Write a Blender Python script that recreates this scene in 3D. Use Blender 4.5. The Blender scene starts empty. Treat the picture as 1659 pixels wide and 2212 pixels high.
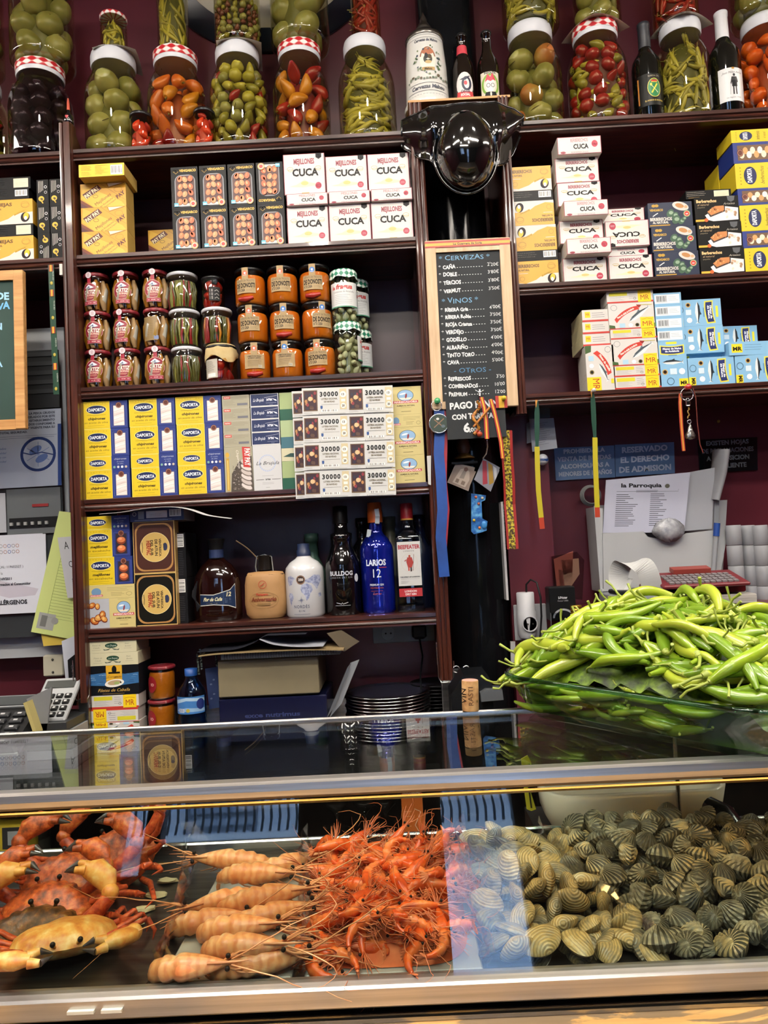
import bpy, math, random
from mathutils import Vector, Matrix
random.seed(7)
SC = bpy.context.scene
COL = SC.collection
R = math.radians
# ---------------------------------------------------------------- camera
FPX, IW, IH = 1600.0, 1659, 2212
CAM = Vector((0, -1.95, 1.5))
YAW, PITCH, ROLL = 0.6, 2.8, -2.93
cd = bpy.data.cameras.new('camera'); cam = bpy.data.objects.new('camera', cd); COL.objects.link(cam)
cd.sensor_fit = 'VERTICAL'; cd.sensor_height = 24; cd.lens = FPX/IH*24; cd.clip_start = .02
CR = Matrix.Rotation(R(YAW), 3, 'Z') @ Matrix.Rotation(R(90+PITCH), 3, 'X') @ Matrix.Rotation(R(ROLL), 3, 'Z')
cam.matrix_world = Matrix.Translation(CAM) @ CR.to_4x4()
SC.camera = cam
def ray(px, py): return CR @ Vector(((px-IW/2)/FPX, -(py-IH/2)/FPX, -1))
def at(px, py, Y):
    d = ray(px, py); return CAM + d*((Y-CAM.y)/d.y)
def atz(px, py, Z):
    d = ray(px, py); return CAM + d*((Z-CAM.z)/d.z)
# ---------------------------------------------------------------- world, light, exposure
w = bpy.data.worlds.new('world'); SC.world = w; w.use_nodes = True
nt = w.node_tree; nt.nodes.clear()
wo = nt.nodes.new('ShaderNodeOutputWorld'); bg = nt.nodes.new('ShaderNodeBackground'); sk = nt.nodes.new('ShaderNodeTexSky')
sk.sky_type = 'NISHITA'; sk.sun_disc = False; sk.sun_elevation = R(50); sk.sun_rotation = R(150)
bg.inputs[1].default_value = 2.4
nt.links.new(sk.outputs[0], bg.inputs[0]); nt.links.new(bg.outputs[0], wo.inputs[0])
VS = SC.view_settings
VS.view_transform = 'Standard'; VS.look = 'None'; VS.gamma = 1; VS.use_curve_mapping = False; VS.exposure = 0.6
SC.cycles.max_bounces = 7; SC.cycles.diffuse_bounces = 3; SC.cycles.glossy_bounces = 3
SC.cycles.transmission_bounces = 6; SC.cycles.transparent_max_bounces = 24
SC.cycles.caustics_reflective = False; SC.cycles.caustics_refractive = False
SC.cycles.sample_clamp_indirect = 6; SC.cycles.use_denoising = True
# lamps hung in the shop: (x, y, z, half x, half y, emission)
LAMPS = [(-1.0,-1.75,2.75,.62,.07,46,'W'), (.75,-1.75,2.75,.62,.07,46,'W'), (-.2,-3.0,2.75,.62,.07,40,'W'), (-2.2,-.7,2.75,.07,.6,25,'W'), (2.2,-.7,2.75,.07,.6,25,'W')]
SPOTS = [(-.62,-.95),(.02,-.95),(.68,-.95),(-.35,-2.35),(.5,-2.35)]
# ---------------------------------------------------------------- materials
def lin(c):
    return tuple((x/12.92 if x <= .04045 else ((x+.055)/1.055)**2.4) for x in c)
def hexc(h):
    h = h.lstrip('#'); h = h if len(h) == 6 else ''.join(c*2 for c in h); return lin([int(h[i:i+2], 16)/255 for i in (0, 2, 4)]) + (1,)
MATS = {}
def newmat(name):
    m = bpy.data.materials.new(name); m.use_nodes = True
    nt = m.node_tree; return m, nt, nt.nodes['Principled BSDF']
def paint(h, rough=.45, metal=0, coat=0):
    k = (h, rough, metal, coat)
    if k not in MATS:
        m, nt, b = newmat('paint_'+h.strip('#'))
        b.inputs['Base Color'].default_value = hexc(h); b.inputs['Roughness'].default_value = rough
        b.inputs['Metallic'].default_value = metal; b.inputs['Coat Weight'].default_value = coat; b.inputs['Coat Roughness'].default_value = .08
        if sum(hexc(h)[:3]) < .06 and not coat and rough > .3: b.inputs['Specular IOR Level'].default_value = .22
        MATS[k] = m
    return MATS[k]
def ramp(nt, fac, stops):
    r = nt.nodes.new('ShaderNodeValToRGB'); e = r.color_ramp.elements
    e[0].position, e[0].color = stops[0][0], hexc(stops[0][1])
    e[1].position, e[1].color = stops[-1][0], hexc(stops[-1][1])
    for p, c in stops[1:-1]:
        x = e.new(p); x.color = hexc(c)
    nt.links.new(fac, r.inputs[0]); return r.outputs[0]
def coords(nt, scale=(1, 1, 1), kind='Object', rot=(0, 0, 0)):
    t = nt.nodes.new('ShaderNodeTexCoord'); mp = nt.nodes.new('ShaderNodeMapping')
    mp.inputs['Scale'].default_value = scale; mp.inputs['Rotation'].default_value = rot
    nt.links.new(t.outputs[kind], mp.inputs[0]); return mp.outputs[0]
def noisetex(nt, vec, scale, detail=4, rough=.55, dist=0):
    n = nt.nodes.new('ShaderNodeTexNoise'); n.inputs['Scale'].default_value = scale; n.inputs['Detail'].default_value = detail
    n.inputs['Roughness'].default_value = rough; n.inputs['Distortion'].default_value = dist
    nt.links.new(vec, n.inputs['Vector']); return n.outputs['Fac']
def bump(nt, b, h, s=.3, d=.002):
    n = nt.nodes.new('ShaderNodeBump'); n.inputs['Strength'].default_value = s; n.inputs['Distance'].default_value = d
    nt.links.new(h, n.inputs['Height']); nt.links.new(n.outputs[0], b.inputs['Normal'])
def noisy(name, stops, scale=8, stretch=(1, 1, 1), rough=.5, metal=0, bmp=0, kind='Object', detail=4, dist=0, coat=0, sub=0, bd=.002):
    """principled material whose colour runs through a stretched noise"""
    if name in MATS: return MATS[name]
    m, nt, b = newmat(name)
    v = coords(nt, stretch, kind); f = noisetex(nt, v, scale, detail, dist=dist)
    nt.links.new(ramp(nt, f, stops), b.inputs['Base Color'])
    b.inputs['Roughness'].default_value = rough; b.inputs['Metallic'].default_value = metal
    b.inputs['Coat Weight'].default_value = coat; b.inputs['Coat Roughness'].default_value = .06
    if sub:
        b.inputs['Subsurface Weight'].default_value = sub; b.inputs['Subsurface Radius'].default_value = (.006, .002, .001); b.inputs['Subsurface Scale'].default_value = 1
    if bmp: bump(nt, b, f, bmp, bd)
    MATS[name] = m; return m
def glass(name, tint='#ffffff', trans='#ffffff', ior=1.5, rough=.0):
    """clear pane or vessel: passes straight through, mirrors by Fresnel on both faces"""
    if name in MATS: return MATS[name]
    m = bpy.data.materials.new(name); m.use_nodes = True; nt = m.node_tree; nt.nodes.clear()
    o = nt.nodes.new('ShaderNodeOutputMaterial'); mx = nt.nodes.new('ShaderNodeMixShader'); t = nt.nodes.new('ShaderNodeBsdfTransparent')
    g = nt.nodes.new('ShaderNodeBsdfGlossy'); f = nt.nodes.new('ShaderNodeFresnel'); ge = nt.nodes.new('ShaderNodeNewGeometry')
    mi = nt.nodes.new('ShaderNodeMix'); mi.data_type = 'FLOAT'; mi.inputs[2].default_value = ior; mi.inputs[3].default_value = 1/ior
    nt.links.new(ge.outputs['Backfacing'], mi.inputs[0]); nt.links.new(mi.outputs[0], f.inputs[0])
    t.inputs[0].default_value = hexc(trans); g.inputs[0].default_value = hexc(tint); g.inputs['Roughness'].default_value = rough
    nt.links.new(f.outputs[0], mx.inputs[0]); nt.links.new(t.outputs[0], mx.inputs[1]); nt.links.new(g.outputs[0], mx.inputs[2]); nt.links.new(mx.outputs[0], o.inputs[0])
    MATS[name] = m; return m
def emit(name, h, s):
    if name in MATS: return MATS[name]
    m, nt, b = newmat(name); b.inputs['Base Color'].default_value = hexc(h)
    b.inputs['Emission Color'].default_value = hexc(h); b.inputs['Emission Strength'].default_value = s
    MATS[name] = m; return m
WOOD = noisy('mahogany', [(.3, '#24110e'), (.5, '#3a1d17'), (.7, '#54291e')], 6, (1, 12, 12), .28, bmp=.15, coat=.35)
WOODV = noisy('mahogany_upright', [(.3, '#2c1510'), (.5, '#43221a'), (.7, '#5a2d20')], 6, (14, 14, 1), .28, bmp=.15, coat=.35)
PINE = noisy('pale_wood', [(.3, '#b99a76'), (.55, '#ceb08c'), (.75, '#dac2a2')], 5, (14, 14, 1.4), .5, bmp=.1)
PINE2 = noisy('pale_wood_orange', [(.3, '#b07c45'), (.55, '#c8965c'), (.75, '#d6ab70')], 5, (1.4, 14, 14), .5, bmp=.1)
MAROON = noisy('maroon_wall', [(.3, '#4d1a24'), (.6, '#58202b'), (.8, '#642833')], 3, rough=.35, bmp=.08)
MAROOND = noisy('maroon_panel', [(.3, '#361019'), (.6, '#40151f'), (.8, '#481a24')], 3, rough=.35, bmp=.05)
STEEL = noisy('brushed_steel', [(.3, '#8d8b88'), (.6, '#b3b1ae'), (.8, '#cfccc8')], 5, (.6, 30, 30), .24, 1, .12)
STEELD = noisy('dull_steel', [(.3, '#5b5c5e'), (.6, '#7b7c7e'), (.8, '#9a9b9c')], 5, (.6, 20, 20), .32, 1, .1)
CHROME = paint('#d8d8da', .12, 1)
GLASS = glass('clear_glass', trans='#f4f8f6')
PANE = glass('case_glass', trans='#f1f6f3')
DISHG = glass('green_tinged_glass', trans='#dfeee6')
PLASTICF = glass('clear_film', ior=1.9, rough=.05, trans='#fbfbfb')
WHITE, BLACK = '#ecebe6', '#0d0d0e'
# ---------------------------------------------------------------- mesh builder
def smooth(P, n=6):
    P = [Vector(p) for p in P]; o = []
    for i in range(len(P)-1):
        a, b, c, d = P[max(i-1, 0)], P[i], P[i+1], P[min(i+2, len(P)-1)]
        for k in range(n):
            t = k/n; o.append(.5*((2*b)+(c-a)*t+(2*a-5*b+4*c-d)*t*t+(3*b-a-3*c+d)*t**3))
    return o+[P[-1]]
class MB:
    def __init__(s): s.v = []; s.f = []; s.m = []; s.s = []; s.mats = []
    def mi(s, m):
        if isinstance(m, str): m = paint(m)
        if m not in s.mats: s.mats.append(m)
        return s.mats.index(m)
    def add(s, vs, fs, m, smooth=False, T=None):
        n = len(s.v); k = s.mi(m)
        s.v.extend([tuple(T @ Vector(p)) for p in vs] if T else [tuple(p) for p in vs])
        for f in fs: s.f.append(tuple(i+n for i in f)); s.m.append(k); s.s.append(smooth)
    def box(s, c, d, m, T=None, bev=0):
        x, y, z = c; a, b, e = d[0]/2, d[1]/2, d[2]/2
        if not bev:
            vs = [(x+i*a, y+j*b, z+k*e) for i in (-1, 1) for j in (-1, 1) for k in (-1, 1)]
            s.add(vs, [(0, 1, 3, 2), (4, 6, 7, 5), (0, 4, 5, 1), (2, 3, 7, 6), (0, 2, 6, 4), (1, 5, 7, 3)], m, False, T)
        else:
            t = bev; rings = []
            for zz, ins in ((-e, t), (-e+t, 0), (e-t, 0), (e, t)):
                A, B = a-ins, b-ins; q = t*.7 if ins == 0 else t*.5
                rings.append([(x+sx, y+sy, z+zz) for sx, sy in ((-A+q, -B), (A-q, -B), (A, -B+q), (A, B-q), (A-q, B), (-A+q, B), (-A, B-q), (-A, -B+q))])
            s.loft(rings, m, True, True, False, T)
    def loft(s, rings, m, cap0=True, cap1=True, smooth=True, T=None):
        n = len(rings[0]); vs = [p for r in rings for p in r]; fs = []
        for i in range(len(rings)-1):
            for j in range(n):
                a = i*n+j; b = i*n+(j+1) % n; fs.append((a, b, b+n, a+n))
        s.add(vs, fs, m, smooth, T)
        if cap0: s.add(rings[0], [tuple(range(n))[::-1]], m, False, T)
        if cap1: s.add(rings[-1], [tuple(range(n))], m, False, T)
    def lathe(s, prof, m, n=24, T=None, cap0=True, cap1=True, smooth=True, sx=1, sy=1):
        rings = [[(r*sx*math.cos(2*math.pi*j/n), r*sy*math.sin(2*math.pi*j/n), z) for j in range(n)] for r, z in prof]
        s.loft(rings, m, cap0, cap1, smooth, T)
    def tube(s, pts, rad, m, n=8, caps=True, flat=1, T=None):
        pts = [Vector(p) for p in pts]; L = len(pts)
        rad = rad if hasattr(rad, '__len__') else [rad]*L
        rings = []; up = None
        for i, p in enumerate(pts):
            t = (pts[min(i+1, L-1)]-pts[max(i-1, 0)]).normalized()
            if up is None:
                up = Vector((0, 0, 1)) if abs(t.z) < .9 else Vector((1, 0, 0))
            a = t.cross(up)
            if a.length < 1e-6: a = t.orthogonal()
            a.normalize(); b = a.cross(t).normalized(); up = b
            rings.append([tuple(p + a*(rad[i]*math.cos(2*math.pi*k/n)) + b*(rad[i]*flat*math.sin(2*math.pi*k/n))) for k in range(n)])
        s.loft(rings, m, caps, caps, True, T)
    def ball(s, c, r, m, n=12, k=8, T=None):
        r = r if hasattr(r, '__len__') else (r, r, r)
        rings = []
        for i in range(k+1):
            a = math.pi*(i/k)-math.pi/2; q = max(math.cos(a), .02)
            rings.append([(c[0]+r[0]*q*math.cos(2*math.pi*j/n), c[1]+r[1]*q*math.sin(2*math.pi*j/n), c[2]+r[2]*math.sin(a)) for j in range(n)])
        s.loft(rings, m, True, True, True, T)
    def slab(s, pts, t, m, T=None, smooth=False):
        """outline in x,z pushed t along y"""
        s.loft([[(x, 0, z) for x, z in pts], [(x, t, z) for x, z in pts]], m, True, True, smooth, T)
    def ribbon(s, pts, w, t, m, T=None, axis=(1, 0, 0), tw=None):
        """strap: centre line pts, width w along axis, thickness t"""
        pts = [Vector(p) for p in pts]; rings = []
        for i, p in enumerate(pts):
            tn = (pts[min(i+1, len(pts)-1)]-pts[max(i-1, 0)]).normalized(); a = Vector(axis)
            if tw: a = Matrix.Rotation(tw[i], 3, tn) @ a
            a = (a-tn*a.dot(tn)).normalized(); b = tn.cross(a)
            ww = w[i] if hasattr(w, '__len__') else w
            rings.append([tuple(p+a*ww/2*sx+b*t/2*sy) for sx, sy in ((-1, -1), (1, -1), (1, 1), (-1, 1))])
        s.loft(rings, m, True, True, False, T)
    def build(s, name, parent=None, loc=None, mesh_only=False):
        me = bpy.data.meshes.new(name); me.from_pydata(s.v, [], s.f)
        for m in s.mats: me.materials.append(m)
        me.polygons.foreach_set('material_index', s.m); me.polygons.foreach_set('use_smooth', s.s); me.update()
        if mesh_only: return me
        return link(name, me, parent, loc)
def link(name, me, parent=None, loc=None):
    o = bpy.data.objects.new(name, me); COL.objects.link(o)
    if parent: o.parent = parent
    if loc is not None: o.location = loc
    return o
def empty(name, loc=(0, 0, 0), rz=0):
    o = bpy.data.objects.new(name, None); COL.objects.link(o); o.location = loc; o.rotation_euler = (0, 0, rz); o.empty_display_size = .02
    return o
def tag(o, label=None, cat=None, group=None, kind=None):
    if label: o['label'] = label
    if cat: o['category'] = cat
    if group: o['group'] = group
    if kind: o['kind'] = kind
    return o
def struct(mb, name, parent=None, loc=None):
    o = mb.build(name, parent, loc)
    if not parent: o['kind'] = 'structure'
    return o
def copy_tree(o, parent=None):
    c = o.copy(); COL.objects.link(c)
    if parent: c.parent = parent; c.matrix_parent_inverse = o.matrix_parent_inverse.copy()
    for ch in list(o.children): copy_tree(ch, c)
    return c
# ---------------------------------------------------------------- glyphs for printed and chalked words
CH = "ABCDEFGHIJKLMNOPQRSTUVWXYZabcdefghijklmnopqrstuvwxyz0123456789.,-'()/:&*%!ÑñÓóÍíÉéÁáº€_¡?"
GL = {}
def make_glyphs():
    tmp = []
    for bold in (0, 1):
        for c in CH:
            for suf in ('', '|'):
                cu = bpy.data.curves.new('g', 'FONT'); cu.body = c+suf; cu.resolution_u = 2; cu.size = 1; cu.offset = 0.04 if bold else 0
                o = bpy.data.objects.new('g', cu); COL.objects.link(o); tmp.append((bold, c, suf, o))
        cu = bpy.data.curves.new('g', 'FONT'); cu.body = '|'; cu.size = 1; cu.offset = 0.04 if bold else 0
        o = bpy.data.objects.new('g', cu); COL.objects.link(o); tmp.append((bold, '|', '|', o))
    dg = bpy.context.evaluated_depsgraph_get(); bar = {}; mx = {}
    for bold, c, suf, o in tmp:
        me = bpy.data.meshes.new_from_object(o.evaluated_get(dg))
        vs = [(v.co.x, v.co.y) for v in me.vertices]
        if suf: mx[(bold, c)] = max([v[0] for v in vs] or [0])
        else: GL[(bold, c)] = [vs, [tuple(p.vertices) for p in me.polygons], 0]
        bpy.data.meshes.remove(me)
    for (bold, c), x in mx.items():
        if c != '|': GL[(bold, c)][2] = x-mx[(bold, '|')]
    for bold, c, suf, o in tmp:
        cu = o.data; bpy.data.objects.remove(o); bpy.data.curves.remove(cu)
make_glyphs()
CAPH = max(v[1] for v in GL[(0, 'H')][0])
def textw(s, h, sx=1, b=0, sp=0):
    return sum(((GL[(b, c)][2] if (b, c) in GL else .28)+sp)*h/CAPH*sx for c in s)
# ---------------------------------------------------------------- print on a flat or curved face
class Face:
    """flat artwork laid on a surface; x right, y up in the face's own units"""
    def __init__(s, mb, O=None, U=None, V=None, w=1, h=1, eps=.00006, cyl=None, rough=.4):
        s.mb = mb; s.w = w; s.h = h; s.L = 1; s.eps = eps; s.cyl = cyl; s.rough = rough
        if cyl is None:
            s.O = Vector(O); s.U = Vector(U)/w; s.V = Vector(V)/h; s.N = s.U.cross(s.V).normalized()
    def P(s, x, y, L):
        if s.cyl:   # (radius fn or number, z0, arc centre angle, metres per unit)
            r, z0, a0, k = s.cyl[:4]; rr = r(z0+y*k) if callable(r) else r
            a = a0+(x-s.w/2)*k/(r(z0+s.h/2*k) if callable(r) else r); rr += L*s.eps; sy = s.cyl[4] if len(s.cyl) > 4 else 1
            return (rr*math.cos(a), (rr+L*s.eps*.5*(sy < 1))*sy*math.sin(a), z0+y*k)
        return tuple(s.O+s.U*x+s.V*y+s.N*(L*s.eps))
    def mesh(s, vs, fs, c, L=None):
        L = s.L if L is None else L
        m = paint(c, s.rough) if isinstance(c, str) else c
        if s.cyl:
            r = s.cyl[0]; r = r(s.cyl[1]) if callable(r) else r; st = math.sqrt(8*r*.00005)/s.cyl[3]; nv = []; nf = []
            for f in fs:
                P = [vs[i] for i in f]; lo = min(p[0] for p in P); hi = max(p[0] for p in P)
                for q in range(int(math.floor(lo/st)), int(math.floor(hi/st))+1):
                    Q = P
                    for xc, sg in ((q*st, 1), ((q+1)*st, -1)):
                        o = []
                        for i, p in enumerate(Q):
                            p2 = Q[(i+1) % len(Q)]; d1 = (p[0]-xc)*sg; d2 = (p2[0]-xc)*sg
                            if d1 >= 0: o.append(p)
                            if d1*d2 < 0: u = d1/(d1-d2); o.append((xc, p[1]+(p2[1]-p[1])*u))
                        Q = o
                        if len(Q) < 3: break
                    if len(Q) >= 3: nf.append(tuple(range(len(nv), len(nv)+len(Q)))); nv += Q
            vs, fs = nv, nf
        s.mb.add([s.P(x, y, L) for x, y in vs], fs, m)
    def rect(s, x0, y0, x1, y1, c, up=True):
        if up: s.L += 1
        n = max(1, int(abs(x1-x0)/s.w*10)) if s.cyl else 1
        mm = max(1, int(abs(y1-y0)/s.h*6)) if (s.cyl and callable(s.cyl[0])) else 1
        vs = [(x0+(x1-x0)*i/n, y0+(y1-y0)*j/mm) for j in range(mm+1) for i in range(n+1)]
        fs = [(j*(n+1)+i, j*(n+1)+i+1, (j+1)*(n+1)+i+1, (j+1)*(n+1)+i) for j in range(mm) for i in range(n)]
        s.mesh(vs, fs, c)
    def poly(s, pts, c, up=True):
        if up: s.L += 1
        a = sum(pts[i][0]*pts[(i+1) % len(pts)][1]-pts[(i+1) % len(pts)][0]*pts[i][1] for i in range(len(pts)))
        if a < 0: pts = pts[::-1]
        s.mesh(pts, [tuple(range(len(pts)))], c)
    def ell(s, cx, cy, rx, ry, c, n=24, up=True, rot=0):
        if up: s.L += 1
        if s.cyl and rx/s.w > .12:
            k = 10; vs = []; fs = []
            for i in range(k+1):
                u = -math.cos(math.pi*i/k); q = math.sqrt(max(0, 1-u*u))
                for j in range(5): vs.append((cx+rx*u, cy+ry*q*(j/2-1)))
            for i in range(k):
                for j in range(4): a = i*5+j; fs.append((a, a+5, a+6, a+1))
            s.mesh(vs, fs, c); return
        C, S = math.cos(rot), math.sin(rot)
        pts = [(rx*math.cos(2*math.pi*i/n), ry*math.sin(2*math.pi*i/n)) for i in range(n)]
        s.mesh([(cx+x*C-y*S, cy+x*S+y*C) for x, y in pts], [tuple(range(n))], c)
    def ring(s, cx, cy, rx, ry, t, c, n=28, up=True, a0=0, a1=360):
        if up: s.L += 1
        vs = []; fs = []
        for i in range(n+1):
            a = R(a0+(a1-a0)*i/n); vs += [(cx+rx*math.cos(a), cy+ry*math.sin(a)), (cx+(rx-t)*math.cos(a), cy+(ry-t)*math.sin(a))]
        for i in range(n): fs.append((2*i+1, 2*i, 2*i+2, 2*i+3))
        s.mesh(vs, fs, c)
    def line(s, pts, t, c, up=False):
        if up: s.L += 1
        n = len(pts); vs = []; fs = []
        for i, (x, y) in enumerate(pts):
            dx = pts[min(i+1, n-1)][0]-pts[max(i-1, 0)][0]; dy = pts[min(i+1, n-1)][1]-pts[max(i-1, 0)][1]; l = math.hypot(dx, dy) or 1
            vs += [(x-dy/l*t/2, y+dx/l*t/2), (x+dy/l*t/2, y-dx/l*t/2)]
        for i in range(n-1): fs.append((2*i, 2*i+1, 2*i+3, 2*i+2))
        s.mesh(vs, fs, c, s.L+1)
    def rule(s, x0, x1, y, t, c): s.rect(x0, y-t/2, x1, y+t/2, c, up=False)
    def text(s, t, x, y, h, c, al='c', b=0, sx=1, shear=0, rot=0, hand=0, sp=0, fit=None, arc=0):
        """one line of words, cap height h; x,y = baseline anchor"""
        W = textw(t, h, sx, b, sp)
        if fit and W > 0: sx *= fit/W; W = fit
        cx = -W/2 if al == 'c' else (-W if al == 'r' else 0); C, S = math.cos(rot), math.sin(rot); k = h/CAPH
        vs = []; fs = []
        for ch in t:
            g = GL.get((b, ch)); adv = ((g[2] if g else .28)+sp)*k*sx
            if g:
                n = len(vs); j = random.uniform(-hand, hand)*h*.12; rr = random.uniform(-hand, hand)*.12
                for gx, gy in g[0]:
                    X = cx+gx*k*sx+gy*k*shear; Y = gy*k*(1+j/h)+j+gx*k*rr
                    if arc: Y += -arc*((2*X/W)**2)*h
                    vs.append((x+X*C-Y*S, y+X*S+Y*C))
                fs += [tuple(i+n for i in f) for f in g[1]]
            cx += adv
        if vs: s.mesh(vs, fs, c, s.L+1)
    def lines(s, x0, x1, y0, y1, n, t, c, rag=.3):
        """block of small print too fine to read"""
        for i in range(n):
            y = y0+(y1-y0)*(i+.5)/n; s.rule(x0, x1-random.random()*rag*(x1-x0), y, t, c)
    def bars(s, x0, y0, x1, y1, bgc='#f2f2ee', c='#222222', vert=True):
        s.rect(x0, y0, x1, y1, bgc); n = 16; W = x1-x0; H = y1-y0
        if vert:
            for i in range(n):
                if i % 5 != 4: a = x0+W*(.08+.84*i/n); s.rect(a, y0+H*.15, a+W*(.022 if i % 3 else .035), y1-H*.1, c, up=(i == 0))
        else:
            for i in range(n):
                if i % 5 != 4: a = y0+H*(.08+.84*i/n); s.rect(x0+W*.15, a, x1-W*.1, a+H*(.022 if i % 3 else .035), c, up=(i == 0))
# ---------------------------------------------------------------- room
YB = .27            # back wall plane
ZC = 3.35
def wallbox(name, x0, x1, y0, y1, z0, z1, m):
    b = MB(); b.box(((x0+x1)/2, (y0+y1)/2, (z0+z1)/2), (x1-x0, y1-y0, z1-z0), m); return struct(b, name)
wallbox('wall_back', -3, 3, YB, YB+.1, 0, ZC, MAROON)
wallbox('wall_left', -3.1, -3, -4.6, YB+.1, 0, ZC, MAROON)
wallbox('wall_right', 3, 3.1, -4.6, YB+.1, 0, ZC, MAROON)
wallbox('floor', -3.1, 3.1, -4.6, YB+.1, -.1, 0, noisy('floor_tile', [(.3, '#5d554c'), (.7, '#8a8074')], 4, rough=.3))
wallbox('ceiling', -3.1, 3.1, -4.6, YB+.1, ZC, ZC+.1, paint('#cfc9bf', .8))
# street side of the shop, behind the camera: wall with two glazed openings
b = MB(); OP = [(-1.60, -1.44, 1.98, 3.2), (-1.38, -.59, 2.14, 3.2), (.17, .60, .1, 3.1), (-1.17, -.83, 1.35, 1.64)]  # the low last opening is added for a lilac reflection in the case glass
def hole_wall(b, x0, x1, z0, z1, y, t, ops, m):
    xs = sorted({x0, x1, *[o[0] for o in ops], *[o[1] for o in ops]})
    for a, c in zip(xs, xs[1:]):
        o = next((o for o in ops if o[0] <= a and c <= o[1]), None)
        if not o: b.box(((a+c)/2, y, (z0+z1)/2), (c-a, t, z1-z0), m)
        else:
            if o[2] > z0: b.box(((a+c)/2, y, (z0+o[2])/2), (c-a, t, o[2]-z0), m)
            if o[3] < z1: b.box(((a+c)/2, y, (z1+o[3])/2), (c-a, t, z1-o[3]), m)
hole_wall(b, -3.1, 3.1, 0, ZC+.1, -4.65, .1, OP, paint('#2b2523', .7)); struct(b, 'wall_front')
for i, (x0, x1, z0, z1) in enumerate(OP):
    b = MB(); fr = paint('#151414', .4)
    for x in (x0+.008, x1-.008): b.box((x, -4.64, (z0+z1)/2), (.016, .09, z1-z0), fr)
    for z in (z0+.008, z1-.008): b.box(((x0+x1)/2, -4.64, z), (x1-x0, .09, .016), fr)
    f = struct(b, 'window_%d' % (i+1)); p = MB(); p.box(((x0+x1)/2, -4.64, (z0+z1)/2), (x1-x0-.04, .006, z1-z0-.04), glass('window_glass')); p.build('pane', f)
# house over the street that the case glass mirrors
FAC = noisy('street_facade', [(.3, '#b4c0d6'), (.7, '#d0daec')], 2, rough=.8)
b = MB(); b.box((0, -12.6, 5), (16, .6, 12), FAC)
for z in (4.15, 7.6): b.box((0, -12.25, z), (16, .35, .16), paint('#c5cbd6', .8))
bl = b.build('house_facade'); tag(bl, 'pale blue-grey house front across the street, mirrored in case glass', 'building')
for x in (-5.2, -2.9, -.4, 2.2, 4.6):
    b = MB()
    b.box((x, -12.28, 5.4), (1.1, .06, 2.3), paint('#5f6d86', .5))
    for k in range(12): b.box((x, -12.24, 4.35+k*.19), (1.0, .03, .1), paint('#93a1ba', .6))
    b.build('shutter', bl)

b = MB(); iron = paint('#20242c', .5)
for k in range(100):
    x = -6.5+k*.13; b.tube([(x, -11.95, 4.24), (x+.02, -11.95, 4.5), (x-.02, -11.95, 4.8), (x, -11.95, 5.15)], .02, iron, 5)
    b.ball((x, -11.95, 4.78), .045, iron, 6, 4)
for z in (4.26, 4.78, 5.15): b.box((0, -11.95, z), (13.2, .04, .03), iron)
b.box((0, -12.0, 4.16), (13.4, .6, .12), paint('#aab0bd', .8))
o = b.build('balcony'); o.parent = bl
wallbox('street', -9, 9, -12.9, -4.75, -.12, -.02, paint('#77777a', .8))
for (x, y, z, hx, hy, e, c) in LAMPS:
    zz = ZC-.1; t = empty('ceiling_light', (x, y, zz)); tag(t, 'slim white ceiling lamp above the room, '+('first', 'second', 'third', 'fourth', 'fifth')[LAMPS.index((x, y, z, hx, hy, e, c))]+' in the lighting plan', 'ceiling lamp', 'ceiling lamps')
    b = MB(); b.box((0, 0, .065), (hx*2+.04, hy*2+.04, .07), '#e8e8e8'); b.build('housing', t)
    b = MB(); b.box((0, 0, .02), (hx*2, hy*2, .02), emit('lamp_white', '#fff4e6', e)); b.build('diffuser', t)
for x, y in SPOTS:
    t = empty('downlight', (x, y, ZC)); tag(t, 'small round ceiling downlight, '+('first', 'second', 'third', 'fourth', 'fifth')[SPOTS.index((x, y))]+' counted from the crab side', 'ceiling lamp', 'round downlights')
    b = MB(); b.lathe([(.07, 0), (.07, -.02), (.055, -.02)], '#dddddd', 24); b.build('ring', t)
    b = MB(); b.lathe([(.05, -.021), (.05, -.026)], emit('spot_white', '#fff6ea', 190), 20); b.build('bulb', t)
# ---------------------------------------------------------------- shelving
ZA, ZBs, ZCs, ZD, ZE = 2.625, 2.332, 1.971, 1.670, 1.3275
ZF, ZG, ZH = 2.633, 2.187, 1.8895
def board(b, x0, x1, z, y1=YB-.004):
    pr = [(y1, 0), (.006, 0), (0, -.002), (0, -.0115), (.004, -.0135), (.001, -.0165), (-.002, -.019), (-.003, -.022), (-.001, -.025), (.003, -.027), (0, -.029), (0, -.033), (.02, -.033), (.02, -.02), (y1, -.02)]
    b.loft([[(x0, y, z+q) for y, q in pr], [(x1, y, z+q) for y, q in pr]], WOOD, True, True, False)
def post(x0, x1, z0, z1, side=None):
    b = MB(); n = 12; pr = []
    w = x1-x0
    for k in range(3):
        c = x0+w*(k+.5)/3
        for a in (0, 45, 90, 135, 180): pr.append((c-w/6*.92*math.cos(R(a)), -.006-.006*math.sin(R(a))))
    pr += [(x1, .0), (x1, .02), (x0, .02), (x0, 0)]
    b.loft([[(x, y, z0) for x, y in pr], [(x, y, z1) for x, y in pr]], WOODV, True, True, False)
    return b
t = tag(empty('wall_shelving', (0, 0, 0)), 'dark mahogany shelving with five shelves of jars, tins and spirit bottles', 'shelving')
for nm, z in (('top', ZA), ('b', ZBs), ('c', ZCs), ('d', ZD), ('e', ZE)):
    b = MB(); board(b, -.812, .101, z); b.build('shelf', t)
b = post(-.848, -.812, 1.133, 2.693); b.build('upright', t)
b = post(.101, .137, 1.150, 2.693); b.build('upright', t)
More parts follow.
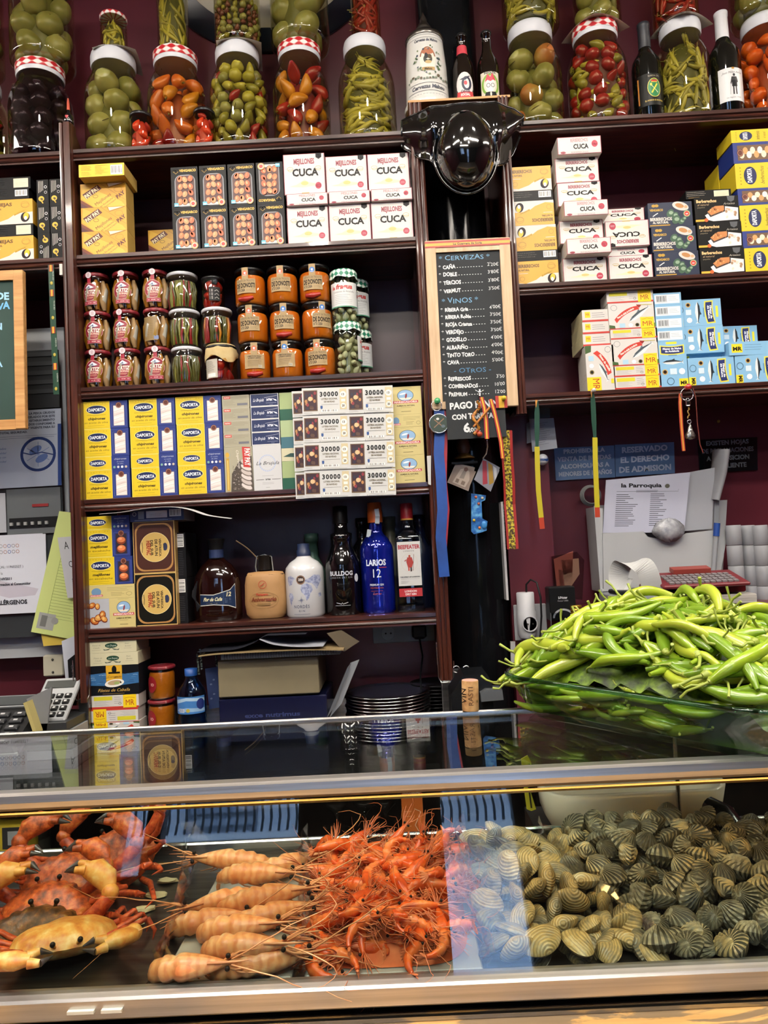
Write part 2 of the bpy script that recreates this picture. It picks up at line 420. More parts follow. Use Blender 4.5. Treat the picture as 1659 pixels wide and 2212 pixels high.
b = MB(); b.slab([(-.02, 1.14), (.235, 1.14), (.235, 2.6), (.09, 2.635), (-.0, 2.69), (-.02, 2.69)], .016, WOODV, T=Matrix.Translation((-.83+.016, 0, 0)) @ Matrix.Rotation(R(90), 4, 'Z')); 
b.build('side_panel', t)
b = MB(); b.box((.119, YB/2+.01, 1.9), (.018, YB-.03, 1.5), WOODV); b.build('side_panel', t)
for x in (-.826, .119):
    b = MB(); b.box((x, -.002, 1.075), (.026, .026, .15), STEELD, bev=.003); b.build('steel_leg', t)
    b = MB(); xx = x-.004 if x < 0 else x
    b.tube([(xx-.021, -.013, 1.25), (xx-.02, -.014, 1.16), (xx-.014, -.014, 1.146), (xx+.014, -.014, 1.146), (xx+.02, -.014, 1.16), (xx+.021, -.013, 1.20)], .0016, CHROME, 6); b.build('wire_clip', t)
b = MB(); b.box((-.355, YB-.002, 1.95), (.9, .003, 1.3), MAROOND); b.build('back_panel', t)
t = tag(empty('wall_shelving', (0, 0, 0)), 'narrow strip of mahogany shelving above the green chalkboard, at picture left', 'shelving')
for z in (ZA-.002, ZBs-.003):
    b = MB(); board(b, -1.6, -.85, z); b.build('shelf', t)
b = MB(); b.box((-.852, -.004, 2.29), (.008, .012, .03), '#c9c3bb'); b.build('hinge', t)
t = tag(empty('wall_shelving', (0, 0, 0)), 'mahogany shelving beyond the chalked drinks menu, with three shelves of tins', 'shelving')
for z in (ZF, ZG, ZH):
    b = MB(); board(b, .369, 1.75, z); b.build('shelf', t)
b = post(.340, .370, 1.835, 2.697); b.build('upright', t)
b = MB(); b.box((.352, YB/2+.01, 2.25), (.016, YB-.03, .8), WOODV); b.build('side_panel', t)
# short bridge board between the two shelvings
b = MB(); b.box((.238, .095, 2.697), (.275, .21, .006), PINE2)
tag(b.build('bridge_shelf'), 'short wooden shelf on top of the posts under the stein and beer bottles', 'shelf')
# round black pillar
b = MB(); PILX, PILY, PILR = .232, .17, .086
b.lathe([(PILR, .0), (PILR, 1.5), (PILR, 2.4), (PILR, ZC)], noisy('pillar_black', [(.3, '#07080a'), (.7, '#101215')], 9, rough=.13, bmp=.2), 48, T=Matrix.Translation((PILX, PILY, 0)))
o = b.build('pillar'); tag(o, kind='structure')
# maroon pier faces beside the pillar
wallbox('wall_pier', .318, .445, .12, YB+.02, 0, 1.86, MAROON)
MATS['pillar_black'].node_tree.nodes['Principled BSDF'].inputs['Specular IOR Level'].default_value = .18
# round painted sign high on the wall
c = at(575, -140, YB-.01); t = MB()
t.lathe([(.02, 0), (.375, 0), (.375, .012), (.02, .012)], paint('#101823', .3), 64, T=Matrix.Translation((c.x, YB-.001, c.z)) @ Matrix.Rotation(R(90), 4, 'X'))
t.lathe([(.02, .012), (.30, .012), (.30, .0135), (.02, .0135)], paint('#b8b19c', .5), 64, T=Matrix.Translation((c.x, YB-.001, c.z)) @ Matrix.Rotation(R(90), 4, 'X'))
tag(t.build('round_sign'), 'large round cream and black wall sign half hidden behind the upper jars', 'sign')
# ---------------------------------------------------------------- cartons of tinned seafood
KIND = {}
CARD = noisy('side_card', [(.3, '#b99547'), (.7, '#d8b765')], 8, rough=.6)
def carton(kind, w, h, d, base, art, side=None, top=None, sart=None):
    """cardboard carton, origin at the middle of its bottom edge, printed front towards -y"""
    b = MB(); b.box((0, d/2, h/2), (w, d, h), base if not side else side, bev=.0011)
    f = Face(b, (-w/2, 0, 0), (w, 0, 0), (0, 0, h), w*1000, h*1000)
    if side: f.rect(.4, .4, f.w-.4, f.h-.4, base)
    art(f, f.w, f.h)
    if top:
        t = Face(b, (-w/2, 0, h), (w, 0, 0), (0, d, 0), w*1000, d*1000); t.rect(.5, .5, t.w-.5, t.h-.5, top)
    for sg in (-1, 1):
        s = Face(b, (sg*w/2, 0 if sg > 0 else d, 0), (0, sg*d, 0), (0, 0, h), d*1000, h*1000)
        if sart: sart(s, s.w, s.h)
    KIND[kind] = (b.build(kind, mesh_only=True), w, h, d)
def put(kind, x, y, z, name, label, cat='box', group=None, rz=0, ry=0, sc=(1, 1, 1)):
    me, w, h, d = KIND[kind]
    o = link(name, me, None, (x, y, z)); o.rotation_euler = (0, ry, rz); o.scale = sc
    if ry > 3: o.location.z = z+h*sc[2]
    return tag(o, label, cat, group)
def stack(px, py, z, y, items, name, cat='box', group=None, x=None):
    """pile up (kind, label, dx, dy, rz, flip, height scale) from z; px,py = the pile's base in the photograph"""
    x0 = at(px, py, y).x if x is None else x; out = []
    for it in items:
        kind, label = it[0], it[1]; dx, dy, rz, fl, hs = (list(it[2:])+[0]*5)[:5]; hs = hs or 1
        out.append(put(kind, x0+dx, y+dy, z, name, label, cat, group, rz, math.pi if fl else 0, (1, 1, hs)))
        z += KIND[kind][2]*hs+.0004
    return z, out
def mussels(f, x0, y0, x1, y1, seed, n=11, c=('#d87440', '#e08a54', '#c45c2c')):
    rd = random.Random(seed); W, H = x1-x0, y1-y0
    for i in range(n):
        cx = x0+W*(.2+.3*(i % 3)+rd.uniform(-.04, .04)); cy = y0+H*(.12+.78*(i//3)/max(1, (n-1)//3)+rd.uniform(-.03, .03)); r = rd.uniform(-.5, .9)
        f.ell(cx, cy, H*.125, W*.175, '#4a1810', 14, rot=1.4+r); f.ell(cx, cy+.3, H*.112, W*.145, c[i % 3], 14, rot=1.4+r)
        f.ell(cx-W*.03, cy+H*.03, H*.06, W*.05, '#eda06c', 10, up=(i % 2 == 0), rot=1.4+r)
def a_vengarco(f, W, H):
    f.rect(0, 0, W, H, '#0b0c0e'); f.text('VENGARCO', W*.63, H*.885, H*.055, '#dcae3c', b=1, fit=W*.62)
    for s in (-1, 1): f.ring(W*.19+s*W*.055, H*.905, W*.07, H*.04, 1.3, '#b8912e', 14, up=False, a0=0 if s > 0 else 0, a1=300)
    f.line([(W*.09, H*.9), (W*.19, H*.84), (W*.29, H*.9)], 1.2, '#b8912e')
    def rr(x0, y0, x1, y1, r, c):
        P = []
        for cx, cy, a in ((x1-r, y0+r*.5, -90), (x1-r, y1-r, 0), (x0+r, y1-r, 90), (x0+r, y0+r*.5, 180)):
            for k in range(5): P.append((cx+r*math.cos(R(a+22.5*k)), cy+(r if a in (0, 90) else r*.5)*math.sin(R(a+22.5*k))))
        f.poly(P, c)
    rr(W*.13, H*.045, W*.9, H*.81, W*.24, '#84868a'); rr(W*.165, H*.06, W*.865, H*.79, W*.2, '#4c2018'); rr(W*.2, H*.06, W*.83, H*.12, W*.05, '#c9c6c2')
    mussels(f, W*.2, H*.1, W*.83, H*.77, 4, 12)
    f.rect(W*.1, H*.045, W*.26, H*.13, '#58b8d8'); f.rect(W*.12, H*.06, W*.24, H*.095, '#d9f0f6'); f.ell(W*.8, H*.1, W*.13, W*.13, '#c8a05a'); f.ell(W*.8, H*.1, W*.095, W*.095, '#d9d3c6'); f.ell(W*.8, H*.1, W*.07, W*.07, '#d23a2a')
def a_cuca(word):
    def a(f, W, H):
        f.rect(0, 0, W, H, '#8e2036'); f.rect(1.6, 1.2, W-1.6, H-1.2, '#d2cec9')
        thin = H < 55
        f.line([(6, 6), (5, H-8), (12, H-5), (W-12, H-5), (W-5, H-8), (W-6, 6)], .5, '#b9b1ab')
        if thin and H < 45:
            f.text(word, W*.5, H*.7, H*.2, '#a02b45', sx=.5, fit=W*.4); f.text('CUCA', W*.53, H*.3, H*.26, '#161316', b=1, fit=W*.34); f.ell(W*.85, H*.55, H*.2, H*.2, '#b02742'); f.lines(W*.8, W*.9, H*.45, H*.6, 2, .7, '#e9b8c0')
            f.rect(1.6, 1.2, W-1.6, H*.17, '#cbc3bf'); f.text(word, W*.5, H*.04, H*.1, '#8d7f80', fit=W*.4); f.ell(W*.12, H*.1, W*.06, H*.07, '#8e2036')
        else:
            f.text(word, W*.5, H*.75, H*.125, '#8c1c36', b=1, sx=.5, fit=W*.5); f.rule(W*.28, W*.74, H*.69, .5, '#c9c0bb')
            f.text('CUCA', W*.52, H*.455, H*.17, '#14110f', b=1, fit=W*.62); f.rule(W*.3, W*.74, H*.4, .5, '#b0a8a2')
            for s in (.16, .84): f.ring(W*s, H*.64, W*.075, H*.05, 1, '#b59a4e', 14); f.ring(W*s+1, H*.6, W*.06, H*.035, .8, '#b59a4e', 12, up=False)
            f.poly([(W*.12, H*.2), (W*.3, H*.24), (W*.4, H*.3), (W*.5, H*.36), (W*.6, H*.29), (W*.74, H*.26), (W*.8, H*.21), (W*.45, H*.17)], '#e3d6ae'); f.ell(W*.5, H*.27, W*.09, H*.05, '#cdb873')
            f.poly([(W*.79, H), (W*.93, H), (W*.93, H*.9), (W*.86, H*.85), (W*.79, H*.9)], '#1b1a1d'); f.lines(W*.82, W*.9, H*.9, H*.97, 2, .8, '#cfcac4', 0)
            f.ell(W*.83, H*.2, W*.075, W*.075, '#a92240'); f.lines(W*.78, W*.88, H*.16, H*.23, 2, .8, '#eab9c1', .1); f.rect(W*.42, 0, W*.6, H*.04, '#b59a4e')
    return a
def a_paypay(f, W, H):
    f.rect(0, 0, W, H, '#d9a12d'); f.poly([(0, H*.35), (W*.28, 0), (0, 0)], '#7b3a1e'); f.poly([(0, H*.22), (W*.17, 0), (0, 0)], '#5a2a2a')
    f.poly([(W*.05, H*.98), (W*.9, H*.2), (W*.98, 0), (W*.3, 0), (W*.02, H*.4)], '#e7b73f')
    f.poly([(W*.04, H*.56), (W*.38, H*.95), (W*.47, H*.77), (W*.13, H*.36)], '#5b1c12'); f.text('PAY PAY', W*.275, H*.565, H*.17, '#f4e2b4', b=1, rot=.62, fit=W*.36)
    f.ring(W*.33, H*.46, W*.06, H*.07, 1, '#6a2413', 14)
    f.text('Mejillones', W*.51, H*.27, H*.13, '#6a2413', rot=.6, sx=.9, fit=W*.42); f.text('en Escabeche', W*.58, H*.16, H*.07, '#6a2413', rot=.6, fit=W*.34); f.text('Picantes de Campeche', W*.66, H*.12, H*.06, '#6a2413', rot=.6, fit=W*.3)
    f.line([(W*.58, H*.99), (W*.62, H*.8), (W*.97, H*.98)], 1, '#5b1c12'); f.poly([(W*.6, H*.98), (W*.63, H*.84), (W*.92, H*.98)], '#f1e2bd')
    f.text('PAY', W*.9, H*.42, H*.15, '#5b1c12', b=1, rot=.62); f.ring(W*.83, H*.72, W*.09, H*.12, .7, '#a06a20', 14)
    f.line([(W*.45, H*.98), (W*.99, H*.25)], .8, '#a4741f')
def a_paybar(f, W, H):
    f.rect(0, 0, W, H, '#f4c52e'); f.lines(W*.05, W*.28, H*.5, H*.9, 4, 1, '#a06a1e'); f.lines(W*.05, W*.28, H*.1, H*.4, 3, .8, '#a06a1e'); f.lines(W*.36, W*.68, H*.15, H*.92, 8, .8, '#b07a22', .6); f.bars(W*.7, H*.1, W*.96, H*.86)
def a_almeja(word, sub='AL NATURAL'):
    def a(f, W, H):
        f.rect(0, 0, W, H, '#dca535'); f.poly([(0, 0), (0, H*.12), (W*.2, H*.08), (W*.45, H*.22), (W*.62, H*.42), (W*.8, H*.45), (W, H*.47), (W, 0)], '#d3d0c8')
        f.text(word, W*.04, H*.74, H*.125, '#5e4311', 'l', b=1, fit=W*.5); f.text(sub, W*.04, H*.6, H*.075, '#5e4311', 'l', b=1, fit=W*.26); f.rule(W*.04, W*.26, H*.5, 1.2, '#d3d0c8')
        f.ring(W*.83, H*.78, W*.09, H*.13, .8, '#9c7723', 16); f.ring(W*.84, H*.74, W*.1, H*.1, .8, '#9c7723', 16, up=False); f.ring(W*.12, H*.28, W*.06, H*.1, .8, '#9c7723', 14, up=False)
        f.ell(W*.83, H*.26, W*.1, H*.2, '#23191f', rot=-.3); f.ell(W*.85, H*.3, W*.06, H*.15, '#e8bd2b', rot=-.2); f.ell(W*.84, H*.22, W*.035, H*.08, '#f0ece4'); f.line([(W*.58, H*.36), (W*.86, H*.58)], 5, '#caa12d'); f.text('de MARINO', W*.71, H*.43, 3, '#3a2a12', rot=.35, fit=W*.25)
    return a
def a_blackthin(f, W, H):
    f.rect(0, 0, W, H, '#0c0d0f'); f.lines(W*.02, W*.46, H*.3, H*.9, 3, .9, '#c8bfae', .25); f.lines(W*.05, W*.4, H*.05, H*.25, 2, .6, '#b98f3a', .3); f.rect(W*.62, H*.12, W*.95, H*.88, '#dcd5b8'); f.lines(W*.65, W*.92, H*.2, H*.8, 5, .4, '#8a846c', .3)
def a_blackbar(f, W, H):
    f.rect(0, 0, W, H, '#0c0d0f'); f.lines(W*.02, W*.5, H*.3, H*.9, 3, .9, '#c8bfae', .25); f.bars(W*.66, H*.3, W*.96, H*.92)
def a_blackend(f, W, H):
    f.rect(0, 0, W, H, '#0c0d0f')
    for i in range(4): f.rect(W*(.15+.12*i), H*(.5+.03*i), W*(.19+.12*i), H*.95, '#cfcac0', up=(i == 0))
    f.ring(W*.75, H*.72, W*.12, H*.055, 1.4, '#dddddd'); f.ring(W*.75, H*.52, W*.12, H*.055, 1.2, '#bbbbbb', up=False)
    f.ell(W*.38, H*.28, W*.24, H*.1, '#e2b437'); f.ell(W*.4, H*.26, W*.12, H*.05, '#4a3a24'); f.line([(W*.3, H*.25), (W*.52, H*.1)], 3, '#d9ab35')
def squid(f, x0, y0, x1, y1):
    W, H = x1-x0, y1-y0; f.rect(x0, y0, x1, y1, '#c9beb6'); f.rect(x0+W*.04, y0+H*.02, x1-W*.04, y1-H*.02, '#e9e0da')
    for i in range(4):
        y = y0+H*(.08+.2*i); f.poly([(x0+W*.05, y), (x0+W*.95, y+H*.12), (x0+W*.9, y+H*.2), (x0+W*.05, y+H*.13)], ('#dccfc8', '#f2ebe6')[i % 2]); f.line([(x0+W*.03, y), (x0+W*.6, y+H*.1), (x0+W*.97, y+H*.13)], .5, '#9c8377')
def a_dap(word2, word3, photo, thin=False, vert=False):
    def a(f, W, H):
        f.rect(0, 0, W, H, '#26377d'); S = W*.61
        if vert: S = W
        f.rect(0, 0, S, H, '#dfc222'); f.line([(.5, .5), (.5, H-.5), (S-.5, H-.5), (S-.5, .5), (.5, .5)], .8, '#f8eb8a')
        if thin:
            f.ell(S*.5, H*.52, S*.31, H*.27, '#142251'); f.ring(S*.5, H*.52, S*.31, H*.27, .6, '#e8e4c8'); f.text('DAPORTA', S*.5, H*.41, H*.2, '#dfe6ee', b=1, fit=S*.5); f.rule(S*.2, S*.8, H*.18, .6, '#b59b1e')
            if not vert:
                f.text(word2, W*.8, H*.72, H*.13, '#c3c9dd', shear=.2, fit=W*.27); f.text('en aceite', W*.8, H*.53, H*.1, '#a9b1cc', shear=.2); f.text('de oliva', W*.8, H*.37, H*.1, '#a9b1cc', shear=.2)
                for i, c in enumerate(('#7fb09a', '#dcdcdc', '#f5f5f5', '#c9b9a2')): f.ell(W*(.67+.085*i), H*.17, W*.026, H*.09, c)
        else:
            for i in range(8): f.text('SERIE ORO'[i], S*(.15+.1*i), H*.9, H*.04, '#9b8113')
            f.ell(S*.52, H*.7, S*.37, H*.165, '#efe6a0'); f.ell(S*.52, H*.7, S*.35, H*.15, '#142251'); f.text('DAPORTA', S*.52, H*.645, H*.105, '#dfe6ee', b=1, fit=S*.58)
            f.rule(S*.18, S*.85, H*.505, .7, '#5a4d12'); f.rule(S*.4, S*.6, H*.47, .4, '#8f7c1a')
            f.text(word2, S*.52, H*.335, H*.085, '#4c3f10', shear=.25, b=1, fit=S*.62); f.text(word3, S*.5, H*.2, H*.07, '#6a5a14', shear=.25, fit=S*.85); f.rule(S*.2, S*.8, H*.12, .8, '#a89425'); f.rule(S*.1, S*.9, H*.05, .5, '#a89425')
            if not vert:
                x0, x1 = W*.69, W*.93
                f.line([(W*.65, H*.07), (W*.65, H*.86), (W*.97, H*.86), (W*.97, H*.07), (W*.65, H*.07)], .5, '#7f8bc0')
                if photo == 's': squid(f, x0, H*.09, x1, H*.82)
                elif photo == 'm':
                    f.rect(x0, H*.09, x1, H*.82, '#2c2430')
                    for i in range(2): f.ell(W*.81, H*(.27+.3*i), W*.1, H*.14, '#8f3f1e'); f.ell(W*.81, H*(.3+.3*i), W*.085, H*.1, '#dd7f4d'); f.ell(W*.79, H*(.33+.3*i), W*.04, H*.04, '#f0ab7d')
                f.ell(W*.81, H*.83, W*.065, W*.065, '#5d2c1e'); f.ring(W*.81, H*.83, W*.055, W*.055, 1, '#b98a72')
    return a
def a_cockle_blue(f, W, H):
    f.rect(0, 0, W, H, '#26377d'); f.rect(W*.1, H*.14, W*.95, H*.86, '#6d5138')
    for i in range(9): f.ell(W*(.2+.085*i), H*(.4+.2*(i % 2)), W*.06, H*.17, ('#e9d9bf', '#c99b62', '#f0e8da')[i % 3])
    f.ell(W*.16, H*.5, W*.075, W*.075, '#5d2c1e'); f.ring(W*.16, H*.5, W*.06, W*.06, 1, '#b98a72')
def a_cockle_yel(f, W, H):
    f.rect(0, 0, W, H, '#dfc222'); f.ell(W*.34, H*.5, W*.15, H*.36, '#142251'); f.text('DAPORTA', W*.375, H*.5, W*.1, '#e2e7ee', b=1, rot=R(90), fit=H*.56)
    for i in range(6): f.rect(W*.1, H*(.15+.13*i), W*.13, H*(.2+.13*i), '#a58c18', up=(i == 0))
    f.text('berberechos', W*.66, H*.5, W*.09, '#4c3f10', rot=R(90), shear=.25, fit=H*.7); f.text('al natural', W*.8, H*.5, W*.06, '#6a5a14', rot=R(90), shear=.25, fit=H*.5)
def a_paygrey(f, W, H):
    f.rect(0, 0, W, H, '#a49f88'); f.line([(1, 2), (1, H-2), (3, H-.8), (W-3, H-.8), (W-1, H-3), (W-1, 3), (W-3, 1), (3, 1)], .6, '#cfcbb8'); f.rect(W*.05, H*.72, W*.3, H*.93, '#cf4a3c'); f.text('PAYPAY', W*.175, H*.77, H*.1, '#f4ded4', b=1, fit=W*.2)
    f.lines(W*.34, W*.92, H*.6, H*.9, 3, .5, '#7c7866'); f.lines(W*.06, W*.5, H*.2, H*.6, 4, .5, '#7c7866'); f.rect(W*.55, H*.18, W*.93, H*.36, '#6f7078')
def a_paychip(f, W, H):
    f.rect(0, 0, W, H, '#a9a48c'); f.rect(W*.06, H*.03, W*.17, H*.75, '#c39a33'); f.ell(W*.11, H*.82, W*.07, H*.06, '#d0a53a'); f.rect(W*.1, H*.05, W*.13, H*.7, '#e4cb79')
    f.poly([(W*.2, 0), (W*.25, H*.4), (W*.5, H*.66), (W*.97, H*.78), (W, 0)], '#4c4339'); rd = random.Random(3)
    for i in range(46): x = W*rd.uniform(.27, .62); y = H*rd.uniform(.03, .6); a = rd.uniform(0, 3); l = rd.uniform(2, 5); f.line([(x, y), (x+l*math.cos(a), y+l*math.sin(a)), (x+l*1.3*math.cos(a+.6), y+l*1.3*math.sin(a+.6))], .7, ('#d9cfc0', '#a08f80', '#2d2420')[i % 3])
    for i in range(6): f.ell(W*.76, H*(.1+.105*i), W*.22, H*.07, '#75695f', rot=-.5); f.ell(W*.76, H*(.11+.105*i), W*.2, H*.055, ('#d9d0ca', '#c7bcb4')[i % 2], rot=-.5)
    f.poly([(W*.64, H*.99), (W*.93, H*.97), (W*.9, H*.52), (W*.67, H*.54)], '#c33a32'); f.text('PAY PAY', W*.73, H*.76, H*.11, '#f6e9e4', b=1, rot=R(-90), fit=H*.38)
    f.text('Chipirones', W*.46, H*.72, H*.05, '#e8e4d8', rot=R(-84), shear=.3, fit=H*.42)
def a_bruj(f, W, H):
    f.rect(0, 0, W, H, '#e6e4e0'); f.rect(W*.02, H*.06, W*.98, H*.97, '#1c2a55'); f.text('La Brujula', W*.28, H*.4, H*.24, '#e9ecf4', shear=.35, fit=W*.38); f.text('Nº84', W*.68, H*.42, H*.18, '#e9ecf4', b=1, fit=W*.2); f.line([(W*.5, H*.68), (W*.75, H*.75), (W*.96, H*.82)], .5, '#e9ecf4'); f.poly([(W*.78, H*.6), (W*.92, H*.5), (W*.95, H*.38), (W*.88, H*.42)], '#e9ecf4'); f.rule(W*.55, W*.92, H*.26, .6, '#aeb6cf'); f.rule(W*.68, W*.8, H*.14, .5, '#aeb6cf')
def a_brujw(f, W, H):
    f.rect(0, 0, W, H, '#cccdcd'); f.ring(W*.5, H*.6, W*.3, W*.3, 2.4, '#b7c3da'); f.ring(W*.5, H*.6, W*.2, W*.2, .8, '#cfd6e2', up=False)
    for i in range(24): a = R(15*i); f.line([(W*.5+W*.24*math.cos(a), H*.6+W*.24*math.sin(a)), (W*.5+W*.3*math.cos(a), H*.6+W*.3*math.sin(a))], .8, '#9fb0cf')
    f.text('La Brujula', W*.5, H*.565, H*.075, '#2b2d36', shear=.4, fit=W*.82); f.rule(W*.08, W*.36, H*.235, 1.2, '#3a3b30'); f.rule(W*.64, W*.95, H*.24, 1.2, '#3a3b30'); f.text('Nº84', W*.5, H*.22, H*.035, '#3a3b30', b=1)
    for y in (.32, .17, .14): f.rule(W*.3, W*.7, H*y, .5, '#77777a')
    f.rule(W*.42, W*.56, H*.06, .8, '#77777a')
def a_green(c1, c2):
    def a(f, W, H): f.rect(0, 0, W, H, c2); f.rect(0, H*.4, W, H, c1)
    return a
def a_cuna(f, W, H):
    f.rect(0, 0, W, H, '#cdc8a6'); f.ell(W*.48, H*.56, W*.13, H*.2, '#123c2b'); f.text('Los Duques', W*.48, H*.49, H*.14, '#d8e4d4', shear=.3, fit=W*.2)
    for s in (-1, 1): f.poly([(W*.48, H*.36), (W*(.48+s*.12), H*.24), (W*(.48+s*.17), H*.3), (W*(.48+s*.15), H*.18), (W*(.48+s*.06), H*.2)], '#4c5a4e')
    f.text('Filetes de', W*.17, H*.55, H*.12, '#8f8d78', shear=.3); f.text('Caballa', W*.17, H*.35, H*.12, '#8f8d78', shear=.3); f.text('Atun', W*.8, H*.62, H*.12, '#8f8d78', shear=.3); f.text('Bonito', W*.82, H*.42, H*.12, '#8f8d78', shear=.3); f.rule(W*.08, W*.26, H*.22, .6, '#8f8d78'); f.rule(W*.74, W*.9, H*.3, .6, '#8f8d78')
def a_smallgreen(f, W, H):
    f.rect(0, 0, W, H, '#cdc8a6'); f.poly([(W*.05, H*.35), (W*.3, H*.6), (W*.8, H*.55), (W, H*.3), (W*.6, H*.25)], '#26483f')
def a_marisc(f, W, H, x0=0, photo=False):
    S = W-x0
    f.rect(0, 0, W, H, '#cfc080'); cx = x0+S*.52
    f.ell(cx, H*.68, S*.25, H*.21, '#3a4a55'); f.ell(cx, H*.68, S*.235, H*.195, '#8fb4d6'); f.poly([(cx-S*.2, H*.6), (cx+S*.2, H*.6), (cx+S*.12, H*.53), (cx-S*.12, H*.53)], '#e8e0d0'); f.ell(cx-S*.08, H*.74, S*.1, H*.03, '#eef2f4', rot=.2); f.ell(cx+S*.02, H*.66, S*.03, H*.09, '#8c2f33', rot=-.2)
    f.rect(x0+S*.14, H*.4, x0+S*.9, H*.49, '#c33a4a'); f.text('MARISCADORA', cx, H*.415, H*.06, '#f3d9d2', b=1, fit=S*.7)
    f.text('ALMEJAS AL NATURAL', cx, H*.29, H*.045, '#5c532c', b=1, fit=S*.55); f.rule(cx-S*.16, cx+S*.16, H*.24, .6, '#7d7242'); f.rule(cx-S*.15, cx+S*.15, H*.1, 1, '#5c532c'); f.rule(cx-S*.2, cx+S*.2, H*.96, .5, '#8b7f47')
def a_mariscphoto(f, W, H):
    a_marisc(f, W, H, W*.44)
    f.rect(0, 0, W*.44, H, '#b4b7be')
    for k, (cx, cy, s) in enumerate(((.09, .78, .8), (.2, .74, .7), (.13, .25, 1), (.22, .35, 1), (.3, .45, .9), (.33, .3, .8))):
        f.ell(W*cx, H*cy, W*.1*s, H*.13*s, '#7c2f12', 9, rot=.6+k); f.ell(W*cx, H*cy+1, W*.085*s, H*.1*s, ('#c9762f', '#d99a4a')[k % 2], 8, rot=.6+k); f.ell(W*(cx-.01), H*cy+2, W*.04*s, H*.05*s, '#e7bd74', 8, rot=k)
def a_marisct(f, W, H):
    f.rect(0, 0, W, H, '#cfc080'); f.ell(W*.2, H*.5, W*.1, H*.3, '#6f93b5'); f.rect(W*.07, H*.15, W*.33, H*.3, '#c33a4a'); f.text('MARISCADORA', W*.2, H*.17, H*.1, '#f3d9d2', b=1, fit=W*.24); f.lines(W*.42, W*.95, H*.5, H*.85, 3, .6, '#7d7242'); f.lines(W*.5, W*.78, H*.15, H*.45, 3, .7, '#7d7242'); f.ring(W*.87, H*.3, W*.06, H*.14, .7, '#7d7242')
def a_herpac(bg):
    def a(f, W, H):
        f.rect(0, 0, W, H, '#c9a964'); f.rect(W*.015, H*.015, W*.985, H*.985, bg)
        def rr(q, c):
            P = []; r = W*.2; x0, x1, y0, y1 = W*q, W*(1-q), H*(q*.8), H*(1-q*.8)
            for cx, cy, a0 in ((x1-r, y0+r, -90), (x1-r, y1-r, 0), (x0+r, y1-r, 90), (x0+r, y0+r, 180)):
                for k in range(6): P.append((cx+r*math.cos(R(a0+18*k)), cy+r*math.sin(R(a0+18*k))))
            f.poly(P, c)
        rr(.05, '#b1834a'); rr(.085, bg); f.ell(W*.52, H*.5, W*.355, W*.355, '#ead9a0', 36); f.ell(W*.52, H*.5, W*.345, W*.345, '#cfae62', 36)
        q = R(-90)
        for i, (t, c, h) in enumerate((('VENTRESCA', '#3a2c18', .04), ('DE ATUN', '#3a2c18', .05), ('DEL SUR', '#3a2c18', .045), ('HERPAC', '#9b2d20', .075))): f.text(t, W*(.62-.1*i), H*.49, H*h, c, b=1, rot=q, fit=H*(.34-.02*i))
        f.ell(W*.77, H*.5, W*.05, H*.075, '#2c3350'); f.ell(W*.75, H*.54, W*.03, H*.03, '#2c3350'); f.ell(W*.76, H*.45, W*.035, H*.025, '#2c3350'); f.line([(W*.21, H*.4), (W*.23, H*.5), (W*.21, H*.6)], 1.4, '#2c2a22')
    return a
def a_slim(f, W, H):
    f.rect(0, 0, W, H, '#17171a'); f.bars(W*.2, H*.68, W*.85, H*.97, vert=False); f.lines(W*.3, W*.8, H*.05, H*.6, 14, .5, '#5b5b60', .2)
def a_herpactop(f, W, H):
    f.rect(0, 0, W, H, '#18245a'); f.rect(W*.3, H*.25, W*.69, H*.8, '#e3e3e6'); f.lines(W*.36, W*.62, H*.35, H*.6, 3, .6, '#6e6e75'); f.bars(W*.73, H*.3, W*.95, H*.85); f.ring(W*.08, H*.6, W*.035, H*.16, 1.2, '#cfd3e0'); f.rect(W*.15, H*.2, W*.26, H*.8, '#8f96a8'); f.lines(W*.08, W*.9, H*.03, H*.16, 2, .6, '#9fa6c0')
def a_mrthin(f, W, H):
    f.rect(0, 0, W, H, '#cfccc6'); f.rect(0, 0, W, H*.14, '#c0392f'); f.rect(W*.05, H*.62, W*.44, H*.92, '#d4cb2f'); f.lines(W*.06, W*.4, H*.2, H*.6, 5, .5, '#8f8f93'); f.lines(W*.48, W*.64, H*.3, H*.9, 4, .8, '#7a7a80'); f.ring(W*.6, H*.35, W*.03, H*.1, .8, '#555555')
    f.rect(W*.67, H*.02, W*.95, H, '#f1cf1f'); f.line([(W*.7, H*.72), (W*.8, H*.8), (W*.92, H*.72)], .9, '#b5541c'); f.text('MR', W*.81, H*.2, H*.42, '#a8321f', fit=W*.19)
def a_mrend(f, W, H):
    f.rect(0, 0, W, H, '#cfccc6'); f.rect(0, 0, W, H*.16, '#c0392f'); f.rect(W*.1, H*.35, W*.3, H*.85, '#f1cf1f'); f.text('MR', W*.2, H*.5, H*.22, '#a8321f', fit=W*.15); f.lines(W*.36, W*.95, H*.3, H*.8, 3, 1, '#6f6f76')
def fish(f, cx, cy, L, rot=0, c='#5a6670', c2='#dfe3e2'):
    C, S = math.cos(rot), math.sin(rot); T = lambda x, y: (cx+(x*C-y*S)*L, cy+(x*S+y*C)*L)
    f.poly([T(-.5, 0), T(-.3, .09), T(0, .12), T(.3, .05), T(.42, .02), T(.5, .11), T(.47, 0), T(.5, -.11), T(.42, -.02), T(.3, -.05), T(0, -.11), T(-.3, -.08)], c2)
    f.poly([T(-.5, 0), T(-.3, .09), T(0, .12), T(.3, .05), T(.42, .02), T(.5, .11), T(.44, 0), T(.1, .02), T(-.2, .01)], c); f.poly([T(-.05, .11), T(.1, .1), T(.08, .17)], c)
    f.line([T(-.3, .06), T(0, .075), T(.3, .03)], L*.02, '#1c2226'); f.ell(*T(-.4, .015), L*.02, L*.02, '#111111', 8)
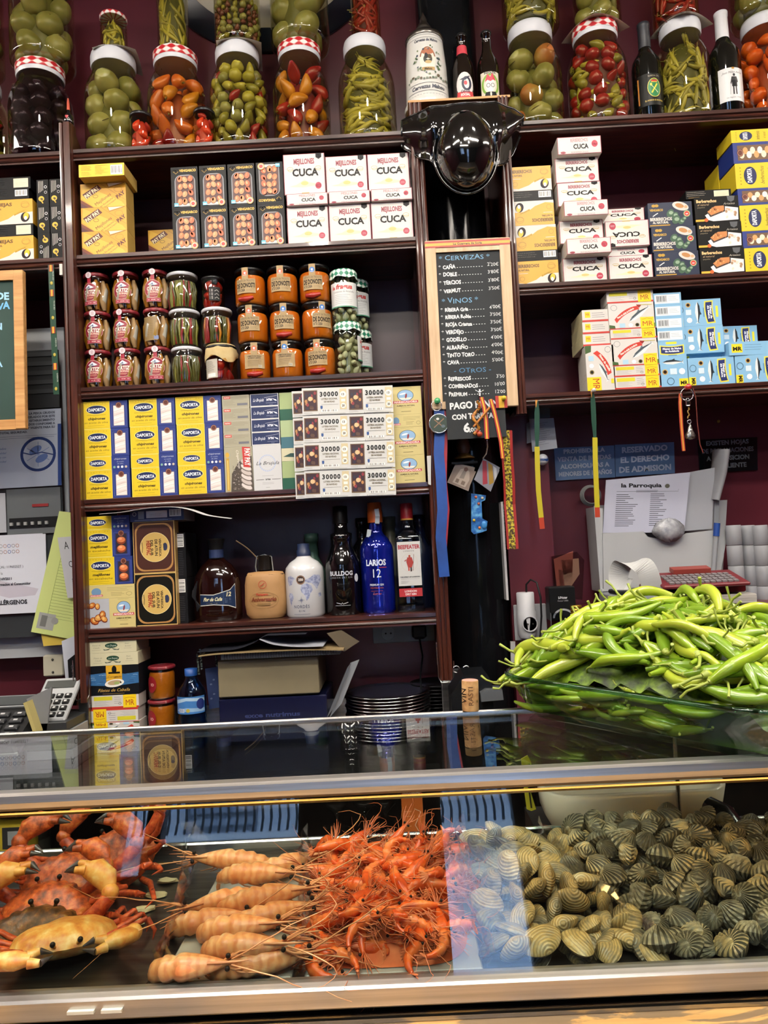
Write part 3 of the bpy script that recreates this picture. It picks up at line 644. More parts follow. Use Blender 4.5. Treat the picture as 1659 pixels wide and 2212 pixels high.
def banner(f, cx, cy, L, h, rot, c, word, tc, bend=.16):
    C, S = math.cos(rot), math.sin(rot); P = []
    for s, y in ((0, 1), (1, -1)):
        for k in range(9):
            u = -1+k/4; u = -u if s else u; X, Y = u*L/2, y*h/2-bend*L*(u*u-.5); P.append((cx+X*C-Y*S, cy+X*S+Y*C))
    f.L += 1; f.mesh(P, [(k, 17-k, 16-k, k+1) for k in range(8)], c); f.text(word, cx-S*bend*L*.3, cy+C*bend*L*.2-h*.2, h*.42, tc, b=1, rot=rot, fit=L*.72, arc=bend*1.6)
def a_mrbig(f, W, H):
    f.rect(0, 0, W, H, '#d0cdc8'); f.rect(0, 0, W, H*.04, '#c0392f'); banner(f, W*.38, H*.6, W*.58, H*.16, .52, '#c43527', 'Filetes de caballa de Andalucia', '#f4e3d8', .1)
    f.poly([(W*.6, H*.92), (W*.72, H*.9), (W*.66, H*.78)], '#8e1f17'); f.ring(W*.12, H*.83, W*.07, H*.11, .9, '#6b6f72'); fish(f, W*.66, H*.55, W*.56, .62); f.poly([(0, H*.04), (0, H*.18), (W*.12, H*.14), (W*.13, H*.04)], '#3d5a2b'); f.poly([(W, H*.04), (W, H*.2), (W*.93, H*.17), (W*.93, H*.04)], '#4d6a35')
    f.rect(W*.22, H*.06, W*.34, H*.22, '#a9cde0'); f.ell(W*.46, H*.14, W*.045, H*.07, '#f6f6f6'); f.ell(W*.6, H*.14, W*.045, H*.07, '#7b6b35'); f.ell(W*.6, H*.14, W*.03, H*.05, '#202020')
    f.rect(W*.67, 0, W*.96, H*.42, '#f1cf1f'); f.line([(W*.71, H*.33), (W*.81, H*.38), (W*.93, H*.33)], .9, '#b5541c'); f.text('MR', W*.82, H*.08, H*.18, '#b12a1d', fit=W*.23); f.rule(W*.69, W*.94, H*.9, 1.2, '#cfc22d')
def a_mrvert(f, W, H):
    f.rect(0, 0, W, H, '#d0cdc8'); banner(f, W*.62, H*.62, H*.58, W*.17, -1.05, '#c43527', 'Filetes de caballa', '#f4e3d8', .1); f.poly([(0, H), (W*.22, H), (W*.2, H*.86), (0, H*.82)], '#3d5a2b'); f.ring(W*.8, H*.9, W*.11, W*.11, 1, '#6b6f72'); fish(f, W*.6, H*.4, H*.44, -1.15)
    f.rect(W*.1, H*.66, W*.28, H*.77, '#a9cde0'); f.ell(W*.19, H*.55, W*.08, W*.08, '#f8f8f8'); f.ell(W*.19, H*.41, W*.08, W*.08, '#7b6b35'); f.ell(W*.19, H*.41, W*.05, W*.05, '#202020')
    f.rect(0, 0, W*.5, H*.3, '#f1cf1f'); f.text('MR', W*.2, H*.15, W*.24, '#b12a1d', rot=R(-90), fit=H*.25); f.rule(W*.85, W*.95, H*.2, 12, '#e8cf2a')
def a_melvert(f, W, H):
    f.rect(0, 0, W, H, '#86b8da'); f.rect(W*.3, H*.94, W*.68, H*.99, '#e6dc38'); banner(f, W*.5, H*.81, W*.86, H*.2, 0, '#e7d94a', '', '#fff', -.05); banner(f, W*.5, H*.81, W*.78, H*.15, 0, '#1c2a66', '', '#fff', -.05)
    f.text('Filetes de Melva', W*.5, H*.82, H*.04, '#eef2f8', b=1, fit=W*.66); f.text('de Andalucia', W*.5, H*.765, H*.04, '#eef2f8', b=1, fit=W*.5); f.rule(W*.36, W*.66, H*.69, 3, '#5f93bd'); fish(f, W*.5, H*.54, W*.76, math.pi*0, '#202c36')
    f.ell(W*.2, H*.33, W*.1, W*.1, '#caa764'); f.ell(W*.2, H*.33, W*.065, W*.065, '#2b1d12'); f.rect(W*.38, H*.27, W*.62, H*.4, '#cfe1ec'); f.ell(W*.8, H*.33, W*.11, W*.11, '#f1f4f5'); f.ring(W*.38, H*.12, W*.13, W*.13, 1.6, '#3f5f78'); f.rect(W*.68, 0, W, H*.17, '#f1d62c'); f.text('MR', W*.84, H*.04, H*.075, '#1a1a14', b=1, fit=W*.24)
def a_mellong(f, W, H):
    f.rect(0, 0, W, H, '#86b8da'); f.rect(W*.88, H*.3, W*.93, H*.72, '#e6dc38'); banner(f, W*.74, H*.5, H*.86, W*.19, -1.5, '#e7d94a', '', '#fff', -.05); banner(f, W*.74, H*.5, H*.76, W*.14, -1.5, '#1c2a66', '', '#fff', -.05)
    f.text('Filetes de', W*.755, H*.5, W*.04, '#eef2f8', b=1, rot=R(-88), fit=H*.5); f.text('de Melva', W*.705, H*.5, W*.04, '#eef2f8', b=1, rot=R(-88), fit=H*.5); f.rule(W*.6, W*.63, H*.5, 26, '#5f93bd'); fish(f, W*.48, H*.5, H*.84, -1.6, '#202c36')
    f.ell(W*.28, H*.8, W*.055, W*.055, '#caa764'); f.ell(W*.28, H*.8, W*.035, W*.035, '#2b1d12'); f.rect(W*.22, H*.42, W*.34, H*.62, '#cfe1ec'); f.ell(W*.29, H*.22, W*.06, W*.06, '#f1f4f5'); f.ring(W*.1, H*.62, W*.075, H*.13, 1.4, '#3f5f78'); f.rect(0, 0, W*.15, H*.3, '#f1d62c'); f.text('MR', W*.055, H*.15, W*.075, '#1a1a14', b=1, rot=R(-90), fit=H*.24)
def a_melthin(f, W, H):
    f.rect(0, 0, W, H, '#86b8da'); f.rect(W*.06, H*.12, W*.94, H*.86, '#dfe7ea'); f.bars(W*.1 if W % 2 > 1 else W*.1, H*.2, W*.5, H*.8, '#c9cfd2'); f.lines(W*.54, W*.92, H*.3, H*.7, 3, .6, '#8f9aa0')
def a_mellabel(f, W, H):
    f.rect(0, 0, W, H, '#86b8da'); f.rect(W*.05, H*.2, W*.26, H*.85, '#f1d62c'); f.text('MR', W*.155, H*.35, H*.28, '#1a1a14', b=1, fit=W*.17); f.lines(W*.3, W*.7, H*.3, H*.85, 3, .8, '#4f708a'); f.ring(W*.9, H*.55, W*.03, H*.13, 1, '#27394a')
def a_vberb(f, W, H):
    f.rect(0, 0, W, H, '#1c2740'); f.ell(W*.13, H*.88, W*.045, H*.06, '#b8912e'); f.ell(W*.2, H*.88, W*.045, H*.06, '#b8912e'); f.text('VENGARCO', W*.04, H*.66, H*.085, '#c9a23a', 'l', b=1, fit=W*.3)
    f.line([(W*.1, H*.45), (W*.16, H*.52), (W*.22, H*.58)], 2.2, '#e6e6e6'); f.text('BERBERECHOS', W*.03, H*.27, H*.12, '#d3d0c8', 'l', b=1, sx=.8, fit=W*.5); f.text('AL NATURAL', W*.09, H*.15, H*.09, '#d3d0c8', 'l', b=1, fit=W*.36); f.rule(W*.02, W*.48, H*.08, 3, '#b98f2d')
    f.ell(W*.74, H*.82, W*.19, H*.17, '#cdc9c3', rot=-.3); f.ell(W*.72, H*.84, W*.1, H*.09, '#b9834e', rot=-.3); f.ell(W*.86, H*.78, W*.04, H*.06, '#c9a27a')
    for x, y, s in ((.5, .55, .1), (.6, .45, .09), (.62, .28, .11), (.74, .2, .08), (.8, .3, .06)): f.ell(W*x, H*y, W*s, H*s*1.3, '#3c5c45', rot=s*9); f.ell(W*x+2, H*y+1, W*s*.5, H*s*.7, '#8ba58a')
    f.ell(W*.87, H*.5, W*.085, W*.085, '#3f6b4b'); f.ell(W*.87, H*.5, W*.07, W*.07, '#c9b88c'); f.ell(W*.87, H*.5, W*.055, W*.055, '#c8382c'); f.text('2-5', W*.87, H*.47, 3, '#fff', b=1)
def a_berb(f, W, H):
    f.rect(0, 0, W, H, '#121211'); f.text('Berberechos', W*.04, H*.78, H*.11, '#e9c187', 'l', b=1, fit=W*.46); f.text('al natural', W*.06, H*.66, H*.08, '#b59b74', 'l', shear=.3); f.text('pequeños', W*.06, H*.57, H*.05, '#8f8468', 'l'); f.poly([(W*.74, H*.99), (W*.92, H*.99), (W*.9, H*.82), (W*.83, H*.76), (W*.76, H*.82)], '#55585c'); f.text('Arteixo', W*.78, H*.66, H*.08, '#b1ada0', shear=.35, fit=W*.26)
    f.poly([(W*.22, H*.28), (W*.28, H*.1), (W*.4, H*.04), (W*.97, H*.06), (W*.98, H*.52), (W*.6, H*.62)], '#e6e4e2'); f.poly([(W*.27, H*.4), (W*.34, H*.2), (W*.68, H*.4), (W*.69, H*.62), (W*.45, H*.63)], '#3a2c2a'); f.poly([(W*.28, H*.42), (W*.36, H*.27), (W*.66, H*.45), (W*.66, H*.63), (W*.46, H*.62)], '#c58148')
    rd = random.Random(8)
    for i in range(16): f.ell(W*rd.uniform(.34, .62), H*rd.uniform(.38, .56), 2.4, 1.9, ('#dca266', '#a9683a')[i % 2], 8, up=(i % 4 == 0))
    for i in range(9): f.ell(W*rd.uniform(.68, .93), H*rd.uniform(.15, .5), 4.2, 3.2, ('#c9a88c', '#e6d6c4', '#a88768')[i % 3], 9, rot=i)
    f.rect(0, H*.04, W*.2, H*.12, '#e8b23a'); f.ell(W*.24, H*.09, W*.045, H*.07, '#d9622b')
def a_caballa(f, W, H):
    f.rect(0, 0, W, H, '#0f1218'); f.poly([(0, H*.35), (0, H*.72), (W*.3, H*.76), (W*.6, H*.68), (W, H*.74), (W, H*.38), (W*.5, H*.3)], '#35689a'); rd = random.Random(5)
    for i in range(26): x = W*rd.uniform(0, .9); y = H*rd.uniform(.38, .7); f.line([(x, y), (x+6, y+.8), (x+12, y)], .9, ('#a8cbe0', '#5f93c0', '#1b3c63')[i % 3])
    f.rect(W*.33, H*.42, W*.66, H, '#d9a82d'); f.ell(W*.5, H*.86, W*.05, H*.13, '#15130f'); f.rect(W*.38, H*.72, W*.62, H*.78, '#15130f'); f.text('Consorcio', W*.5, H*.58, H*.08, '#6a4a10', shear=.3, fit=W*.28); f.ell(W*.5, H*.4, W*.2, H*.13, '#eceae2', rot=.12); f.ell(W*.5, H*.42, W*.14, H*.08, '#b9a07a', rot=.1); f.ell(W*.55, H*.4, W*.06, H*.05, '#9db06a'); f.ell(W*.63, H*.42, W*.015, H*.03, '#111')
    f.text('Filetes de Caballa', W*.48, H*.12, H*.1, '#d8b25a', shear=.35, fit=W*.66); f.rule(W*.25, W*.7, H*.05, .8, '#a58a4a')
def s_gold(f, W, H): f.rect(.5, .5, W-.5, H-.5, CARD)
def s_lines(c, c2):
    def a(f, W, H): f.rect(.5, .5, W-.5, H-.5, c); f.lines(W*.15, W*.85, H*.2, H*.8, 5, .5, c2)
    return a
carton('vengarco', .073, .1155, .032, '#0b0c0e', a_vengarco)
carton('cuca_m', .112, .102, .045, '#c9c4be', a_cuca('MEJILLONES')); carton('cuca_mt', .111, .032, .09, '#c9c4be', a_cuca('MEJILLONES'))
carton('cuca_b', .117, .064, .06, '#c9c4be', a_cuca('BERBERECHOS')); carton('cuca_bt', .117, .041, .07, '#ddd8d2', a_cuca('BERBERECHOS'), sart=s_lines('#cfc9c2', '#a8637a'))
carton('paypay', .124, .066, .062, CARD, a_paypay, sart=s_gold); carton('paybar', .122, .034, .1, CARD, a_paybar, sart=s_gold)
carton('almejas', .122, .0685, .09, '#cf9a2e', a_almeja('ALMEJAS')); carton('berb_gold', .112, .067, .09, '#c18f2c', a_almeja('BERBERECHOS'))
carton('blackthin', .122, .033, .09, '#0c0d0f', a_blackthin); carton('blackbar', .112, .028, .09, '#0c0d0f', a_blackbar); carton('blackend', .0325, .0735, .1, '#0c0d0f', a_blackend)
carton('dap_s', .1225, .0745, .05, '#26377d', a_dap('chipirones', 'en aceite de oliva', 's')); carton('dap_st', .1225, .0355, .05, '#26377d', a_dap('chipirones', '', '', True))
carton('dap_m', .1225, .0735, .05, '#26377d', a_dap('mejillones', 'en escabeche', 'm')); carton('dap_mt', .1225, .035, .05, '#26377d', a_dap('mejillones', '', '', True))
carton('dap_cb', .115, .046, .09, '#26377d', a_cockle_blue); carton('dap_cy', .115, .069, .09, '#d9c02a', a_cockle_yel)
carton('paygrey', .073, .0342, .06, '#a49f88', a_paygrey); carton('paychip', .0755, .121, .04, '#a9a48c', a_paychip)
carton('bruj', .0755, .0342, .06, '#1c2a55', a_bruj); carton('brujw', .0755, .121, .04, '#e0dfdc', a_brujw)
carton('green1', .08, .0745, .04, '#1f5740', a_green('#9fb07a', '#1f5740')); carton('green2', .08, .0745, .04, '#3f6c78', a_green('#a8b98a', '#3f6c78')); carton('smallgreen', .08, .0345, .04, '#d3cfb0', a_smallgreen)
carton('marisc', .088, .0745, .04, '#d3c685', a_marisc); carton('marisct', .088, .0335, .04, '#d3c685', a_marisct); carton('marisct2', .13, .0355, .06, '#d3c685', a_marisct); carton('mariscp', .13, .077, .06, '#d3c685', a_mariscphoto)
carton('herpac_br', .111, .1375, .04, '#b9985a', a_herpac('#452318')); carton('herpac_bk', .111, .1375, .04, '#b9985a', a_herpac('#15140f'))
carton('slim', .03, .121, .11, '#161618', a_slim); carton('herpactop', .142, .034, .12, '#8d90a0', a_herpactop, side='#9a9ca8')
carton('mrthin', .124, .033, .06, '#cdc9c3', a_mrthin); carton('mrend', .072, .0325, .12, '#cdc9c3', a_mrend, sart=s_lines('#d9cfa0', '#77808a')); carton('mrbig', .124, .072, .06, '#cdc9c3', a_mrbig); carton('mrvert', .075, .122, .034, '#cdc9c3', a_mrvert, sart=s_lines('#d5d2c8', '#b04a3a'))
carton('melvert', .075, .122, .034, '#7fb0d2', a_melvert); carton('mellong', .122, .074, .05, '#7fb0d2', a_mellong); carton('melthin', .075, .0326, .1, '#7fb0d2', a_melthin); carton('mellabel', .14, .036, .06, '#7fb0d2', a_mellabel)
carton('vberb', .118, .0675, .06, '#1c2740', a_vberb); carton('berb', .118, .0705, .06, '#121211', a_berb); carton('cuna', .128, .033, .1, '#cfcaa8', a_cuna); carton('caballa', .128, .077, .1, '#14161c', a_caballa)
# ---------------------------------------------------------------- cartons on the shelves
ORD = ['first', 'second', 'third', 'fourth', 'fifth', 'sixth', 'seventh', 'eighth']
YF = .012
# left unit: golden clam cartons and black ends
z = ZBs-.003
stack(25, 556, z, YF, [('almejas', 'yellow and white clam carton at the bottom of its stack, left of the post'), ('blackthin', 'thin black carton with a cream label between two yellow clam cartons'), ('almejas', 'yellow and white clam carton on the third tier, left of the post'),
    ('blackbar', 'thin black carton with a barcode above the upper yellow clam carton', -.004), ('blackthin', 'thin black carton with a cream label topping the clam stack', -.004)], 'clam_carton', group='clam cartons left of the post')
for c, px in enumerate((96, 124)):
    stack(px, 552, z, YF, [('blackend', f'black carton end with white print, {ORD[r]} from below in the column {"beside the clam stack" if c == 0 else "touching the wooden post"}', 0, 0, 0, (c == 0 and r == 0)) for r in range(3)], 'black_carton', group='black carton ends beside the post')
# shelf B: mussels in escabeche
for k in range(3):
    stack(227, 546, ZBs, YF+.0635*k, [('paypay', f'golden mussel carton with diagonal red plaque, {ORD[r]} tier, {("front", "middle", "back")[k]} row of the deep stack') for r in range(3)], 'mussel_carton', group='golden mussel cartons')
stack(225, 546, ZBs+.1995, YF-.036, [('paybar', 'flat golden carton showing its barcode, laid on top of the deep mussel stack')], 'mussel_carton', group='golden mussel cartons')
stack(358, 538, ZBs, .17, [('paypay', 'golden mussel carton at the back of the shelf, lower of two in shadow'), ('paypay', 'golden mussel carton at the back of the shelf, upper of two in shadow', .012)], 'mussel_carton', group='golden mussel cartons')
for c in range(4):
    stack(404+61.6*c, 536-3*c, ZBs, YF, [('vengarco', f'black carton picturing orange mussels, lower row, {ORD[c]} from the golden stack'), ('vengarco', f'black carton picturing orange mussels, upper row, {ORD[c]} from the golden stack'+(', turned upside down' if c == 3 else ''), 0, 0, 0, c == 3)], 'mussel_carton', group='black mussel cartons')
for c, px in enumerate((667, 758, 849)):
    hs = 1.1 if c == 0 else 1
    stack(px, 523-5*c, ZBs, YF, [('cuca_m', f'white mussel carton with maroon edge, bottom tier, {ORD[c]} from the black cartons'), ('cuca_mt', f'thin white mussel carton sandwiched between two tall ones, {ORD[c]} from the black cartons', .002, -.01), ('cuca_m', f'white mussel carton with maroon edge, top tier, {ORD[c]} from the black cartons', -.003, -.004 if c == 0 else 0, 0, 0, hs)], 'mussel_carton', group='white mussel cartons')
# shelf D: squid
def sq(r, c): return f'yellow and blue squid carton, {("bottom", "second", "third", "top")[r]} tier, {ORD[c]} column from the post'
for c, px in enumerate((233, 335.5, 436.5)):
    stack(px, 1074-5*c, ZD, YF, [('dap_s', sq(0, c), 0, 0, 0, 0, 1.03), ('dap_st', sq(1, c).replace('squid carton', 'thin squid carton'), -.0005), ('dap_s', sq(2, c)), ('dap_s', sq(3, c), -.001)], 'squid_carton', group='yellow and blue squid cartons')
stack(518, 1061, ZD, YF, [('paychip', 'upright grey carton picturing baby squid with a red side plaque')]+[('paygrey', f'flat grey-beige carton with a small red plaque, {ORD[k]} from the bottom of its pile', -.001) for k in range(4)], 'squid_carton', group='grey squid cartons')
stack(580, 1057, ZD, YF, [('brujw', 'upright white carton with a pale compass rose and script lettering')]+[('bruj', f'flat navy carton with white script, {ORD[k]} above the white compass carton', -.001) for k in range(4)], 'tin_carton', group='navy cartons')
stack(644, 1054, ZD, YF, [('green1', 'dark green and sage carton at the shelf bottom behind the lottery sheets'), ('smallgreen', 'thin cream carton with a dark fish, half behind the lottery sheets'), ('green2', 'sage and blue-grey carton peeking out beside the lottery sheets'), ('green1', 'dark green and sage carton on top, behind the lottery sheets')], 'tin_carton', group='green cartons')
stack(884, 1042, ZD, YF, [('marisc', 'pale yellow clam carton with a blue oval, bottom of the pile beside the lottery sheets'), ('marisc', 'pale yellow clam carton with a blue oval, second tier beside the lottery sheets'), ('marisct', 'thin pale yellow clam carton with small print beside the lottery sheets'), ('marisc', 'pale yellow clam carton with a blue oval, top of the pile beside the lottery sheets')], 'clam_carton', group='pale yellow clam cartons')
# shelf E: left pile
stack(244, 1358, ZE, YF, [('mariscp', 'pale yellow carton with a photo of fried seafood at the foot of the pile'), ('marisct2', 'thin pale yellow carton with small print, on the fried seafood carton', -.002), ('dap_m', 'yellow and blue mussel carton with a turquoise sticker, lower of two', -.004), ('dap_m', 'yellow and blue mussel carton, upper of two on the bottle shelf', -.008), ('dap_mt', 'thin yellow and blue mussel carton topping the pile on the bottle shelf', -.008)], 'mussel_carton', group='cartons piled on the bottle shelf')
stack(339, 1353, ZE, YF, [('herpac_bk', 'square black and gold gift carton with a round gold disc'), ('herpac_br', 'square brown and gold gift carton with a round gold disc, on the black one'), ('herpactop', 'flat navy carton with barcode lying across the brown gift carton', .012, -.004, .03)], 'gift_carton', group='gift cartons of tuna')
stack(395, 1347, ZE, .035, [('slim', 'narrow black carton with barcode standing beside the black gift carton'), ('slim', 'narrow black carton with barcode standing beside the brown gift carton')], 'gift_carton', group='narrow black cartons')
# right unit, upper bay
G = [('berb_gold', 'golden cockle carton at the bottom of the pile next to the post', 0, 0, 0, 0, 1), ('blackbar', 'thin black carton near the bottom of the golden cockle pile'), ('berb_gold', 'golden cockle carton turned upside down, lower of the two', 0, 0, 0, 1, 1.04), ('berb_gold', 'golden cockle carton turned upside down, upper of the two', -.002, 0, 0, 1), ('blackbar', 'thin black barcode carton below the topmost golden cockle carton', -.003), ('berb_gold', 'golden cockle carton on top of the pile next to the post', -.004)]
stack(1163, 607, ZG, YF+.01, G, 'cockle_carton', group='golden cockle cartons')
W1 = [('cuca_b', 'white cockle carton at the bottom of the tall pile'), ('cuca_bt', 'thin white cockle carton jutting out on the second tier of the tall pile', .006, -.03), ('cuca_b', 'white cockle carton on the third tier of the tall pile', -.003, 0, 0, 0, .95), ('cuca_bt', 'thin white cockle carton jutting out on the fourth tier of the tall pile', .005, -.03), ('cuca_b', 'white cockle carton on the fifth tier of the tall pile', -.002), ('cuca_b', 'white cockle carton on the sixth tier of the tall pile', -.004, 0, 0, 0, 1.05), ('cuca_bt', 'thin white cockle carton crowning the tall pile', .001, -.02, 0, 0, 1.15)]
stack(1265, 603, ZG, YF, W1, 'cockle_carton', group='white cockle cartons')
W2 = [('cuca_b', 'white cockle carton at the bottom of the short pile'), ('cuca_bt', 'thin white cockle carton on the second tier of the short pile', -.006, .01, 0, 0, .6), ('cuca_b', 'white cockle carton upside down in the middle of the short pile', -.003, 0, 0, 1, 1.1), ('cuca_b', 'white cockle carton topping the short pile', -.008, .012, 0, 0, .6)]
stack(1364, 598, ZG, YF, W2, 'cockle_carton', group='white cockle cartons')
stack(1325, 600, ZG, .17, [('cuca_b', f'white cockle carton in the shadow behind the two white piles, {ORD[k]} tier') for k in range(4)], 'cockle_carton', group='white cockle cartons')
stack(1464, 596, ZG, YF, [('vberb', 'navy cockle carton with a green map, bottom of three'), ('vberb', 'navy cockle carton with a green map, middle of three', -.003), ('vberb', 'navy cockle carton with a green map, top of three', -.008)], 'cockle_carton', group='navy cockle cartons')
stack(1563, 591, ZG, YF, [('berb', 'black cockle carton picturing a white dish, bottom of three'), ('berb', 'black cockle carton picturing a white dish, middle of three', -.002), ('berb', 'black cockle carton picturing a white dish, top of three', -.005), ('blackthin', 'thin black carton with a cream label lying on the black cockle cartons', -.02, .01, 0, 0, .7)], 'cockle_carton', group='black cockle cartons')
D = []
for k, (kd, h) in enumerate((('dap_cy', .95), ('dap_cb', 1), ('dap_cy', 1.02), ('dap_cb', 1), ('dap_cy', 1.0), ('dap_cb', 1.25), ('dap_cy', .5))):
    D.append((kd, f'{"yellow" if kd == "dap_cy" else "blue"} cockle carton, {ORD[k]} tier from below at the picture edge', -.002*k, 0, 0, 0, h))
stack(1658, 586, ZG, YF, D, 'cockle_carton', group='yellow and blue cockle cartons')
stack(1612, 590, ZG, .11, [('dap_cy', f'yellow cockle carton in the second row behind, {ORD[k]} tier') for k in range(5)], 'cockle_carton', group='yellow and blue cockle cartons')
# right unit, lower bay
for k in range(4):
    stack(1300-4*k, 841, ZH, YF+.036*k, [('mrvert', 'upright white and red mackerel carton with a yellow corner, '+('in front' if k == 0 else f'{ORD[k]} behind the front one'), 0, 0)], 'mackerel_carton', group='upright mackerel cartons')
stack(1297, 841, ZH+.1225, YF+.006, [('mrend', f'small white and red mackerel carton end, {ORD[k]} of three piled on the upright one', -.002+.001*k) for k in range(3)], 'mackerel_carton', group='small mackerel carton ends')
M = [('mrthin', 'thin white and red mackerel carton at the very bottom of the middle pile'), ('mrthin', 'thin white and red mackerel carton, second from the bottom', -.0005, 0, 0, 0, .88), ('mrbig', 'large mackerel carton with a red ribbon, lower of two', -.002), ('mrthin', 'thin mackerel carton between the two large ones', -.002, 0, 0, 0, .8), ('mrbig', 'large mackerel carton with a red ribbon, upper of two', -.004, 0, 0, 0, .98), ('mrthin', 'thin white and red mackerel carton topping the middle pile', -.006, 0, 0, 0, .95)]
stack(1379, 838, ZH, YF, M, 'mackerel_carton', group='white and red mackerel cartons')
stack(1457, 834, ZH, YF, [('melvert', 'upright light blue carton with a silver fish and navy banner')]+[('melthin', f'flat light blue carton end with barcode, {ORD[k]} above the upright one', -.002-.0005*k) for k in range(4)], 'fish_carton', group='light blue carton ends')
stack(1539, 830, ZH, YF, [('mellong', 'wide light blue fish carton at the bottom, beside the upright one'), ('mellabel', 'thin light blue carton squeezed under the two smaller ones', -.01, .03, 0, 0, .4), ('mellong', 'light blue fish carton, lower of two standing on the wide one', -.017, .012), ('mellong', 'light blue fish carton, upper of two standing on the wide one', -.018, .012, 0, 0, .97)], 'fish_carton', group='light blue fish cartons')
stack(1641, 826, ZH, YF, [('mellong', 'wide light blue fish carton at the bottom, at the picture edge'), ('mellabel', 'flat light blue carton with a yellow label lying askew', -.006, .0, .05), ('mellong', 'light blue fish carton tilted back on the flat one', -.02, .07, .06, 0, .85)], 'fish_carton', group='light blue fish cartons')
# under the last shelf, standing on the worktop
ZW = 1.005
stack(259, 1622, ZW, .004, [('mrbig', 'mackerel carton at the foot of the worktop pile, half hidden by the case rail', 0, 0, 0, 1, .6), ('mrbig', 'upside down mackerel carton just above the case rail', 0, 0, 0, 1, .48), ('mrthin', 'upside down thin mackerel carton in the worktop pile', -.003, 0, 0, 1, 1.03), ('mrthin', 'thin mackerel carton below the black mackerel carton', 0, 0, 0, 0, 1.03), ('caballa', 'black carton with blue waves and a yellow band'), ('cuna', 'cream carton with a small green oval, lower of two'), ('cuna', 'cream carton with a small green oval, upper of two', -.003)], 'fish_carton', group='cartons piled on the worktop', x=at(247, 1500, 0).x)
# lottery sheets hung in front of the shelf
def ticket(f, x, y, w, h):
    f.rect(x+w*.03, y+h*.12, x+w*.34, y+h*.93, '#6b5335'); f.rect(x+w*.05, y+h*.16, x+w*.32, y+h*.9, '#3a2024'); rd = random.Random(11)
    for i in range(16): f.ell(x+w*rd.uniform(.08, .29), y+h*rd.uniform(.22, .84), w*.03, h*.07, ('#8c2f35', '#b9844f', '#2c2a3a', '#5a4030')[i % 4], 8, up=(i % 4 == 0))
    f.ell(x+w*.18, y+h*.6, w*.05, h*.09, '#d8b98a', 8); f.lines(x+w*.03, x+w*.25, y+h*.01, y+h*.09, 2, .5, '#8c8c88')
    f.text('30000', x+w*.6, y+h*.68, h*.17, '#1c1c1c', b=1, fit=w*.42, sp=.12); f.text('LOTERIA NACIONAL', x+w*.6, y+h*.55, h*.06, '#6a5f48', b=1, fit=w*.36); f.text('DE NAVIDAD', x+w*.6, y+h*.44, h*.06, '#6a5f48', b=1, fit=w*.24); f.rule(x+w*.42, x+w*.8, y+h*.36, .8, '#77756c')
    f.poly([(x+w*.4, y+h*.32), (x+w*.45, y+h*.32), (x+w*.45, y+h*.22), (x+w*.425, y+h*.18), (x+w*.4, y+h*.22)], '#35568f'); f.bars(x+w*.42, y+h*.08, x+w*.78, y+h*.17, '#efefe9', '#333333'); f.rule(x+w*.4, x+w*.95, y+h*.01, .8, '#9a988c'); f.ell(x+w*.37, y+h*.01, .9, .9, '#222', 8)
    f.rect(x+w*.83, y+h*.16, x+w*.98, y+h*.96, '#cdbf97'); f.ell(x+w*.905, y+h*.74, w*.07, h*.12, '#efece0', 16); f.text('13ª', x+w*.905, y+h*.7, h*.08, '#4a4433', b=1, fit=w*.09); f.rect(x+w*.86, y+h*.46, x+w*.95, y+h*.56, '#efece0'); f.ell(x+w*.905, y+h*.3, w*.055, h*.1, '#efece0', 16); f.text('20', x+w*.905, y+h*.26, h*.08, '#222222', b=1, fit=w*.06)
def sheet(px0, py0, w, h, cols, y, rz, label, part=None):
    b = MB(); rows = 4; rh = h/rows
    for r in range(rows):
        rg = [(-w/2, (rh*r), 0), (w/2, rh*r, 0), (w/2, rh*(r+.95), 0), (-w/2, rh*(r+.95), 0)]; dy = (.0025, .0, .003, .001)[r]
        b.box((0, dy+.0004, rh*(r+.5)), (w, .0008, rh*.975), '#cdcecb')
        f = Face(b, (-w/2, dy, rh*(r+.03)), (w, 0, 0), (0, 0, rh*.94), w*1000, rh*940, eps=.00004)
        tw = w*1000/2 if cols == 2 else w*1000/2
        for c in range(cols): ticket(f, c*tw, 0, tw, f.h)
    c = at(px0, py0, y); o = b.build('lottery_ticket_sheet', None, (c.x, y, c.z)); o.rotation_euler = (0, rz, 0)
    tag(o, label, 'lottery tickets', 'lottery ticket sheets')
sheet(757, 1073, .240, .292, 2, -.014, .018, 'long sheet of eight white lottery tickets taped in front of the tins')
sheet(716, 1075, .188, .288, 1, -.007, .006, 'second white lottery sheet peeking out beside the front one')
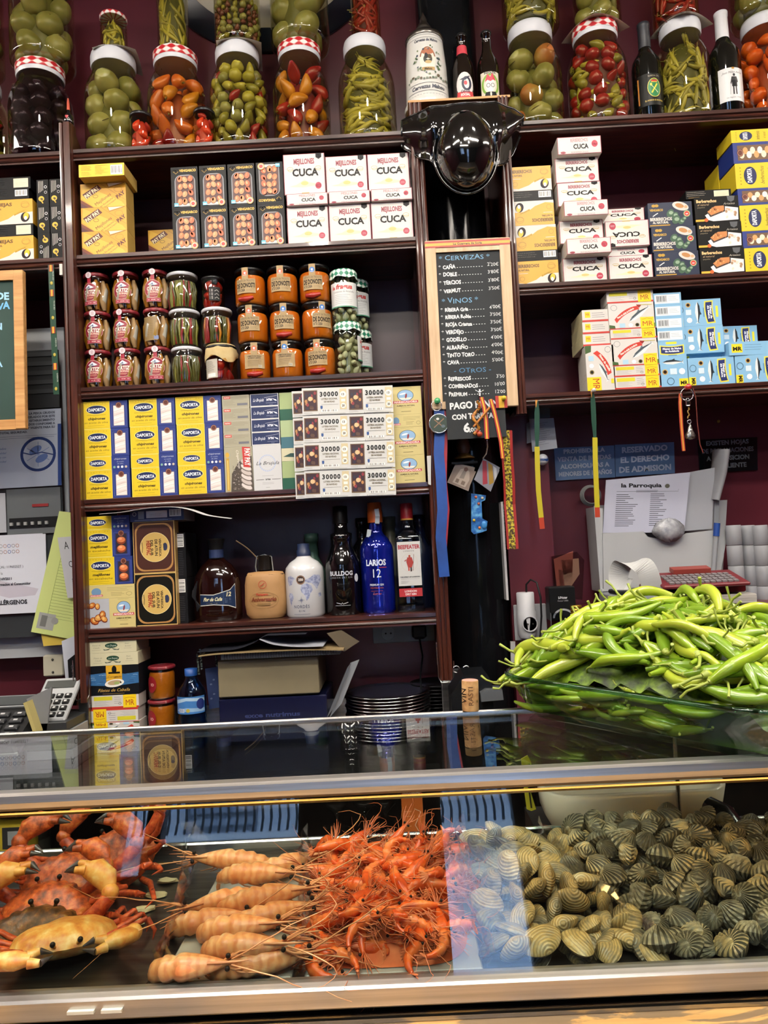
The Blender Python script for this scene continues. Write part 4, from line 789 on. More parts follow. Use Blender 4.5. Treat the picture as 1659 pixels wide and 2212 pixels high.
# ---------------------------------------------------------------- jars
def checker(name, c1, c2, sc):
    m, nt, b = newmat(name); t = nt.nodes.new('ShaderNodeTexChecker'); t.inputs['Scale'].default_value = sc
    t.inputs[1].default_value = hexc(c1); t.inputs[2].default_value = hexc(c2); nt.links.new(coords(nt, (1, 1, 1), 'UV' if 0 else 'Object'), t.inputs[0]); nt.links.new(t.outputs[0], b.inputs['Base Color']); b.inputs['Roughness'].default_value = .35; return m
def gingham(name, c1, c2, n):
    """check that follows the angle round a lid"""
    m, nt, b = newmat(name); tc = nt.nodes.new('ShaderNodeTexCoord'); sp = nt.nodes.new('ShaderNodeSeparateXYZ'); at2 = nt.nodes.new('ShaderNodeMath'); at2.operation = 'ARCTAN2'
    nt.links.new(tc.outputs['Object'], sp.inputs[0]); nt.links.new(sp.outputs[1], at2.inputs[0]); nt.links.new(sp.outputs[0], at2.inputs[1])
    mu = nt.nodes.new('ShaderNodeMath'); mu.operation = 'MULTIPLY'; mu.inputs[1].default_value = n; nt.links.new(at2.outputs[0], mu.inputs[0])
    si = nt.nodes.new('ShaderNodeMath'); si.operation = 'SINE'; nt.links.new(mu.outputs[0], si.inputs[0])
    mz = nt.nodes.new('ShaderNodeMath'); mz.operation = 'MULTIPLY'; mz.inputs[1].default_value = 420; nt.links.new(sp.outputs[2], mz.inputs[0])
    s2 = nt.nodes.new('ShaderNodeMath'); s2.operation = 'SINE'; nt.links.new(mz.outputs[0], s2.inputs[0])
    ad = nt.nodes.new('ShaderNodeMath'); ad.operation = 'ADD'; nt.links.new(si.outputs[0], ad.inputs[0]); nt.links.new(s2.outputs[0], ad.inputs[1])
    mr = nt.nodes.new('ShaderNodeMapRange'); mr.inputs[1].default_value = -1.2; mr.inputs[2].default_value = 1.2; nt.links.new(ad.outputs[0], mr.inputs[0])
    nt.links.new(ramp(nt, mr.outputs[0], [(.3, c1), (.5, '#d98a86' if c1[1] == 'b' else '#8fb8a4'), (.7, c2)]), b.inputs['Base Color']); b.inputs['Roughness'].default_value = .35; return m
REDCHK = gingham('red_check', '#b5222a', '#e6e0da', 14); GRNCHK = gingham('green_check', '#1f7a5c', '#e4ebe4', 16)
LIDW = paint('#c9cbd0', .35); LIDD = paint('#141416', .3, .3); LIDR = noisy('maroon_lid', [(.4, '#6b1a24'), (.6, '#8f2a33'), (.7, '#c3a49a')], 60, rough=.35)
FRUIT = {'tomato': noisy('pickled_green', [(.3, '#6f6f38'), (.55, '#8f8c4e'), (.8, '#aca66c')], 9, rough=.35, detail=3, sub=.15),
 'tomato_r': noisy('pickled_blush', [(.3, '#8c8438'), (.5, '#a5743a'), (.75, '#a8502c')], 6, rough=.35),
 'pepper_o': noisy('pickled_orange', [(.3, '#b8501a'), (.55, '#cf6a20'), (.8, '#dd8430')], 7, rough=.3, sub=.15),
 'pepper_r': noisy('pickled_red', [(.3, '#7a1218'), (.55, '#94201c'), (.8, '#b03420')], 7, rough=.3),
 'pepper_y': noisy('pickled_yellow', [(.3, '#b06a14'), (.6, '#cc8420'), (.8, '#d99a38')], 7, rough=.3),
 'chilli': noisy('pickled_chilli', [(.3, '#6c6a20'), (.55, '#8b8430'), (.8, '#a59a48')], 9, rough=.35),
 'chilli_y': noisy('pickled_chilli_yellow', [(.3, '#8a8428'), (.55, '#aaa03c'), (.8, '#bdb258')], 9, rough=.35),
 'chilli_r': noisy('pickled_chilli_red', [(.3, '#5c1612'), (.6, '#7c221a'), (.8, '#94382a')], 9, rough=.35),
 'olive': noisy('olive_strip', [(.3, '#3c3a12'), (.6, '#5c581e'), (.8, '#7c6c2a')], 12, rough=.3),
 'plum': noisy('dark_plum', [(.3, '#140c12'), (.6, '#2a1218'), (.8, '#4c1c20')], 6, rough=.25)}
def f_tomato(r, m, seed):
    b = MB(); n = 22; rings = []; rd = random.Random(seed)
    for i in range(13):
        a = math.pi*i/12-math.pi/2; q = max(math.cos(a), .03)
        rings.append([(r*q*(1+.045*math.cos(6*2*math.pi*j/n)*q)*math.cos(2*math.pi*j/n), r*q*(1+.045*math.cos(6*2*math.pi*j/n)*q)*math.sin(2*math.pi*j/n), r*.86*math.sin(a)-(.16*r*(max(0, 1-q*2.2)) if a > 0 else 0)) for j in range(n)])
    b.loft(rings, m); b.ball((0, 0, r*.69), (r*.1, r*.1, r*.05), '#5b4a22', 8, 4)
    b.tube([(-r*.35, -r*.93, -r*.2), (0, -r*1.0, -r*.22), (r*.35, -r*.92, -r*.2)], .0008, '#4d3c1c', 5); return b
def f_pepper(r, m, L=2.1):
    b = MB(); rings = []; n = 14
    for i in range(12):
        u = i/11; q = (math.sin(math.pi*min(1, u*.93+.04))**.55)*(1-.42*u); z = (u-.5)*L*r; bx = .18*r*math.sin(math.pi*u)
        rings.append([(bx+r*.78*q*(1+.07*math.cos(3*2*math.pi*j/n))*math.cos(2*math.pi*j/n), r*.78*q*math.sin(2*math.pi*j/n), z) for j in range(n)])
    b.loft(rings, m); b.tube([(0, 0, -L*r*.48), (-r*.1, 0, -L*r*.62)], r*.09, '#70602a', 6); return b
def f_chilli(L, rr, m, bend, stem=True):
    b = MB(); P = []; Q = []
    for i in range(9):
        u = i/8; P.append((L*(u-.5), bend*L*math.sin(math.pi*u)*.35, bend*L*.14*math.sin(2*math.pi*u))); Q.append(rr*(.62+.5*math.sin(math.pi*min(1, u*1.1)))*(1-u**2.5)+.0003)
    b.tube(P, Q, m, 8)
    if stem: b.tube([(-L*.5, 0, 0), (-L*.58, -L*.02, 0), (-L*.66, -L*.03, L*.02)], rr*.22, '#7c7434', 5)
    return b
FM = {}
def fm(key, fn):
    if key not in FM: FM[key] = fn().build(key[0], mesh_only=True)
    return FM[key]
def place(me, name, par, loc, rot):
    o = link(name, me, par, loc); o.rotation_euler = rot; return o
def jar_profile(r, h, kind):
    if kind == 'big': P = [(r*.93, 0), (r*.99, .006), (r, .02), (r, h*.55), (r*.97, h*.64), (r*.88, h*.72), (r*.76, h*.79), (r*.69, h*.83), (r*.69, h*.93)]
    elif kind == 'tall': P = [(r*.92, 0), (r*.99, .005), (r, .02), (r, h*.8), (r*.93, h*.87), (r*.8, h*.92), (r*.8, h*.98)]
    elif kind == 'squat': P = [(r*.86, 0), (r*.97, .004), (r, .012), (r, h*.7), (r*.95, h*.79), (r*.9, h*.83), (r*.9, h*.95)]
    else: P = [(r*.88, 0), (r*.97, .003), (r, .009), (r, h*.76), (r*.96, h*.82), (r*.93, h*.86), (r*.93, h*.96)]
    return P
def jar(name, x, y, z, r, h, kind, lid, label, cat='jar', group=None, gm=None, rz=0):
    t = tag(empty(name, (x, y, z), rz), label, cat, group); P = jar_profile(r, h, kind)
    b = MB(); b.lathe(P, gm or GLASS, 40); b.build('glass', t)
    rn = P[-1][0]*1.07; hl = (.125 if kind == 'big' else .11 if kind == 'tall' else .1)*h
    b = MB()
    if lid:
        m = {'white': LIDW, 'red': REDCHK, 'dark': LIDD, 'maroon': LIDR, 'green': GRNCHK}[lid]; z0 = h-hl
        if lid == 'green':
            n = 40; b.loft([[(rr*(1+.05*w*math.cos(9*2*math.pi*j/n))*math.cos(2*math.pi*j/n), rr*(1+.05*w*math.cos(9*2*math.pi*j/n))*math.sin(2*math.pi*j/n), zz-.003*w*math.cos(5*2*math.pi*j/n)) for j in range(n)] for rr, zz, w in ((r*1.04, h*.84, 1), (rn*1.02, h*.9, .4), (rn*1.03, h*.97, 0), (rn*.95, h, 0), (.001, h+.001, 0))], m, False, True)
        elif kind == 'big' and lid == 'red': b.lathe([(rn*.98, z0), (rn*1.01, z0+hl*.2), (rn*1.01, z0+hl*.3)], LIDW, 40, cap1=False); b.lathe([(rn*1.02, z0+hl*.3), (rn*1.03, h-.005), (rn*.97, h-.001), (.001, h)], m, 40, cap0=False)
        else: b.lathe([(rn*.98, z0), (rn*1.02, z0+hl*.15), (rn*1.02, h-hl*.3), (rn*.98, h-.0012), (rn*.9, h), (rn*.86, h-.001), (.001, h-.001)], m, 40)
        b.build('lid', t)
    return t
def fill(t, kinds, r, h, seed, top=.8, rad=None, name='pickled_pepper'):
    """pack pieces ring by ring inside the glass; every piece is a part of its jar"""
    rd = random.Random(seed); z = 0; lay = 0
    zz = h*.02
    k0 = kinds[0]; s = k0[1]; hmax = h*top
    while zz+s*.9 < hmax:
        ri = r-s*1.03 if zz < h*.55 else (r*(1-.3*(zz/h-.55)/.25))-s*1.03
        n = max(1, int(2*math.pi*max(ri, .001)/(s*1.9))); a0 = rd.uniform(0, 6)
        for i in range(n):
            kd, sz, fn = kinds[rd.randrange(len(kinds))]; a = a0+2*math.pi*i/n
            place(fm((kd, round(sz, 4), rd.randrange(2)), lambda: fn(sz)), name, t, (ri*math.cos(a), ri*math.sin(a), zz+s+rd.uniform(-.1, .1)*s), (rd.uniform(-1, 1), rd.uniform(-1, 1), rd.uniform(0, 6)))
        zz += s*1.62; lay += 1
def fillc(t, mats, r, h, seed, L, rr, n, top=.82, horiz=.8, name='pickled_chilli', core=None):
    rd = random.Random(seed); b = MB(); rc = r*.74
    b.lathe([(rc*.9, h*.02), (rc, h*.05), (rc, h*.55), (rc*.8, h*min(top, .7)), (rc*.3, h*(top-.02))], core or '#4a4a1c', 24); c = b.build('packed_'+name.split('_')[-1]+'s', t); c['kind'] = 'stuff'
    for i in range(n):
        m = mats[rd.randrange(len(mats))]; a = rd.uniform(0, 2*math.pi) if i % 4 == 0 else rd.uniform(-math.pi*.98, -math.pi*.02); q = (i+.5)/n; zz = h*(.05+(top-.1)*q)
        rad = (r if q*top < .57 else r*(1-.55*(q*top-.57)/.28))*rd.uniform(.84, .9)-rr*.5; el = rd.uniform(-.5, .5) if rd.random() < horiz else rd.uniform(.8, 1.5)*rd.choice((-1, 1))
        Lh = L*math.cos(el); sag = r*.9-math.sqrt(max(1e-6, (r*.9)**2-(Lh*.6)**2)); bd = -round(sag/(.35*L), 1); rad = (rad-rr*.6)+bd*.35*L
        me = fm(('chilli', m, round(L, 3), round(rr, 4), bd), lambda: f_chilli(L, rr, FRUIT[m], bd))
        o = link(name, me, t, (rad*math.cos(a), rad*math.sin(a), zz)); o.rotation_euler = (Matrix.Rotation(a+math.pi/2, 3, 'Z') @ Matrix.Rotation(-el, 3, 'Y')).to_euler()
def core(t, r, h, top, m, name='brine'):
    b = MB(); rc = r*.55; b.lathe([(rc*.9, h*.02), (rc, h*.05), (rc, h*top*.8), (rc*.5, h*top)], m, 20); b.build(name, t)['kind'] = 'stuff'
GT = glass('jar_glass_olive', trans='#e9e6cf'); GD = glass('jar_glass_dark', trans='#b9aeb0'); GO = glass('jar_glass_amber', trans='#f4dfc4')
YJ = .092
def J(pxl, pxr, pt, pb, z, kind, lid, label, gm=GT, y=YJ, name='pickle_jar', h=None, group='big pickle jars'):
    px = (pxl+pxr)/2; c = at(px, pb, y); D = y-CAM.y; r = (pxr-pxl)/2/FPX*(D-.0)*.965
    hh = h or (at(px, pt, y).z-z)
    return jar(name, c.x, y, z, r, hh, kind, lid, label, 'jar', group, gm), r, hh
tm = lambda m='tomato': ('tomato_'+m, 0, None)
def TK(m, s): return ('pt_'+m, s, lambda q: f_tomato(q, FRUIT[m], 3))
def PK(m, s): return ('pp_'+m, s, lambda q: f_pepper(q, FRUIT[m]))
t, r, h = J(21, 163, 150, 322, ZA, 'big', 'red', 'big jar of dark plums with a red check lid, by the wooden post', GD); fill(t, [('plum', r*.3, lambda q: f_tomato(q, FRUIT['plum'], 1))], r, h, 1, .72, name='plum'); core(t, r, h, .7, '#0e080c')
hJ1 = h
t, r, h = J(-112, 22, 180, 330, ZA, 'big', 'white', 'big jar of green chillies cut by the picture edge, beside the plum jar'); fillc(t, ['chilli', 'chilli', 'pepper_r'], r, h, 2, .07, .0065, 50)
t, r, h = J(184, 318, 125, 318, ZA, 'big', 'white', 'big jar of large green tomatoes with a white lid, under the small chilli jar'); fill(t, [TK('tomato', r*.43)], r, h, 5, .82, name='pickled_tomato'); core(t, r, h, .6, '#5c5c26'); hJ2 = h
t, r, h = J(319, 452, 122, 308, ZA, 'big', 'red', 'big jar of orange peppers with a red check lid'); fill(t, [PK('pepper_o', r*.33), PK('pepper_o', r*.36), PK('pepper_y', r*.33), PK('pepper_r', r*.33)], r, h, 3, .8); core(t, r, h, .6, '#8a3c14'); hJ3 = h
t, r, h = J(453, 587, 112, 303, ZA, 'big', 'white', 'big jar of mixed small green and red pickles with a white lid'); fill(t, [TK('chilli_y', r*.22), PK('chilli', r*.24), PK('chilli_y', r*.23), TK('tomato', r*.2), PK('pepper_r', r*.22)], r, h, 4, .8, name='mixed_pickle'); core(t, r, h, .6, '#5c4a1c'); hJ4 = h
t, r, h = J(589, 720, 107, 297, ZA, 'big', 'red', 'big jar of red and yellow peppers with a red check lid'); fill(t, [PK('pepper_r', r*.34), PK('pepper_r', r*.34), PK('pepper_y', r*.34)], r, h, 8, .82); core(t, r, h, .62, '#6a1512'); hJ5 = h
t, r, h = J(731, 862, 98, 290, ZA, 'big', 'white', 'big jar of yellow-green chillies laid in rings, next to the stein'); fillc(t, ['chilli', 'chilli_y'], r, h, 6, .085, .0078, 78, horiz=1, top=.84); hJ6 = h
for pxl, pxr, lb in ((281, 332, 'tomato'), (419, 468, 'orange pepper')):
    t, r, h = J(pxl, pxr, 250 if pxl < 300 else 242, 312, ZA, 'small', 'dark', f'small jar of red piquillo peppers standing before the big {"green tomato" if lb == "tomato" else "orange pepper"} jar', GO, .034, group='small red pepper jars'); fill(t, [PK('pepper_r', r*.5), ('pp2', r*.5, lambda q: f_pepper(q, noisy('piquillo', [(.3, '#b8341c'), (.7, '#cf4a28')], 6, rough=.3)))], r, h, 3, .85); core(t, r, h, .8, '#a02c18')
# upper tier standing on the lids
def T(pxl, pxr, base_h, kind, lid, h, label, gm=GT, name='pickle_jar', y=YJ):
    c = at((pxl+pxr)/2, 60, y); r = (pxr-pxl)/2/FPX*(y-CAM.y)*.96
    return jar(name, c.x, y, (ZA if pxl < 1000 else ZF)+base_h+.0015, r, h, kind, lid, label, 'jar', 'jars on the upper tier', gm), r, h
t, r, h = T(20, 163, hJ1, 'tall', 'white', .27, 'tall jar of large green tomatoes standing on the plum jar'); fill(t, [TK('tomato', r*.42)], r, h, 12, .9, name='pickled_tomato'); core(t, r, h, .8, '#5c5c26')
t, r, h = T(-120, 8, hJ1, 'tall', 'white', .27, 'tall jar of green tomatoes barely inside the picture corner'); fill(t, [TK('tomato', r*.42)], r, h, 12, .9, name='pickled_tomato')
t, r, h = T(215, 276, hJ2, 'small', 'red', .118, 'little jar of green chillies with a red check lid, on the green tomato jar'); fillc(t, ['chilli', 'chilli_y'], r, h, 3, .035, .0045, 34, horiz=.3)
t, r, h = T(338, 410, hJ3, 'tall', 'white', .24, 'slim tall jar of upright green chillies standing on the orange pepper jar'); fillc(t, ['chilli', 'chilli_y'], r, h, 9, .09, .005, 46, horiz=0, top=.88)
t, r, h = T(460, 567, hJ4, 'tall', 'white', .26, 'tall jar of green and pinkish olives on the mixed pickle jar'); fill(t, [('ol1', r*.16, lambda q: f_pepper(q, FRUIT['chilli'], 1.7)), ('ol2', r*.16, lambda q: f_pepper(q, noisy('olive_pink', [(.3, '#5c2c24'), (.7, '#7a4434')], 6, rough=.4), 1.6)), ('ol3', r*.16, lambda q: f_tomato(q, FRUIT['tomato'], 2))], r, h, 21, .46, name='olive'); core(t, r, h, .8, '#4a4420')
t, r, h = T(580, 716, hJ5, 'tall', 'white', .27, 'tall jar of very large green tomatoes on the red pepper jar'); fill(t, [TK('tomato', r*.46)], r, h, 17, .9, name='pickled_tomato'); core(t, r, h, .8, '#5c5c26')
t, r, h = T(757, 825, hJ6, 'tall', 'white', .25, 'slim tall jar of dried red chillies on the yellow-green chilli jar', GO); fillc(t, ['chilli_r'], r, h, 19, .08, .006, 46, horiz=.3, core='#3a100c')
# right side of the top shelf
def JR(*a, **k): return J(*a, **k)
t, r, h = J(1088, 1222, 68, 256, ZF, 'big', 'white', 'big jar of green tomatoes with one blushing, beside the beer bottles'); fill(t, [TK('tomato', r*.42), TK('tomato', r*.42), TK('tomato_r', r*.4)], r, h, 31, .82, name='pickled_tomato'); core(t, r, h, .6, '#5c5c26'); hK1 = h
t, r, h = J(1228, 1363, 66, 248, ZF, 'big', 'red', 'big jar of red peppers and yellow chillies with a red check lid'); fill(t, [PK('pepper_r', r*.25), TK('pepper_r', r*.24), PK('chilli', r*.25)], r, h, 33, .8); fillc(t, ['chilli_y'], r, h, 6, .075, .008, 14, horiz=.9, core='#4a1410'); hK2 = h
t, r, h = J(1420, 1541, 58, 243, ZF, 'big', 'white', 'big jar of tangled green chillies between the two wine bottles'); fillc(t, ['chilli', 'chilli_y'], r, h, 41, .075, .006, 72, horiz=.6); hK3 = h
t, r, h = J(1598, 1726, 48, 235, ZF, 'big', 'white', 'big jar of small orange tomatoes cut by the picture edge', GO); fill(t, [TK('pepper_o', r*.29), PK('pepper_o', r*.28)], r, h, 43, .82, name='orange_tomato'); core(t, r, h, .6, '#8a3c14'); hK4 = h
t, r, h = T(1082, 1212, hK1, 'tall', 'white', .26, 'tall jar of tangled green chillies above the beer bottles'); fillc(t, ['chilli', 'chilli_y'], r, h, 44, .075, .006, 56, horiz=.6, top=.6)
t, r, h = T(1238, 1345, hK2, 'tall', 'white', .26, 'tall jar of ridged green tomatoes on the red pepper jar'); fill(t, [TK('tomato', r*.44)], r, h, 45, .9, name='pickled_tomato'); core(t, r, h, .8, '#5c5c26')
t, r, h = T(1410, 1512, hK3, 'tall', 'white', .26, 'tall jar of dark red chillies standing between the wine bottles', GO); fillc(t, ['chilli_r', 'pepper_r'], r, h, 46, .075, .006, 50, horiz=.4, core='#3a100c')
t, r, h = T(1580, 1710, hK4, 'tall', 'white', .26, 'tall jar of green tomatoes in the upper picture corner on the orange jar'); fill(t, [TK('tomato', r*.42)], r, h, 47, .9, name='pickled_tomato'); core(t, r, h, .8, '#5c5c26')
# folded napkins between the lids
for px, py, hh, s, lab, zz in ((255, 122, hJ2, .058, 'on the green tomato jar', ZA), (518, 112, hJ4, .062, 'on the mixed pickle jar', ZA), (1285, 66, hK2, .066, 'on the red pepper jar', ZF), (1470, 58, hK3, .06, 'between the wine bottles', ZF)):
    b = MB(); n = 8; pts = []; c = at(px, py, YJ)
    for i in range(n+1):
        for j in range(n+1):
            X = (i/n-.5)*2; Y = (j/n-.5)*2; d = max(0, math.hypot(X, Y)-.95); pts.append((X*s, Y*s, -d*.03))
    fs = [(i*(n+1)+j, (i+1)*(n+1)+j, (i+1)*(n+1)+j+1, i*(n+1)+j+1) for i in range(n) for j in range(n)]
    b.add(pts, fs, '#d8d2c4'); b.add([(p[0], p[1], p[2]+.0009) for p in pts], fs, '#e2ddd0'); o = b.build('paper_napkin', None, (c.x, YJ, zz+hh+.0002)); o.rotation_euler = (0, 0, .5 if px > 1000 else .15); tag(o, 'folded white paper napkin '+lab, 'napkin', 'napkins between jars')
# ---------------------------------------------------------------- shelf C: jars of preserves
SARD = [noisy('sardine_amber', [(.3, '#6a4c10'), (.55, '#a07c1c'), (.8, '#c8ac48')], 6, (3, 3, .6), .3), noisy('sardine_silver', [(.3, '#7d7c74'), (.6, '#b5b2a4'), (.8, '#d8d4c4')], 6, (3, 3, .6), .25)]
def ortiz_proto(face_label=True):
    r, h = .0345, .1055; t = jar('sardine_jar', 0, 0, 0, r, h, 'small', 'maroon', '', gm=GO)
    for i in range(8):
        a = 2*math.pi*i/8+.5; b = MB(); b.tube([(.0005, .003, .004), (0, -.002, .03), (.001, .003, .06), (0, 0, .086)], [.005, .0115, .0105, .004], SARD[i % 2], 8)
        o = b.build('sardine', t, (r*.72*math.cos(a), r*.72*math.sin(a), 0)); o.rotation_euler = (0, 0, a)
    b = MB(); b.lathe([(r*.5, .004), (r*.5, .085)], '#6a4a14', 14); b.build('packed_sardines', t)['kind'] = 'stuff'
    b = MB(); f = Face(b, w=100, h=100, cyl=(r*1.012, 0, R(-90), .001))
    if face_label:
        f.rect(45, 72, 55, 97, '#a02038'); f.ell(50, 50, 25.5, 25, '#e3b9a8'); f.ell(50, 50, 24.5, 24, '#8c1c30'); f.poly([(36, 62), (49, 71), (63, 62.5), (50, 58)], '#dfe2ea'); f.poly([(43, 62), (50, 67), (52, 61)], '#5c6b88'); f.poly([(40, 60), (60, 60), (50, 57)], '#1c2440')
        f.text('ORTIZ', 50, 45.5, 9.5, '#e8e2d2', b=1, fit=34); f.text('SARDINAS', 50, 38.5, 5, '#e6b9a6', b=1, fit=30); f.rule(38, 60, 34.5, 1.4, '#e0a98f'); f.rule(42, 57, 31, .8, '#c98a7a')
        f.rect(31, 15, 70, 25, '#c98f92'); f.rect(31, 16, 70, 24, '#9b2038'); f.rule(35, 66, 20, 2, '#e3b9b4')
    else:
        f.rect(30, 15, 72, 80, '#8a7248'); f.lines(33, 69, 20, 76, 12, .6, '#4c4030', .3); f.rect(62, 18, 74, 28, '#6a7ca8')
    b.build('paper_label', t)
    if face_label:
        b = MB(); b.lathe([(.0085, 0), (.0085, .0009)], '#dbcdd0', 24, T=Matrix.Translation((0, -r*1.05, .0965)) @ Matrix.Rotation(R(90), 4, 'X')); f = Face(b, (-.0085, -r*1.05-.001, .088), (.017, 0, 0), (0, 0, .017), 10, 10); f.ring(5, 5.6, 1.7, 1.7, .5, '#9b4a60'); f.rule(3, 7, 2.6, .5, '#b07a88'); b.build('seal_tag', t)
    return t
op = [ortiz_proto(True), ortiz_proto(False)]; used = [0, 0]
def inst(pr, k, loc, rz, label, cat, group):
    o = pr[k] if not used[k] else copy_tree(pr[k]); used[k] = 1; o.location = loc; o.rotation_euler = (0, 0, rz); return tag(o, label, cat, group)
for c, px in enumerate((213, 276, 341)):
    for rr in range(3):
        bk = (c == 2 and rr == 1); x = at(px, 832-4*c, .045).x+(.001*rr)
        inst(op, 1 if bk else 0, (x, .05, ZCs+.1062*rr), (0, .1, -.15, .05, -.12, .1, .2, -.2, .15)[c*3+rr]-.08, f'sardine jar with {"its plain back label forward" if bk else "a maroon oval label"}, {("bottom", "middle", "top")[rr]} tier, {ORD[c]} from the post', 'jar', 'sardine jars')
def J2(px, py, zz, r, h, kind, lid, label, gm=GLASS, y=.058, name='preserve_jar', group='preserve jars on the third shelf', rz=0):
    x = at(px, py, y).x; return jar(name, x, y, zz, r, h, kind, lid, label, 'jar', group, gm, rz)
seq = [(406, 825, ZCs, 'white', 'jar of green and red pepper strips with a white lid, bottom of its column'), (404, 825, ZCs+.1035, 'white', 'jar of green pepper strips with a white lid, middle of its column'), (402, 825, ZCs+.207, 'white', 'jar of green pepper strips with a white lid, top of its column'), (474, 820, ZCs+.1035, 'white', 'jar of orange and green pepper strips under the little red jar')]
rd = random.Random(5)
for k, (px, py, zz, lid, lb) in enumerate(seq):
    t = J2(px, py, zz, .0425, .1025, 'squat', lid, lb)
    b = MB(); b.lathe([(.028, .004), (.03, .08)], '#4c3c18', 16); b.build('packed_strips', t)['kind'] = 'stuff'
    for i in range(22):
        a = -math.pi*(.02+.96*i/21); mm = ('olive', 'olive', 'pepper_y' if k == 3 else 'chilli', 'olive', 'pepper_r')[rd.randrange(5)]; P = [(0, 0, .006), (rd.uniform(-.004, .004), 0, .03), (rd.uniform(-.004, .004), 0, .055), (0, 0, .078)]
        b = MB(); b.tube(P, [.003, .006, .006, .002], FRUIT[mm], 6, flat=.6); b.build('pepper_strip', t, (.034*math.cos(a), .034*math.sin(a), 0))
t = J2(468, 820, ZCs+.207, .031, .089, 'small', 'dark', 'little jar of red peppers with a dark lid on the orange and green strips jar', GO); fill(t, [PK('pepper_r', .015), ('pp2', .0155, None)] if 0 else [PK('pepper_r', .015)], .031, .089, 3, .86); core(t, .03, .089, .8, '#8a2014')
b = MB(); f = Face(b, w=60, h=60, cyl=(.0315, .01, R(-70), .001)); f.rect(14, 8, 46, 46, '#141416')
for i in range(3): f.rect(17, 12+10*i, 27, 20+10*i, '#b9b6b0', up=False); f.line([(30, 14+10*i), (36, 18+10*i), (42, 13+10*i)], 2, '#8f8d88')
b.build('paper_label', t)
t = J2(480, 820, ZCs, .0435, .1025, 'squat', 'dark', 'jar of red peppers capped with crumpled tan paper and a white back label', GO); fill(t, [PK('pepper_r', .019)], .043, .1, 3, .86); core(t, .043, .1, .8, '#6a1812')
n = 40; b = MB(); rings = []
for q, zz, wv in ((1.02, .062, 1), (1.06, .075, .8), (1.0, .088, .3), (.96, .1, .1), (.9, .1045, 0), (.01, .106, 0)):
    rings.append([(.0435*q*(1+.05*wv*math.sin(7*2*math.pi*j/n))*math.cos(2*math.pi*j/n), .0435*q*(1+.05*wv*math.sin(7*2*math.pi*j/n))*math.sin(2*math.pi*j/n), zz+.01*wv*math.sin(3*2*math.pi*j/n+1)*(1 if q > 1 else .2)) for j in range(n)])
b.loft(rings, noisy('kraft', [(.3, '#b79f6c'), (.7, '#cdb988')], 30, rough=.8, bmp=.3), False, True); b.build('paper_cap', t)
b = MB(); f = Face(b, w=60, h=60, cyl=(.0441, .005, R(-118), .001)); f.rect(10, 5, 50, 56, '#b9b2a4'); f.rect(18, 8, 44, 18, '#e6e4e0'); f.lines(14, 44, 22, 52, 12, .6, '#55504a', .3); b.build('paper_label', t)
# orange jars with a brown paper band
KR = noisy('kraft_label', [(.3, '#a08860'), (.7, '#b59c72')], 40, rough=.7)
def donosti(blue, back, red):
    r, h = .0425, .1025; t = jar('pepper_jar', 0, 0, 0, r, h, 'squat', 'dark', '', gm=GO)
    b = MB(); b.lathe([(r*.8, .003), (r*.965, .008), (r*.965, h*.69), (r*.9, h*.78)], noisy('orange_preserve', [(.3, '#b06414'), (.55, '#d18420'), (.75, '#d8983a')], 14, rough=.35, detail=2), 32)
    b.build('orange_peppers', t)
    if red: b = MB(); b.tube([(-.02, -r*.87, .014), (.0, -r*.97, .012), (.02, -r*.87, .017)], [.006, .009, .005], FRUIT['pepper_r'], 8); b.build('red_pepper', t)
    b = MB(); f = Face(b, w=100, h=100, cyl=(r*1.015, 0, R(-90), .001)); f.rect(22, 29, 78, 68, KR)
    f.rect(41, 66, 59, 99, KR); f.ell(50, 83, 7.5, 7.5, '#2a6fb8' if blue else '#c2643c'); f.rect(47.5, 81, 52.5, 86, '#dfe3e6'); f.rule(46, 54, 78, 1, '#dfe3e6')
    if back: f.lines(31, 69, 34, 52, 8, .7, '#5c4c34', .25); f.text('A PIMIENTOS DEL PIQUILLO', 50, 60, 3.4, '#3a2e20', b=1, fit=38); f.text('A FUEGO LENTO', 50, 55, 3.4, '#3a2e20', b=1, fit=34); f.bars(60, 31, 70, 38, '#c9bfa8')
    else: f.text('LLÉVATE UN TROCITO', 50, 59.5, 6, '#3a2e20', fit=50); f.text('DE DONOSTI', 50, 44, 12, '#241a12', b=1, fit=52); f.text('A TU CASA', 25, 34, 7, '#3a2e20', 'l', b=1, fit=24); f.lines(52, 74, 33, 41, 3, .6, '#5c4c34')
    b.build('paper_label', t); return t
for c, px in enumerate((553, 623, 693)):
    for rr in range(3):
        blue = (c, rr) in ((1, 0), (1, 1), (2, 1), (2, 2)); back = rr == 0 and c < 2; t = donosti(blue, back, (c+rr) % 2 == 0)
        t.location = (at(px-2*rr, 815-4*c, .055).x, .055, ZCs+.1032*rr); t.rotation_euler = (0, 0, ((.12, -.05, -.14), (-.05, .04, 0), (-.1, .42, -.05))[c][rr]); tag(t, f'orange pepper jar, {"blue" if blue else "orange"} dot on label, {("bottom", "middle", "top")[rr]} tier, {("first", "middle", "last")[c]} column'+(', small print forward' if back else ''), 'jar', 'orange pepper jars')
